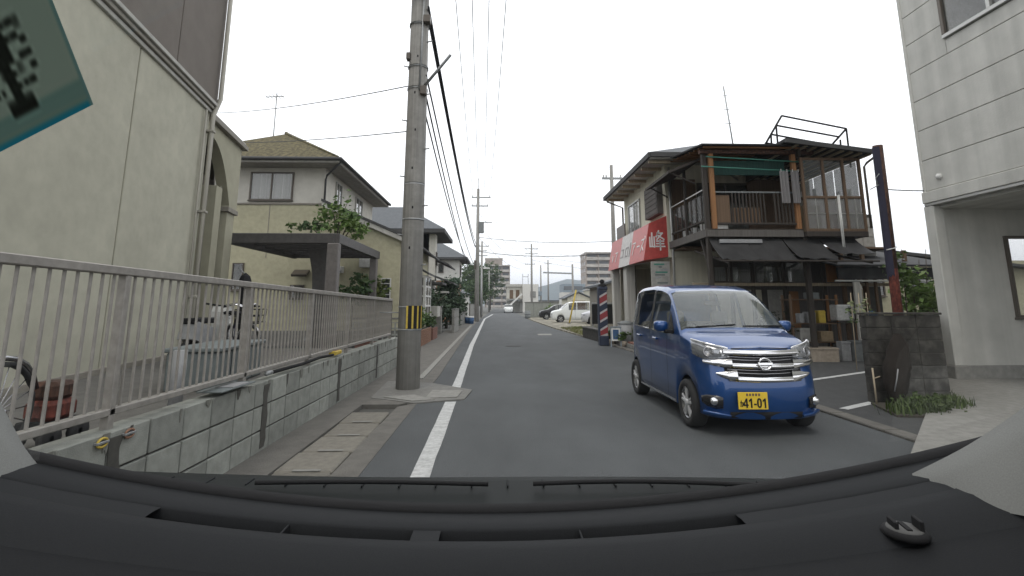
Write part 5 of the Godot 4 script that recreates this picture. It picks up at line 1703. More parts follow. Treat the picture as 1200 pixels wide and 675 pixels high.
	for b in [[0.905, 0.962, 0.44], [0.765, 0.815, 0.46], [0.615, 0.668, 0.42]]:
		var cols := []
		for k in 9:
			var x: float = b[2] * (k / 4.0 - 1.0)
			cols.append([x, b[0] - 0.012 * (1.0 - pow(x / b[2], 2)), b[1] - 0.012 * (1.0 - pow(x / b[2], 2))])
		front_patch(gr, "chrome_bar", cols, "chrome", 0.03)
	for y in [0.70, 0.735, 0.845, 0.875]:
		front_patch(gr, "mesh_bar", [[-0.42, y + 0.004, y + 0.012], [-0.2, y - 0.006, y + 0.002], [0.0, y - 0.01, y - 0.002], [0.2, y - 0.006, y + 0.002], [0.42, y + 0.004, y + 0.012]], "chrome_dark", 0.012)
	# round emblem with bar
	var eb := Node3D.new()
	eb.name = "emblem"
	c.add_child(eb)
	eb.position = front_at(0.0, 0.805, 0.045)
	eb.rotation.x = -0.15
	var ring := []
	for k in 25:
		ring.append(V(cos(TAU * k / 24.0) * 0.07, sin(TAU * k / 24.0) * 0.062, 0))
	put(eb, "ring", tube(ring, 0.013, 8), "chrome")
	box(eb, "bar", V(0.175, 0.03, 0.02), "chrome", V(0, 0, 0.004))
	front_patch(c, "lower_intake", [[-0.42, 0.2, 0.27], [0.0, 0.19, 0.275], [0.42, 0.2, 0.27]], "black", 0.004)
	front_patch(c, "bonnet_gap", [[-0.34, 0.967, 0.975], [0.0, 0.965, 0.973], [0.34, 0.967, 0.975]], "black", 0.008)
	# number plate with embossed figures
	var np := Node3D.new()
	np.name = "number_plate"
	c.add_child(np)
	np.position = front_at(-0.2, 0.41, 0.04)
	np.rotation.y = -0.03
	box(np, "plate", V(0.335, 0.185, 0.012), "plate_yellow", Vector3.ZERO, Vector3.ZERO, 0.004)
	var tm := TextMesh.new()
	var f := SystemFont.new()
	f.font_names = PackedStringArray(["Droid Sans"])
	f.font_weight = 700
	tm.font = f
	tm.text = "41-01"
	tm.font_size = 64
	tm.pixel_size = 0.0017
	tm.depth = 0.004
	put(np, "figures", tm, "black", V(0.022, -0.026, 0.009)).scale = V(1.0, 1.3, 1.0)
	for k in 5:
		span(np, "small_figure", V(-0.075 + k * 0.034, 0.052, 0.006), V(-0.053 + k * 0.034, 0.08, 0.009), "wood_brown", 0.002)
	stroke(np, "small_figure", [Vector2(-0.145, -0.02), Vector2(-0.115, -0.02), Vector2(-0.125, -0.06)], 0.009, "black", Transform3D(Basis.IDENTITY, V(0, 0, 0.006)), 0.004)
	stroke(np, "small_figure", [Vector2(-0.135, 0.0), Vector2(-0.142, -0.06)], 0.009, "black", Transform3D(Basis.IDENTITY, V(0, 0, 0.006)), 0.004)
	# cabin seen through the screen
	span(c, "dashboard", V(-0.6, 0.8, -1.25), V(0.6, 1.06, -0.85), "dash_grey", 0.04)
	for x in [-0.34, 0.34]:
		span(c, "seat", V(x - 0.22, 0.5, -2.1), V(x + 0.22, 1.15, -1.9), "seat", 0.05)
		span(c, "headrest", V(x - 0.12, 1.2, -2.08), V(x + 0.12, 1.38, -1.96), "seat", 0.04)
	var sw := []
	for k in 17:
		sw.append(V(-0.34 + cos(TAU * k / 16.0) * 0.17, 1.06 + sin(TAU * k / 16.0) * 0.16, -1.38 - sin(TAU * k / 16.0) * 0.06))
	put(c, "steering_wheel", tube(sw, 0.015, 6), "black")
	span(c, "cabin_lining", V(-0.5, 1.66, -2.9), V(0.5, 1.68, -1.5), "liner")
	for x in [-0.34, 0.34]:
		span(c, "rear_seat", V(x - 0.28, 0.5, -3.0), V(x + 0.28, 1.2, -2.8), "seat", 0.05)
	box(c, "rear_view_mirror", V(0.22, 0.06, 0.03), "black", V(0, 1.5, -1.42))
	for k in 2:
		var x0: float = [-0.5, 0.12][k]
		put(c, "wiper", tube([V(x0, top_y(0.79, x0) + 0.016, -0.765), V(x0 + 0.28, top_y(0.80, x0 + 0.28) + 0.014, -0.765), V(x0 + 0.52, top_y(0.80, minf(0.6, x0 + 0.52)) + 0.022, -0.775)], 0.011, 6), "black")
	# ---- parked white van
	cp = {"lean": 0.12, "clear": 0.2, "arch": 0.33, "hub": 0.3, "wheels": [0.78, 3.75], "tumble": 0.12, "bulge": 0.05, "screen": [0.9, 1.5], "glazed": [[1.5, 2.1], [2.2, 3.2], [3.3, 4.4]],
		"W": [[0.05, 0.6], [0.12, 0.7], [0.3, 0.78], [0.7, 0.82], [4.5, 0.82], [4.75, 0.78], [4.9, 0.7]],
		"T": [[0.05, 0.84], [0.12, 0.93], [0.4, 1.0], [0.8, 1.07], [1.2, 1.42], [1.45, 1.62], [1.7, 1.7], [2.2, 1.74], [4.3, 1.74], [4.6, 1.68], [4.8, 1.45], [4.9, 1.1]],
		"B": [[0.05, 0.8], [0.75, 1.02], [1.4, 1.04], [4.4, 1.08]]}
	c = thing("white_van", "white one-box van parked sideways in the car park", "van", V(4.6, 0, -45.2), -PI / 2)
	plain_car(c, "car_white", [[[1.12, 1.09, 1.38], [1.3, 1.09, 1.53], [1.9, 1.1, 1.6]], [[1.98, 1.1, 1.6], [2.9, 1.11, 1.6]], [[2.98, 1.11, 1.6], [3.9, 1.13, 1.58]]], 0.3, 0.85, 1.3)
	# ---- parked silver car
	cp = {"lean": 0.15, "clear": 0.18, "arch": 0.32, "hub": 0.29, "wheels": [0.72, 3.2], "tumble": 0.24, "bulge": 0.06, "screen": [1.05, 1.6], "glazed": [[1.62, 2.1], [2.2, 2.9]],
		"W": [[0.05, 0.5], [0.12, 0.62], [0.3, 0.74], [0.7, 0.82], [3.6, 0.82], [3.85, 0.76], [3.95, 0.66]],
		"T": [[0.05, 0.78], [0.15, 0.85], [0.5, 0.94], [0.95, 1.03], [1.4, 1.32], [1.75, 1.45], [2.2, 1.5], [3.0, 1.46], [3.5, 1.32], [3.8, 1.05], [3.95, 0.9]],
		"B": [[0.05, 0.7], [0.95, 0.93], [3.95, 0.98]]}
	c = thing("silver_car", "silver hatchback parked nose to the road behind the barber pole", "car", V(6.6, 0, -41.2), -PI / 2)
	plain_car(c, "car_silver", [[[1.3, 0.98, 1.15], [1.6, 0.98, 1.3], [2.1, 1.0, 1.4]], [[2.18, 1.0, 1.4], [2.8, 1.01, 1.38], [3.2, 1.03, 1.3]]], 0.29, 1.0, 1.6)
	c = thing("black_car", "dark car half hidden behind the white van's nose", "car", V(4.3, 0, -54.0), -PI / 2)
	plain_car(c, "car_black", [[[1.3, 0.98, 1.15], [1.6, 0.98, 1.3], [2.1, 1.0, 1.4]]], 0.29, 1.0, 1.6)
	c = thing("small_white_car", "tiny white car far down the road", "car", V(2.2, 0, -97.0))
	plain_car(c, "car_white", [[[1.3, 0.98, 1.15], [1.6, 0.98, 1.3], [2.1, 1.0, 1.4]]], 0.29, 1.0, 1.6)

func plain_car(c: Node, paint: String, wins: Array, r: float, s0: float, s1: float) -> void:
	car_body(c, paint)
	screen_patch(c, "windscreen", cp.screen[0] - 0.05, cp.screen[1] + 0.05, 0.004, "pane_car", 0.006)
	for sg in [-1.0, 1.0]:
		for g in cp.glazed:
			var cols := []
			for k in 4:
				var s: float = lerpf(g[0] - 0.04, g[1] + 0.04, k / 3.0)
				cols.append([s, kv(cp.B, s) - 0.01, kv(cp.T, s) - 0.06])
			side_patch(c, "side_window", cols, "pane_car", sg, 0.006)
		for s in cp.wheels:
			wheel(c, V(sg * (kv(cp.W, s) - 0.08), r, -s), r, sg, "alu_silver")
		side_patch(c, "door_gap", [[2.0, 0.35, 1.0], [2.012, 0.35, 1.0]], "black", sg, 0.003)
		front_patch(c, "headlamp", [[-0.62, 0.64, 0.76], [-0.4, 0.66, 0.76]] if sg < 0 else [[0.4, 0.66, 0.76], [0.62, 0.64, 0.76]], "lamp_inner", 0.01)
	front_patch(c, "grille", [[-0.35, 0.4, 0.6], [0.35, 0.4, 0.6]], "black", 0.006)
	front_patch(c, "number_plate", [[-0.17, 0.42, 0.56], [0.17, 0.42, 0.56]], "plastic_white", 0.02)

# ------------------------------------------------------------------ things in the yard behind the railing
func bicycle(label: String, at: Vector3, turn: float, frame_m: String, group := "bicycles in the yard") -> Node3D:
	var b := thing("bicycle", label, "bicycle", at, turn, group)
	for x in [-0.52, 0.52]:
		var w := Node3D.new()
		w.name = numbered(b, "wheel")
		b.add_child(w)
		w.position = V(x, 0.33, 0)
		var ring := []
		for k in 25:
			ring.append(V(cos(TAU * k / 24.0) * 0.31, sin(TAU * k / 24.0) * 0.31, 0))
		put(w, "tyre", tube(ring, 0.02, 6), "rubber")
		for k in 9:
			var a := PI * k / 9.0
			bar(w, "spoke", V(cos(a) * 0.3, sin(a) * 0.3, 0), V(-cos(a) * 0.3, -sin(a) * 0.3, 0), 0.004, "chrome_dark", 4)
		bar(w, "hub", V(0, 0, -0.05), V(0, 0, 0.05), 0.025, "chrome_dark", 8)
	put(b, "frame", tube([V(-0.52, 0.33, 0), V(-0.18, 0.78, 0), V(-0.1, 0.3, 0), V(0.4, 0.72, 0), V(0.36, 0.85, 0)], 0.018, 6), frame_m)
	bar(b, "chain_stay", V(-0.52, 0.33, 0), V(-0.1, 0.3, 0), 0.012, frame_m, 6)
	put(b, "fork", tube([V(0.52, 0.33, 0), V(0.42, 0.66, 0), V(0.34, 0.95, 0)], 0.015, 6), frame_m)
	put(b, "handlebar", tube([V(0.16, 1.0, -0.27), V(0.34, 1.04, -0.16), V(0.34, 0.98, 0), V(0.34, 1.04, 0.16), V(0.16, 1.0, 0.27)], 0.013, 6), "chrome")
	for z in [-0.27, 0.27]:
		bar(b, "grip", V(0.18, 1.0, z), V(0.06, 0.99, z), 0.018, "black", 6)
	put(b, "saddle", lathe([Vector2(0, -0.03), Vector2(0.09, -0.03), Vector2(0.1, 0.01), Vector2(0.06, 0.035), Vector2(0, 0.04)], 12), "black", V(-0.22, 0.88, 0))
	bar(b, "seat_post", V(-0.18, 0.76, 0), V(-0.21, 0.86, 0), 0.013, "chrome", 6)
	var bk := Node3D.new()
	bk.name = "basket"
	b.add_child(bk)
	for k in 5:
		bar(bk, "wire", V(0.45 + k * 0.06, 0.72, -0.16), V(0.45 + k * 0.065, 0.95, -0.18), 0.005, "black", 4)
		bar(bk, "wire", V(0.45 + k * 0.06, 0.72, 0.16), V(0.45 + k * 0.065, 0.95, 0.18), 0.005, "black", 4)
	for y in [0.72, 0.84, 0.95]:
		put(bk, "hoop", tube([V(0.45, y, -0.17), V(0.71, y, -0.17), V(0.71, y, 0.17), V(0.45, y, 0.17), V(0.45, y, -0.17)], 0.007, 4), "black")
	for s in [-0.52, 0.52]:
		var mg := []
		for k in 9:
			var a := PI * (0.1 + 0.8 * k / 8.0)
			mg.append(V(s + cos(a) * 0.35, 0.33 + sin(a) * 0.35, 0))
		put(b, "mudguard", tube(mg, 0.02, 6), "chrome_dark")
	return b

func build_yard_things() -> void:
	var y := 0.45
	bicycle("bicycle with chrome handlebars leaning behind the railing at the far left", V(-3.2, y, -3.15), -1.45, "black")
	bicycle("blue bicycle parked below the porch columns behind the railing", V(-4.5, y, -9.4), -0.9, "navy")
	bicycle("white bicycle beside the blue one behind the railing", V(-4.9, y, -10.1), -0.6, "plastic_white")
	# red child's cart
	var t := thing("red_cart", "small red and dark trolley low behind the railing at left", "trolley", V(-3.3, y, -4.15))
	span(t, "tray", V(-0.11, 0.2, -0.13), V(0.11, 0.34, 0.13), "rust_red", 0.03)
	span(t, "bag", V(-0.1, 0.34, -0.1), V(0.1, 0.47, 0.1), "rust_brown", 0.05)
	span(t, "frame", V(-0.12, 0.12, -0.15), V(0.12, 0.2, 0.15), "black")
	for k in 4:
		put(t, "wheel", lathe([Vector2(0.02, -0.02), Vector2(0.09, -0.02), Vector2(0.09, 0.02), Vector2(0.02, 0.02)], 12), "rubber", V(0.12 if k & 1 else -0.12, 0.09, 0.13 if k & 2 else -0.13), V(0, 0, PI / 2))
	# steel box
	t = thing("metal_box", "blue-grey sheet-metal locker lying low behind the railing", "box", V(-3.75, y, -7.4), 0.1)
	span(t, "body", V(-0.3, 0, -0.8), V(0.3, 0.46, 0.8), "steel_blue", 0.02)
	span(t, "lid", V(-0.33, 0.46, -0.83), V(0.33, 0.51, 0.83), "steel_blue", 0.02)
	for z in [-0.4, 0.4]:
		span(t, "seam", V(0.3, 0.02, z - 0.006), V(0.305, 0.45, z + 0.006), "black", 0.001)
	t = thing("stub_pipe", "short pale round pipe standing upright in the yard", "pipe", V(-3.15, y, -5.45))
	put(t, "pipe", lathe([Vector2(0.0, 0.0), Vector2(0.065, 0.0), Vector2(0.065, 0.58), Vector2(0.05, 0.585), Vector2(0.05, 0.3), Vector2(0, 0.3)], 18), "plastic_grey")
	put(t, "collar", lathe([Vector2(0.066, 0.0), Vector2(0.08, 0.0), Vector2(0.08, 0.05), Vector2(0.066, 0.055)], 18), "plastic_grey")
	# white scooter
	for k in 2:
		t = thing("motor_scooter", ["white motor scooter with a black seat by the porch column", "pale motor scooter parked under the carport"][k], "scooter", [V(-5.25, y, -9.9), V(-5.3, 0.0, -16.4)][k], [1.5, 1.3][k], "parked scooters")
		put(t, "front_shield", prism(PackedVector2Array([Vector2(0.35, 0.3), Vector2(0.5, 0.3), Vector2(0.42, 0.95), Vector2(0.32, 1.0), Vector2(0.28, 0.9)]), 0.34), "plastic_white", V(0, 0, -0.17))
		put(t, "rear_body", prism(PackedVector2Array([Vector2(-0.65, 0.45), Vector2(-0.1, 0.3), Vector2(0.0, 0.6), Vector2(-0.55, 0.74)]), 0.3), "plastic_grey", V(0, 0, -0.15))
		span(t, "seat", V(-0.6, 0.7, -0.13), V(0.0, 0.8, 0.13), "black", 0.03)
		span(t, "footboard", V(-0.05, 0.26, -0.15), V(0.4, 0.32, 0.15), "plastic_grey")
		put(t, "handlebar", tube([V(0.3, 1.05, -0.3), V(0.34, 1.0, 0), V(0.3, 1.05, 0.3)], 0.02, 6), "black")
		put(t, "headlamp", lathe([Vector2(0, 0), Vector2(0.08, 0.0), Vector2(0.07, 0.05), Vector2(0, 0.06)], 12), "lamp_inner", V(0.42, 0.95, 0), V(0, 0, -PI / 2))
		for x in [-0.5, 0.55]:
			put(t, "wheel", lathe([Vector2(0.08, -0.04), Vector2(0.22, -0.04), Vector2(0.23, 0.0), Vector2(0.22, 0.04), Vector2(0.08, 0.04)], 16), "rubber", V(x, 0.23, 0), V(PI / 2, 0, 0))
	# folded umbrella / coat hanging on the column
	t = thing("hanging_coat", "black folded cloth hanging on the porch column", "cloth", V(-5.72, 0, -12.1))
	put(t, "cloth", lathe([Vector2(0.0, 0.8), Vector2(0.05, 0.85), Vector2(0.09, 1.2), Vector2(0.07, 1.6), Vector2(0.14, 2.0), Vector2(0.1, 2.12), Vector2(0.0, 2.2)], 9, true), "black")
	bar(t, "hook", V(0, 2.15, 0), V(-0.16, 2.3, 0), 0.012, "galv", 5)
	# sheet lying on top of the wall, and two bent rings
	t = thing("flat_sheet", "pale blue plastic sheet folded on the wall top under the railing", "sheet", V(-2.48, 0.728, -5.05))
	span(t, "sheet", V(-0.09, 0.004, -0.32), V(0.13, 0.016, 0.32), "steel_blue", 0.004)
	span(t, "fold", V(-0.05, 0.016, -0.2), V(0.12, 0.026, 0.1), "plastic_grey", 0.004)
	var ids := ["yellow-rimmed ring fixed to the wall top by the left end", "orange ring on the wall top next to the yellow one"]
	for k in 2:
		t = thing("wall_ring", ids[k], "ring", V(-2.395, 0.655, [-3.42, -3.66][k]))
		var ring := []
		for i in 17:
			ring.append(V(0.01, sin(TAU * i / 16.0) * 0.025, cos(TAU * i / 16.0) * 0.042))
		put(t, "rim", tube(ring, 0.008, 6), ["yellow", "orange_brick"][k])
		span(t, "lug", V(-0.02, -0.008, -0.05), V(0.02, 0.008, 0.05), "galv", 0.003)
	t = thing("yellow_brick", "small yellow block lying under the railing", "block", V(-2.47, 0.728, -8.3))
	span(t, "block", V(-0.05, 0, -0.16), V(0.06, 0.06, 0.16), "yellow", 0.012)
	span(t, "label", V(-0.03, 0.06, -0.1), V(0.03, 0.063, 0.1), "orange_brick", 0.001)
	# dark rag on the wall
	t = thing("cable_conduit", "black hose lying along the wall top under the railing", "hose", V(-2.46, 0.728, 0))
	put(t, "hose", tube([V(0, 0.02, -6.0), V(0.04, 0.022, -6.8), V(-0.02, 0.02, -7.6), V(0.05, 0.022, -8.0)], 0.02, 6), "black")
	put(t, "coupling", tube([V(0, 0.024, -5.98), V(0, 0.024, -5.86)], 0.026, 8), "galv")

# ------------------------------------------------------------------ in front of the shop
func build_shop_things() -> void:
	# barber pole: post with slanted stripes
	var b := thing("barber_pole", "tall square barber pole with red, white and blue slanting stripes", "barber pole", V(3.95, 0, -19.6))
	span(b, "base", V(-0.17, 0, -0.17), V(0.17, 0.35, 0.17), "barber_blue", 0.02)
	span(b, "core", V(-0.14, 0.35, -0.14), V(0.14, 2.02, 0.14), "barber_white", 0.01)
	span(b, "dark_edge", V(-0.175, 0.35, -0.16), V(-0.141, 2.05, 0.145), "barber_blue", 0.01)
	var k := 0
	var y := 0.30
	while y < 2.1:
		var m := "barber_red" if k % 2 == 0 else "barber_blue"
		var pts := PackedVector2Array()
		for p in [Vector2(-0.14, y), Vector2(0.14, y + 0.16), Vector2(0.14, y + 0.38), Vector2(-0.14, y + 0.22)]:
			pts.append(Vector2(p.x, clampf(p.y, 0.36, 2.01)))
		put(b, "stripe", prism(pts, 0.006), m, V(0, 0, 0.14))
		put(b, "stripe", prism(pts, 0.006), m, V(0.14, 0, 0), V(0, PI / 2, 0))
		y += 0.3
		k += 1
	span(b, "top", V(-0.17, 2.02, -0.17), V(0.17, 2.14, 0.17), "barber_blue", 0.02)
	put(b, "finial", lathe([Vector2(0.17, 0), Vector2(0.15, 0.08), Vector2(0.06, 0.12), Vector2(0.1, 0.18), Vector2(0.06, 0.26), Vector2(0, 0.28)], 14), "black", V(0, 2.14, 0))
	# sandwich board
	var s := thing("sandwich_board", "small blue-framed sandwich board at the foot of the barber pole", "sign", V(4.25, 0, -18.9), -0.2)
	s.scale = u(0.85)
	for sg in [-1.0, 1.0]:
		var p := Node3D.new()
		p.name = numbered(s, "leaf")
		s.add_child(p)
		p.position = V(0, 0, sg * 0.12)
		p.rotation.x = -sg * 0.16
		for x in [-0.2, 0.2]:
			span(p, "stile", V(x - 0.02, 0, -0.015), V(x + 0.02, 0.85, 0.015), "blue_grey")
		span(p, "board", V(-0.18, 0.25, -0.008), V(0.18, 0.8, 0.008), "plastic_white")
		span(p, "picture", V(-0.12, 0.32, 0.008), V(0.12, 0.72, 0.012), "tarp_blue", 0.001)
		span(p, "rail", V(-0.18, 0.8, -0.015), V(0.18, 0.85, 0.015), "blue_grey")
	# bin
	s = thing("plastic_bin", "grey plastic bin standing before the white shop pillar", "bin", V(4.75, 0.0, -19.4))
	put(s, "tub", lathe([Vector2(0, 0.14), Vector2(0.24, 0.14), Vector2(0.3, 0.78), Vector2(0.28, 0.78), Vector2(0, 0.7)], 20), "plastic_grey")
	put(s, "lid", lathe([Vector2(0.31, 0.78), Vector2(0.32, 0.82), Vector2(0.1, 0.9), Vector2(0, 0.9)], 20), "grey_metal")
	# potted plants beside the pole
	for i in 3:
		s = thing("potted_plant", ["low potted fern between sandwich board and bin", "small dark pot plant left of the shop door", "tufted pot plant by the brick step"][i], "plant", [V(4.5, 0, -18.9), V(4.35, 0, -20.1), V(5.0, 0.14, -18.9)][i])
		put(s, "pot", lathe([Vector2(0, 0), Vector2(0.09, 0), Vector2(0.13, 0.2), Vector2(0.11, 0.2), Vector2(0, 0.17)], 14), "clay")
		var st := sto()
		leaves(st, V(0, 0.38, 0), V(0.16, 0.16, 0.16), 10, 14, 0.12, [Color(0.05, 0.09, 0.02), Color(0.07, 0.11, 0.03)], 0.1)
		put(s, "foliage", done(st), "leaf")
	# shelf of oddments under the awning
	s = thing("wooden_rack", "open brown shelf rack full of oddments under the shop awning", "shelf", V(8.78, 0, -14.6))
	for x in [-0.65, 0.65]:
		for z in [-0.2, 0.2]:
			span(s, "upright", V(x - 0.03, 0, z - 0.03), V(x + 0.03, 1.75, z + 0.03), "wood_orange" if x > 0 else "wood_brown")
	for yy in [0.45, 0.95, 1.6]:
		span(s, "shelf", V(-0.7, yy, -0.24), V(0.7, yy + 0.03, 0.24), "wood_brown")
	var items := [["yellow_box", "small yellow box on the middle shelf of the rack", "box", V(8.98, 0.982, -14.5), V(0.2, 0.34, 0.24), "yellow"], ["grey_case", "grey upright case on the middle shelf beside the yellow box", "case", V(8.68, 0.982, -14.5), V(0.22, 0.3, 0.26), "plastic_grey"], ["dark_case", "dark case at the left end of the middle shelf", "case", V(8.42, 0.982, -14.5), V(0.14, 0.26, 0.2), "plastic_grey"], ["pale_carton", "pale carton on the low shelf of the rack", "box", V(8.5, 0.482, -14.5), V(0.4, 0.36, 0.3), "tile_grey"], ["brown_carton", "brown carton beside the pale one on the low shelf", "box", V(9.05, 0.482, -14.5), V(0.34, 0.28, 0.3), "card_brown"], ["toy_car", "small grey tool box on the top shelf of the rack", "box", V(8.8, 1.632, -14.5), V(0.35, 0.18, 0.2), "grey_metal"]]
	for it in items:
		var o := thing(it[0] if it[0] != "toy_car" else "tool_box", it[1], it[2], it[3])
		span(o, "body", V(-it[4].x / 2, 0, -it[4].z / 2), V(it[4].x / 2, it[4].y, it[4].z / 2), it[5], 0.012)
		span(o, "lid", V(-it[4].x / 2 - 0.004, it[4].y * 0.82, -it[4].z / 2 - 0.004), V(it[4].x / 2 + 0.004, it[4].y * 0.9, it[4].z / 2 + 0.004), it[5], 0.004)
	# white appliance on a stand
	s = thing("stand_table", "low dark stand carrying the white appliance", "stand", V(9.62, 0, -14.5))
	span(s, "top", V(-0.28, 0.98, -0.22), V(0.28, 1.02, 0.22), "wood_dark")
	span(s, "shelf", V(-0.26, 0.4, -0.2), V(0.26, 0.43, 0.2), "wood_dark")
	for q4 in 4:
		span(s, "leg", V(0.22 if q4 & 1 else -0.26, 0, 0.16 if q4 & 2 else -0.2), V(0.26 if q4 & 1 else -0.22, 0.98, 0.2 if q4 & 2 else -0.16), "wood_brown")
	s = thing("white_appliance", "white boxy appliance with dark knobs on the stand", "appliance", V(9.62, 1.02, -14.5))
	span(s, "casing", V(-0.24, 0.02, -0.18), V(0.24, 0.46, 0.18), "plastic_white", 0.03)
	span(s, "front_panel", V(0.06, 0.06, 0.18), V(0.2, 0.42, 0.186), "plastic_grey", 0.003)
	for kk in 3:
		put(s, "knob", lathe([Vector2(0.03, 0), Vector2(0.028, 0.02), Vector2(0, 0.022)], 10), "black", V(0.13, 0.13 + kk * 0.11, 0.186), V(PI / 2, 0, 0))
	for kk in 2:
		span(s, "foot", V(-0.2 + kk * 0.34, 0, -0.1), V(-0.14 + kk * 0.34, 0.02, 0.1), "black", 0.003)
	var floor_items := [["polystyrene_box", "cream polystyrene planter box on the ground beside the car", V(8.55, 0.012, -13.95), V(0.75, 0.36, 0.4), "clay"], ["grey_crate", "grey plastic crate leaning below the stand", V(9.3, 0.012, -14.1), V(0.24, 0.5, 0.22), "plastic_grey"], ["grey_bin", "grey square bin below the white appliance", V(9.68, 0.012, -14.05), V(0.42, 0.52, 0.34), "grey_metal"], ["white_pot", "white square flower pot beside the red pole", V(9.98, 0.012, -13.6), V(0.34, 0.36, 0.34), "plastic_white"]]
	for it in floor_items:
		s = thing(it[0], it[1], "container", it[2], rng.randf_range(-0.1, 0.1))
		var st := sto()
		var hx: float = it[3].x / 2
		var hz: float = it[3].z / 2
		var hy: float = it[3].y
		for w in [[V(-hx, 0, -hz), V(hx, 0.03, hz)], [V(-hx, 0.03, hz - 0.03), V(hx, hy, hz)], [V(-hx, 0.03, -hz), V(hx, hy, -hz + 0.03)], [V(-hx, 0.03, -hz + 0.03), V(-hx + 0.03, hy, hz - 0.03)], [V(hx - 0.03, 0.03, -hz + 0.03), V(hx, hy, hz - 0.03)]]:
			bx(st, (w[0] + w[1]) / 2, w[1] - w[0])
		put(s, "tub", done(st), it[4])
		span(s, "rim", V(-hx - 0.015, hy - 0.05, hz), V(hx + 0.015, hy - 0.01, hz + 0.015), it[4], 0.004)
		span(s, "contents", V(-hx + 0.035, 0.03, -hz + 0.035), V(hx - 0.035, hy - 0.06, hz - 0.035), "soil")
	# plank, tarpaulin, chair frame
	s = thing("white_plank", "tall white plank standing upright under the shop eave", "plank", V(9.98, 0, -14.3))
	put(s, "board", prism(PackedVector2Array([Vector2(-0.12, 0), Vector2(0.12, 0), Vector2(0.13, 1.95), Vector2(0.06, 2.1), Vector2(-0.1, 2.1)]), 0.05), "shop_white")
	span(s, "edge_strip", V(0.1, 0.02, 0.05), V(0.125, 1.9, 0.056), "wood_pale", 0.002)
	s = thing("blue_tarpaulin", "crumpled blue tarpaulin bundle behind the white pot", "tarpaulin", V(10.45, 0, -14.5))
	put(s, "bundle", lathe([Vector2(0.0, 0.0), Vector2(0.3, 0.02), Vector2(0.26, 0.35), Vector2(0.3, 0.6), Vector2(0.2, 0.95), Vector2(0.22, 1.1), Vector2(0.08, 1.3), Vector2(0, 1.32)], 7, true), "tarp_blue")
	put(s, "rope", tube([V(-0.26, 0.6, 0.15), V(0, 0.68, 0.3), V(0.26, 0.6, 0.15)], 0.015, 5), "plastic_white")
	s = thing("washing", "grey cloths hanging from the balcony rod", "washing", V(7.98, 4.05, -13.66))
	var cl := sto(false)
	for part in 2:
		var rows := []
		for i in 7:
			var row := []
			for j in 13:
				row.append(V(-0.24 + part * 0.3 + j * 0.02, 1.05 - i * 0.15, 0.03 * sin(j * 1.3 + part) * (0.4 + i * 0.12)))
			rows.append(row)
		rows.reverse()
		loft(cl, rows)
	put(s, "cloth", done(cl), "cloth_grey")
	for kk in 4:
		span(s, "peg", V(-0.2 + kk * 0.16, 1.02, -0.012), V(-0.185 + kk * 0.16, 1.1, 0.012), "plastic_white", 0.003)
	s = thing("white_crate", "small white box on the balcony floor by the orange post", "box", V(6.15, 3.5, -14.0))
	span(s, "body", V(-0.16, 0, -0.12), V(0.16, 0.3, 0.12), "plastic_white", 0.015)
	span(s, "lid", V(-0.17, 0.3, -0.13), V(0.17, 0.36, 0.13), "plastic_grey", 0.01)
	for i in 3:
		s = thing("balcony_pot", ["nearest", "middle", "farthest"][i] + " of three potted plants behind the balcony side panes", "plant", V(5.95, 3.5, -14.6 - i * 0.7), 0.0, "pots on the balcony")
		put(s, "pot", lathe([Vector2(0, 0), Vector2(0.1, 0), Vector2(0.14, 0.24), Vector2(0.12, 0.24), Vector2(0, 0.2)], 12), "plastic_white")
		var st := sto()
		leaves(st, V(0, 0.45, 0), V(0.12, 0.2, 0.3), 12, 12, 0.12, [Color(0.03, 0.045, 0.025), Color(0.045, 0.05, 0.03)], 0.12)
		put(s, "foliage", done(st), "leaf")
	# potted shrubs in the shade of the shop front
	s = thing("potted_shrub", "dark leafy shrub in front of the shop wall behind the car", "plant", V(7.75, 0, -14.6))
	put(s, "pot", lathe([Vector2(0, 0), Vector2(0.18, 0), Vector2(0.24, 0.35), Vector2(0.2, 0.35), Vector2(0, 0.3)], 14), "plastic_grey")
	var ps := sto()
	leaves(ps, V(0, 0.85, 0), V(0.35, 0.4, 0.3), 26, 16, 0.13, [Color(0.03, 0.035, 0.02), Color(0.05, 0.05, 0.03)], 0.2)
	put(s, "foliage", done(ps), "leaf")
	# yellow marker pole in the car park
	s = thing("yellow_marker", "thin leaning yellow marker pole in front of the white van", "pole", V(6.15, 0, -40.6))
	bar(s, "pole", V(-0.6, 0, 0), V(0.0, 2.6, 0), 0.06, "yellow", 8)
	put(s, "foot", lathe([Vector2(0.15, 0), Vector2(0.12, 0.08), Vector2(0, 0.1)], 10), "concrete", V(-0.6, 0, 0))
	# traffic pylons and boxes by the far wall
	s = thing("green_drum", "dark drum on the verge by the car park wall", "drum", V(3.4, 0, -58.0))
	put(s, "drum", lathe([Vector2(0, 0), Vector2(0.3, 0), Vector2(0.32, 0.3), Vector2(0.3, 0.33), Vector2(0.32, 0.8), Vector2(0, 0.82)], 14), "grey_metal")
	put(s, "ring", lathe([Vector2(0.31, 0.4), Vector2(0.335, 0.42), Vector2(0.31, 0.44)], 14), "black")
	for i in 2:
		s = thing("blue_container", ["blue plastic tub at the foot of the far utility pole", "second blue tub behind the first by the far pole"][i], "tub", V(-2.0 - 0.3 * i, 0, -41.5 - i))
		put(s, "tub", lathe([Vector2(0, 0), Vector2(0.2, 0), Vector2(0.25, 0.5), Vector2(0.22, 0.5), Vector2(0, 0.4)], 12), "tarp_blue")
		put(s, "lid", lathe([Vector2(0.26, 0.5), Vector2(0.24, 0.56), Vector2(0, 0.58)], 12), "plastic_white")

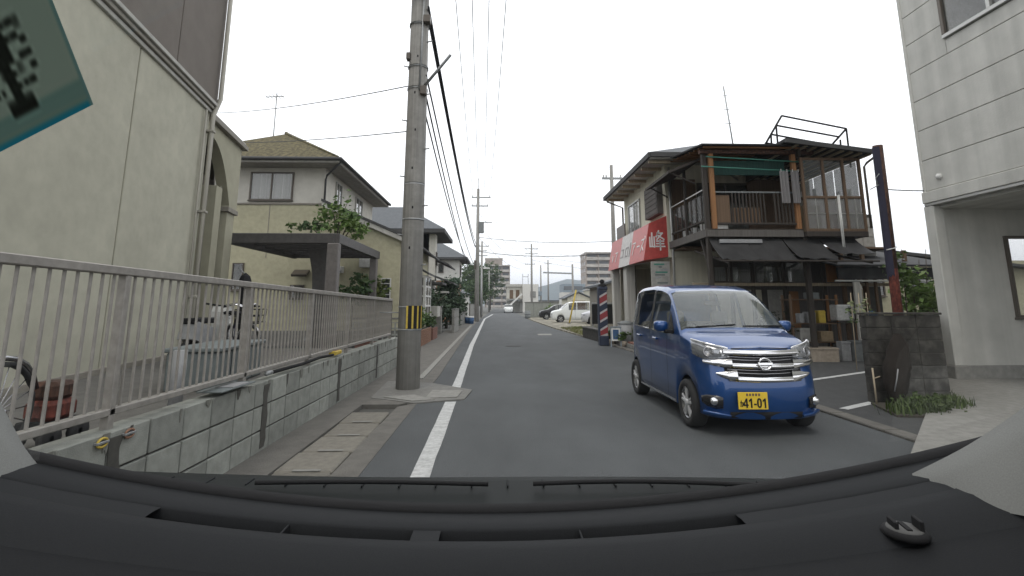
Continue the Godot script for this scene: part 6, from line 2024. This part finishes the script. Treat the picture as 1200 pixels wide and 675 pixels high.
# ------------------------------------------------------------------ right corner: red pole, weathered wall, weeds
func build_right_corner() -> void:
	var p := thing("red_pole", "rusty red steel pole wrapped in faded navy sheet at its top", "pole", V(8.58, 0, -11.1))
	put(p, "shaft", tube([V(0, -0.1, 0), V(0.02, 5.0, 0)], 0.095, 16), "rust_red")
	put(p, "wrap", tube([V(0.008, 2.25, 0), V(0.02, 5.02, 0)], 0.102, 16), "rust_brown")
	var st := sto(false)
	var rows := []
	for i in 7:
		var a := PI * 0.5 + 0.35 + i * 0.33
		var y0 := 2.05 + rng.randf_range(-0.12, 0.1)
		rows.append([V(cos(a) * 0.112 + 0.005, y0, sin(a) * 0.112), V(cos(a) * 0.11 + 0.02, 4.98, sin(a) * 0.11)])
	loft(st, rows)
	put(p, "navy_sheet", done(st), "navy")
	put(p, "wire_tie", tube([V(-0.12, 2.65, 0.06), V(0, 2.68, 0.13), V(0.12, 2.72, 0.05)], 0.012, 5), "plastic_white")
	bar(p, "hook", V(-0.1, 4.1, 0.05), V(-0.3, 4.0, 0.05), 0.012, "galv", 5)
	put(p, "hook_bend", tube([V(-0.12, 4.1, 0.05), V(-0.16, 4.25, 0.06), V(-0.08, 4.35, 0.08)], 0.012, 5), "galv")
	# weathered block wall
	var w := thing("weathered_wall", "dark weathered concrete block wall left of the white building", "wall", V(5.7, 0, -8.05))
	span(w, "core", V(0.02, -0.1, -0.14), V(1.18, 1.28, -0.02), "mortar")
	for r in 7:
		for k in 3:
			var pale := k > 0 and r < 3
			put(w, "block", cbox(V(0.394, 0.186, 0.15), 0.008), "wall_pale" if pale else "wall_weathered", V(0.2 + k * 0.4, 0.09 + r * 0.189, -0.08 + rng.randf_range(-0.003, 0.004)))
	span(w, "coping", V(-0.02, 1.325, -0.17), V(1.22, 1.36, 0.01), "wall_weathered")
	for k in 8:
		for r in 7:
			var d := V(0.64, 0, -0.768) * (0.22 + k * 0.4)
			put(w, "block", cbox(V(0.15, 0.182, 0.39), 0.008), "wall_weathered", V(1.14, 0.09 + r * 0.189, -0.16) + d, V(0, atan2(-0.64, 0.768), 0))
	# rounded dark bundle leaning at the wall's end
	var b := thing("dark_bundle", "rounded dark brown covered bundle leaning against the end of the weathered wall", "bundle", V(5.95, 0.35, -7.86))
	var bn := FastNoiseLite.new()
	bn.seed = 3
	bn.frequency = 2.2
	var cv := sto(false)
	var cr := []
	for i in 13:
		var t := i / 12.0
		var row := []
		for k in 17:
			var a := TAU * k / 16.0
			var r := 0.19 * pow(sin(PI * clampf(t * 0.94 + 0.03, 0.0, 1.0)), 0.55) * (1.0 + 0.45 * bn.get_noise_3d(cos(a), t * 2.0, sin(a)))
			row.append(V(-0.06 + 0.14 * t + cos(a) * r, -0.3 + t * 1.0, -sin(a) * r * 0.5))
		cr.append(row)
	loft(cv, cr)
	put(b, "cover", done(cv), "bundle")
	put(b, "strap", tube([V(-0.13, -0.12, 0.08), V(-0.09, 0.08, 0.11), V(-0.06, 0.2, 0.11)], 0.009, 5), "plastic_grey")
	var stake := thing("thin_stake", "thin pale stake at the corner of the weathered wall", "stake", V(5.62, 0, -7.9))
	bar(stake, "shaft", V(0, 0, 0), V(-0.02, 0.55, 0.02), 0.012, "wood_pale", 6)
	bar(stake, "peg", V(-0.02, 0.4, 0.02), V(0.08, 0.43, 0.02), 0.008, "wood_pale", 5)
	# soil bed with weeds in front of the wall
	struct("soil_bed", slab([Vector2(5.3, -7.1), Vector2(5.6, -8.0), Vector2(6.95, -8.0), Vector2(6.55, -7.6), Vector2(5.9, -7.0)], 0.0, 0.04), "soil")

# ------------------------------------------------------------------ plants
func grass_blades(st: SurfaceTool, area: Callable, n: int, h: float, cols: Array) -> void:
	for i in n:
		var p: Vector3 = area.call()
		var a := rng.randf() * TAU
		var d := V(cos(a), 0, sin(a))
		var hh := h * rng.randf_range(0.4, 1.2)
		var w := 0.006 + 0.008 * rng.randf()
		var s := V(-d.z, 0, d.x) * w
		var c: Color = cols[rng.randi() % cols.size()] * rng.randf_range(0.8, 1.25)
		c.a = 1
		st.set_color(c)
		var mid := p + V(0, hh * 0.6, 0) + d * hh * 0.15
		var tip := p + V(0, hh, 0) + d * hh * 0.45
		tri(st, p - s, p + s, mid + s * 0.7)
		tri(st, p - s, mid + s * 0.7, mid - s * 0.7)
		tri(st, mid - s * 0.7, mid + s * 0.7, tip)

func tree(called: String, label: String, at: Vector3, h: float, r: Vector3, clumps: int, per: int, size: float, cols: Array, crown_y: float, clump_r := 0.6, trunk_r := 0.12, group := "") -> Node3D:
	var t := thing(called, label, "tree", at, 0.0, group)
	var tr := sto(false)
	sweep(tr, [V(0, -0.1, 0), V(0.05 * h * 0.3, h * 0.3, 0), V(-0.02 * h, h * 0.62, 0.02 * h), V(0.0, h * 0.9, 0)], [trunk_r, trunk_r * 0.75, trunk_r * 0.5, trunk_r * 0.15], 8)
	put(t, "trunk", done(tr), "bark")
	var lb := sto(false)
	for k in 7:
		var a := TAU * k / 7.0 + rng.randf()
		var y0 := h * rng.randf_range(0.35, 0.7)
		var e := V(cos(a) * r.x, crown_y + r.y * rng.randf_range(-0.4, 0.7), sin(a) * r.z) * V(0.75, 1, 0.75)
		sweep(lb, [V(0, y0, 0), V(0, y0, 0).lerp(e, 0.5) + V(0, 0.1 * h, 0) * 0.4, e], [trunk_r * 0.4, trunk_r * 0.25, trunk_r * 0.08], 5)
	put(t, "limbs", done(lb), "bark")
	var st := sto()
	leaves(st, V(0, crown_y, 0), r, clumps, per, size, cols, clump_r)
	put(t, "crown", done(st), "leaf")
	return t

func build_plants() -> void:
	var bright := [Color(0.105, 0.17, 0.04), Color(0.075, 0.135, 0.033), Color(0.125, 0.185, 0.05)]
	var mid := [Color(0.045, 0.085, 0.025), Color(0.06, 0.095, 0.03), Color(0.035, 0.07, 0.022)]
	var dark := [Color(0.022, 0.045, 0.02), Color(0.03, 0.055, 0.026), Color(0.035, 0.06, 0.03)]
	# tree behind the carport
	var t := thing("garden_tree", "young bright green broad-leaved tree rising behind the carport roof", "tree", V(-5.75, 0, -18.9))
	put(t, "trunk", tube([V(0, 0, 0), V(0.05, 2.0, 0.1), V(0.0, 3.6, 0.2), V(0.1, 5.0, 0.2)], [0.07, 0.06, 0.045, 0.015], 8), "bark")
	var lb := sto(false)
	for e in [V(-1.6, 4.15, 0.3), V(-0.6, 4.4, 0.2), V(0.75, 4.5, 0.3), V(0.35, 5.35, 0.1), V(0.9, 4.0, 0.4), V(-0.3, 5.1, 0.0)]:
		sweep(lb, [V(0, 3.3, 0.2), V(0, 3.6, 0.2).lerp(e, 0.5) + V(0, 0.25, 0), e], [0.03, 0.02, 0.008], 5)
	put(t, "limbs", done(lb), "bark")
	var st := sto()
	leaves(st, V(0.1, 4.55, 0.3), V(0.8, 0.8, 0.5), 28, 13, 0.19, bright, 0.28)
	leaves(st, V(0.75, 4.25, 0.4), V(0.4, 0.45, 0.3), 14, 14, 0.2, bright, 0.24)
	leaves(st, V(-1.0, 4.25, 0.3), V(0.7, 0.18, 0.3), 9, 10, 0.18, mid, 0.18)
	leaves(st, V(-1.65, 4.2, 0.3), V(0.15, 0.12, 0.15), 3, 8, 0.18, bright, 0.15)
	put(t, "crown", done(st), "leaf")
	# bamboo-like shrub by the white narrow window
	t = thing("feathery_shrub", "thin yellow-green feathery shrub before the narrow white window", "shrub", V(-4.35, 0, -19.0))
	for k in 6:
		put(t, "stem", tube([V(0.05 * k, 0, 0), V(0.05 * k - 0.1, 1.2, 0.05), V(0.12 * k - 0.35, 2.1 + 0.1 * (k % 3), 0.1)], [0.015, 0.012, 0.005], 5), "bark")
	st = sto()
	leaves(st, V(-0.05, 1.9, 0.1), V(0.5, 0.55, 0.3), 30, 14, 0.2, [Color(0.12, 0.14, 0.035), Color(0.09, 0.12, 0.03)], 0.22, 0.3)
	put(t, "foliage", done(st), "leaf")
	t = thing("carport_shrub", "dark drooping shrub under the carport canopy", "shrub", V(-5.0, 0, -18.2))
	put(t, "stem", tube([V(0, 0, 0), V(0.1, 1.2, 0), V(-0.05, 2.3, 0)], [0.03, 0.02, 0.01], 6), "bark")
	st = sto()
	leaves(st, V(0.1, 2.0, 0), V(0.5, 0.5, 0.4), 16, 12, 0.2, mid, 0.25, 0.3)
	put(t, "foliage", done(st), "leaf")
	# shrubs in the brick planters
	for k in 3:
		t = thing("planter_shrub", ["bright green shrub in the near brick planter", "low leafy shrub at the back of the brick planter", "small shrub in the far red planter"][k], "shrub", [V(-2.95, 0.55, -20.4), V(-3.0, 0.55, -21.6), V(-2.95, 0.5, -23.4)][k])
		put(t, "stem", tube([V(0, -0.05, 0), V(0, 0.4, 0)], 0.02, 5), "bark")
		st = sto()
		leaves(st, V(0, [0.42, 0.3, 0.25][k], 0), [V(0.3, 0.42, 0.4), V(0.25, 0.25, 0.4), V(0.22, 0.22, 0.35)][k], 22, 14, 0.12, bright if k == 0 else mid, 0.18)
		put(t, "foliage", done(st), "leaf")
	# dark conifers and hedge further on
	tree("dark_hedge_tree", "broad dark green hedge tree behind the pale gate wall", V(-3.7, 0, -31.0), 2.5, V(1.0, 1.1, 1.5), 80, 26, 0.2, dark, 1.35, 0.4, 0.1)
	tree("dark_hedge_tree", "second dark hedge tree bulging over the pavement wall", V(-3.3, 0, -35.0), 2.8, V(1.1, 1.3, 1.6), 90, 26, 0.22, dark, 1.5, 0.45, 0.1)
	tree("blue_green_tree", "blue-green loose tree above the hedge near the far pole", V(-3.6, 0, -41.5), 4.0, V(1.2, 1.3, 1.5), 80, 24, 0.22, [Color(0.04, 0.075, 0.045), Color(0.05, 0.085, 0.05)], 2.4, 0.45, 0.12)
	# far trees left of the road
	var far := [[-9.0, -112.0, 11.0, 3.6, "full green tree just behind the far transformer pole"], [-5.2, -120.0, 11.5, 3.2, "rounded green tree right of the far transformer pole"], [-1.9, -150.0, 13.8, 4.0, "tallest far tree below the beige block"], [-5.8, -146.0, 13.0, 3.8, "dense far tree left of the tallest one"], [-11.5, -100.0, 8.5, 3.4, "far tree at the left behind the brick and white house"], [-3.6, -98.0, 6.5, 2.0, "low round tree behind the long pale block wall"]]
	for f in far:
		tree("far_tree", f[4], V(f[0], 0, f[1]), f[2], V(f[3], f[2] * 0.38, f[3]), 110, 34, 0.42, mid, f[2] * 0.6, 0.85, 0.22, "trees left of the road")
	# low bush at the car park mouth
	t = thing("roadside_bush", "small green bush by the grey wall of the car park", "shrub", V(5.9, 0, -60.5))
	put(t, "stem", tube([V(0, 0, 0), V(0, 0.6, 0)], 0.03, 5), "bark")
	st = sto()
	leaves(st, V(0, 0.7, 0), V(0.8, 0.7, 0.6), 40, 20, 0.2, bright, 0.3)
	put(t, "foliage", done(st), "leaf")
	# grass patches in the car park
	st = sto()
	grass_blades(st, func(): return V(rng.randf_range(5.2, 9.0) + rng.randfn() * 0.4, 0.01, -33.5 + rng.randfn() * 0.7), 6000, 0.12, [Color(0.12, 0.15, 0.03), Color(0.16, 0.16, 0.05), Color(0.09, 0.13, 0.025)])
	grass_blades(st, func(): return V(rng.randf_range(4.1, 4.9), 0.01, rng.randf_range(-34.0, -26.0)), 1200, 0.1, [Color(0.12, 0.13, 0.04), Color(0.15, 0.15, 0.05)])
	tag(put(self, "grass", done(st), "leaf"), "dry yellow-green grass on the car park verge", "grass", "", "stuff")
	# weeds by the weathered wall
	st = sto()
	grass_blades(st, func(): return V(5.45, 0.03, -7.2).lerp(V(6.7, 0.03, -7.85), pow(rng.randf(), 0.8)) + V(rng.randfn() * 0.16, 0, rng.randfn() * 0.12) * (0.5 + 0.5 * rng.randf()), 2200, 0.15, [Color(0.045, 0.075, 0.012), Color(0.06, 0.09, 0.02), Color(0.03, 0.05, 0.012)])
	leaves(st, V(5.9, 0.1, -7.4), V(0.5, 0.07, 0.3), 26, 14, 0.07, [Color(0.05, 0.085, 0.015), Color(0.04, 0.06, 0.015)], 0.12)
	tag(put(self, "grass", done(st), "leaf"), "tufts of green weeds at the foot of the weathered wall", "grass", "", "stuff")
	# climber by the red pole
	t = thing("climbing_plant", "tall light green leafy plant behind the weathered wall right of the red pole", "plant", V(10.0, 0, -12.4))
	for k in 7:
		put(t, "stem", tube([V(-0.5 + 0.18 * k, 0, 0), V(-0.5 + 0.16 * k, 1.4, 0.05 * (k % 2)), V(-0.6 + 0.2 * k, 2.3 + 0.25 * (k % 3), 0.1)], [0.02, 0.015, 0.006], 5), "bark")
	st = sto()
	leaves(st, V(0.15, 1.75, 0.1), V(0.55, 0.7, 0.3), 34, 12, 0.15, [Color(0.16, 0.24, 0.07), Color(0.2, 0.27, 0.1), Color(0.12, 0.19, 0.05)], 0.2)
	leaves(st, V(-0.35, 2.2, 0.1), V(0.2, 0.55, 0.2), 12, 10, 0.15, [Color(0.1, 0.15, 0.05)], 0.16)
	put(t, "foliage", done(st), "leaf")
	t = thing("stake_plant", "leafy vine with pale blossoms climbing stakes left of the red pole", "plant", V(8.3, 0, -11.9))
	for k in 3:
		bar(t, "stake", V(-0.2 + k * 0.2, 0, 0), V(-0.15 + k * 0.18, 1.75, 0), 0.01, "wood_pale", 5)
	st = sto()
	leaves(st, V(0.05, 1.3, 0), V(0.3, 0.3, 0.15), 9, 8, 0.11, [Color(0.09, 0.13, 0.05), Color(0.2, 0.22, 0.12)], 0.15)
	put(t, "foliage", done(st), "leaf")
	t = thing("corner_bush", "thick green bush against the white building's corner pillar", "shrub", V(10.95, 0, -13.0))
	put(t, "stem", tube([V(0, 0, 0), V(0, 1.6, 0)], 0.04, 6), "bark")
	st = sto()
	leaves(st, V(0.0, 1.5, 0), V(0.5, 0.7, 0.4), 40, 16, 0.15, [Color(0.09, 0.15, 0.03), Color(0.11, 0.17, 0.04)], 0.24)
	put(t, "foliage", done(st), "leaf")
	var post := thing("aerial_post", "thin grey post with a small crossbar beside the white building", "post", V(11.4, 0, -14.5))
	bar(post, "post", V(0, 0, 0), V(-0.12, 4.7, 0), 0.025, "galv", 6)
	bar(post, "crossbar", V(-0.35, 2.75, 0), V(0.2, 2.75, 0), 0.02, "galv", 6)

# ------------------------------------------------------------------ the car we sit in
func build_own_car() -> void:
	var c := thing("car_interior", "dark grey dashboard and windscreen surround of the car we sit in", "car", V(0, 0, 0))
	# edge where dashboard meets the glass, sampled across the car
	var ex := []
	for i in 41:
		var x := lerpf(-1.3, 1.3, i / 40.0)
		ex.append(V(x, 1.052 + (0.135 if x > 0 else 0.145) * x * x, -1.15 + 0.05 * x * x))
	var st := sto(false)
	var rows := []
	for i in 41:
		var e: Vector3 = ex[i]
		var row := []
		for k in 11:
			var t := k / 10.0
			row.append(V(e.x * lerpf(1.0, 1.05, t), e.y - 0.016 + 0.022 * sin(t * PI * 0.9) - 0.14 * t * t * t, e.z + 0.75 * t))
		rows.append(row)
	rows.reverse()
	loft(st, rows)
	put(c, "dashboard", done(st), "dash")
	# shelf along the glass with two long demister slots cut into it
	var at := func(x: float) -> Vector3:
		var f := clampf((x + 1.3) / 2.6 * 40.0, 0.0, 39.999)
		return ex[int(f)].lerp(ex[int(f) + 1], f - int(f))
	st = sto(false)
	rows = []
	for i in 41:
		var e: Vector3 = ex[i]
		rows.append([e + V(0, -0.02, -0.03), e + V(0, 0.004, -0.02), e + V(0, 0.012, 0.0), e + V(0, 0.019, 0.06), e + V(0, 0.02, 0.098), e + V(0, 0.016, 0.104), e + V(0, -0.03, 0.105)])
	rows.reverse()
	loft(st, rows)
	put(c, "demister_shelf", done(st), "dash_top")
	st = sto(false)
	rows = []
	for i in 41:
		var e: Vector3 = ex[i]
		rows.append([e + V(0, -0.05, 0.143), e + V(0, 0.014, 0.144), e + V(0, 0.019, 0.15), e + V(0, 0.018, 0.18), e + V(0, 0.006, 0.23), e + V(0, -0.03, 0.28)])
	rows.reverse()
	loft(st, rows)
	put(c, "demister_surround", done(st), "dash_top")
	st = sto(false)
	rows = []
	for i in 41:
		var e: Vector3 = ex[i]
		rows.append([e + V(0, 0.0, 0.1045), e + V(0, -0.07, 0.1047), e + V(0, -0.07, 0.1495), e + V(0, 0.0, 0.1496)])
	rows.reverse()
	loft(st, rows)
	put(c, "demister_channel", done(st), "black")
	for s in [[-1.3, -0.6], [-0.15, -0.1], [0.445, 1.3]]:
		st = sto(false)
		rows = []
		for k in 9:
			var e: Vector3 = at.call(lerpf(s[0], s[1], k / 8.0))
			rows.append([e + V(0, 0.017, 0.1), e + V(0, 0.0185, 0.127), e + V(0, 0.017, 0.154)])
		rows.reverse()
		loft(st, rows)
		put(c, "shelf_filler", done(st), "dash_top")
	for x in [-0.375, 0.155]:
		put(c, "slot_rib", cbox(V(0.004, 0.03, 0.05), 0.001), "dash_top", at.call(x) + V(0, 0.0, 0.127))
	for k in 40:
		var x := -0.59 + k * 0.0258
		if x > -0.15 and x < -0.1:
			continue
		put(c, "slot_vane", cbox(V(0.003, 0.012, 0.046), 0.001), "black", at.call(x) + V(0, -0.03, 0.127))
	# black rubber seal along the foot of the glass
	var seal := []
	for e in ex:
		seal.append(e + V(0, 0.012, -0.004))
	put(c, "windscreen_seal", tube(seal, 0.015, 8), "black")
	# cowl outside the glass: black trough, ribbed strip, parked wipers
	var cw := []
	for i in 41:
		var x: float = ex[i].x * 1.25
		cw.append(V(x, 0.995 + (0.012 if x > 0 else 0.055) * x * x, -1.56 + 0.1 * x * x))
	st = sto(false)
	rows = []
	for i in 41:
		var e: Vector3 = ex[i]
		var w: Vector3 = cw[i]
		rows.append([w + V(0, -0.3, -0.14), w + V(0, -0.03, -0.1), w + V(0, -0.004, -0.05), w, w.lerp(e, 0.35) + V(0, -0.03, 0), w.lerp(e, 0.7) + V(0, -0.035, 0), e + V(0, -0.03, -0.015)])
	rows.reverse()
	loft(st, rows)
	put(c, "cowl", done(st), "cowl")
	for part in [[8, 16], [17, 23], [24, 33]]:
		st = sto(false)
		rows = []
		for i in range(part[0], part[1]):
			var w: Vector3 = cw[i].lerp(ex[i], 0.62)
			rows.append([w + V(0, -0.03, -0.006), w + V(0, -0.024, -0.003), w + V(0, -0.024, 0.003), w + V(0, -0.03, 0.006)])
		rows.reverse()
		loft(st, rows)
		put(c, "cowl_strip", done(st), "plastic_grey")
	for k in 24:
		var f := 6.0 + k * 1.2
		var w: Vector3 = cw[int(f)].lerp(cw[int(f) + 1], f - int(f))
		put(c, "cowl_rib", cbox(V(0.004, 0.006, 0.05), 0.001), "dash_top", w + V(0, 0.0, 0.02))
	for k in 2:
		var x0: float = [-0.62, 0.1][k]
		var pts := []
		for j in 9:
			var f: float = (x0 / 1.25 + j * 0.06 + 1.3) / 2.6 * 40.0
			var w: Vector3 = cw[int(f)].lerp(cw[int(f) + 1], f - int(f))
			pts.append(w + V(0, 0.012 + 0.006 * sin(j * 0.4), 0.06))
		put(c, "wiper", tube(pts, 0.006, 6), "black")
	# windscreen pane
	st = sto(false)
	rows = []
	for i in 41:
		var e: Vector3 = ex[i]
		var row := []
		for k in 7:
			var t := k / 6.0
			var b := e + V(0, -0.005, -0.012)
			var top := V(e.x * 0.93, 1.86, -0.10 + 0.06 * pow(absf(e.x) / 1.1, 2.0))
			var p := b.lerp(top, t) + V(0, 0.03, -0.03) * sin(t * PI)
			row.append(p)
		rows.append(row)
	loft(st, rows)
	put(c, "windscreen", done(st), "windscreen")
	# side trims where the pillars meet the dashboard
	for sg in [-1.0, 1.0]:
		st = sto(false)
		rows = []
		var up := [V(0.80, 1.16, -1.05), V(0.872, 1.226, -0.995), V(0.95, 1.307, -0.945), V(1.0, 1.42, -0.84), V(1.05, 1.6, -0.6)] if sg > 0 else [V(0.872, 1.165, -1.1), V(0.905, 1.21, -1.09), V(0.945, 1.28, -1.08), V(0.995, 1.375, -1.06), V(1.05, 1.5, -1.0)]
		var lo := [V(0.79, 1.10, -1.02), V(0.80, 1.135, -0.94), V(0.83, 1.15, -0.88), V(0.90, 1.145, -0.78), V(0.95, 1.1, -0.5)] if sg > 0 else [V(0.865, 1.14, -1.06), V(0.855, 1.15, -1.02), V(0.87, 1.16, -0.98), V(0.92, 1.17, -0.92), V(1.0, 1.15, -0.7)]
		var smooth_at := func(l: Array, t: float) -> Vector3:
			var i := mini(int(t), 3)
			return l[i].cubic_interpolate(l[i + 1], l[maxi(i - 1, 0)], l[mini(i + 2, 4)], t - i)
		for k in 25:
			var a: Vector3 = smooth_at.call(up, k / 6.0) * V(sg, 1, 1)
			var b: Vector3 = smooth_at.call(lo, k / 6.0) * V(sg, 1, 1)
			rows.append([a + V(sg * 0.12, -0.02, -0.03), a, a.lerp(b, 0.35) + V(sg * -0.006, 0, 0.008), a.lerp(b, 0.7) + V(sg * -0.006, 0, 0.008), b])
		if sg < 0:
			rows.reverse()
		loft(st, rows)
		put(c, "pillar_trim", done(st), "pillar_trim")
	# roof and rear of the cabin close the car behind the camera
	span(c, "roof_lining", V(-1.25, 1.84, -0.08), V(1.25, 1.88, 2.2), "liner")
	span(c, "rear_panel", V(-1.25, 0.2, 2.2), V(1.25, 1.84, 2.24), "seat")
	span(c, "cabin_floor", V(-1.25, 0.25, -0.4), V(1.25, 0.3, 2.2), "seat")
	span(c, "seat_row", V(-1.1, 0.3, 0.5), V(1.1, 1.2, 0.8), "seat", 0.08)
	for sg in [-1.0, 1.0]:
		span(c, "door_panel", V(sg * 1.3, 0.3, -0.5), V(sg * 1.26, 1.0, 2.2), "seat")
	# round phone holder base on the dashboard
	var m := thing("holder_base", "small round black phone-holder base stuck on the dashboard", "phone holder", V(0.662, 1.112, -0.90), -0.25)
	put(m, "disc", lathe([Vector2(0, 0), Vector2(0.032, 0), Vector2(0.034, 0.005), Vector2(0.03, 0.011), Vector2(0, 0.012)], 24), "black")
	put(m, "pad", lathe([Vector2(0.026, 0.011), Vector2(0.025, 0.0135), Vector2(0, 0.0135)], 20), "dash_grey")
	box(m, "clip", V(0.006, 0.016, 0.03), "black", V(0.02, 0.02, 0))
	box(m, "clip", V(0.006, 0.012, 0.03), "black", V(-0.016, 0.018, 0))
	box(m, "slot", V(0.008, 0.003, 0.034), "black", V(0.001, 0.0145, 0))
	# square inspection sticker on the inside of the glass, its printed side turned outwards
	var k0 := V(-0.2763, 1.6152, -0.3461)
	var kx := V(-0.087, -0.0253, -0.0315)
	var ky := V(0.0108, 0.0438, 0.0545)
	var off := V(0, -0.78, 0.63) * 0.0005
	var im := Image.create(256, 256, false, Image.FORMAT_RGB8)
	im.fill(Color(0.64, 0.68, 0.64))
	im.fill_rect(Rect2i(0, 8, 256, 20), Color(0.50, 0.60, 0.58))
	im.fill_rect(Rect2i(0, 0, 256, 8), Color(0.16, 0.55, 0.66))
	im.fill_rect(Rect2i(0, 0, 7, 256), Color(0.48, 0.60, 0.60))
	im.fill_rect(Rect2i(92, 22, 52, 16), Color(0.14, 0.15, 0.13))
	im.fill_rect(Rect2i(112, 36, 17, 50), Color(0.14, 0.15, 0.13))
	im.fill_rect(Rect2i(100, 72, 44, 26), Color(0.14, 0.15, 0.13))
	for r in 5:
		for q2 in 16:
			if (r * 7 + q2 * 3) % 5 != 0:
				im.fill_rect(Rect2i(66 + q2 * 12, 44 + r * 13 + (q2 % 3) * 2, 8, 6), Color(0.18, 0.19, 0.17))
	im.resize(44, 44, Image.INTERPOLATE_BILINEAR)
	im.resize(256, 256, Image.INTERPOLATE_CUBIC)
	var sm := StandardMaterial3D.new()
	sm.resource_name = "sticker_print"
	sm.albedo_texture = ImageTexture.create_from_image(im)
	sm.roughness = 0.6
	sm.backlight_enabled = true
	sm.backlight = Color(0.5, 0.55, 0.52)
	M.sticker = sm
	st = sto()
	var cs := [k0 + off, k0 + kx * 1.25 + off, k0 + kx * 1.25 + ky * 2.6 + off, k0 + ky * 2.6 + off]
	var uv := [Vector2(0, 0), Vector2(1, 0), Vector2(1, 1), Vector2(0, 1)]
	for i in [0, 1, 2, 0, 2, 3]:
		st.set_uv(uv[i])
		st.add_vertex(cs[i])
	var sk := put(self, "inspection_sticker", done(st), "sticker")
	tag(sk, "greyish sticker with dark print and teal edge on the upper left windscreen", "sticker")
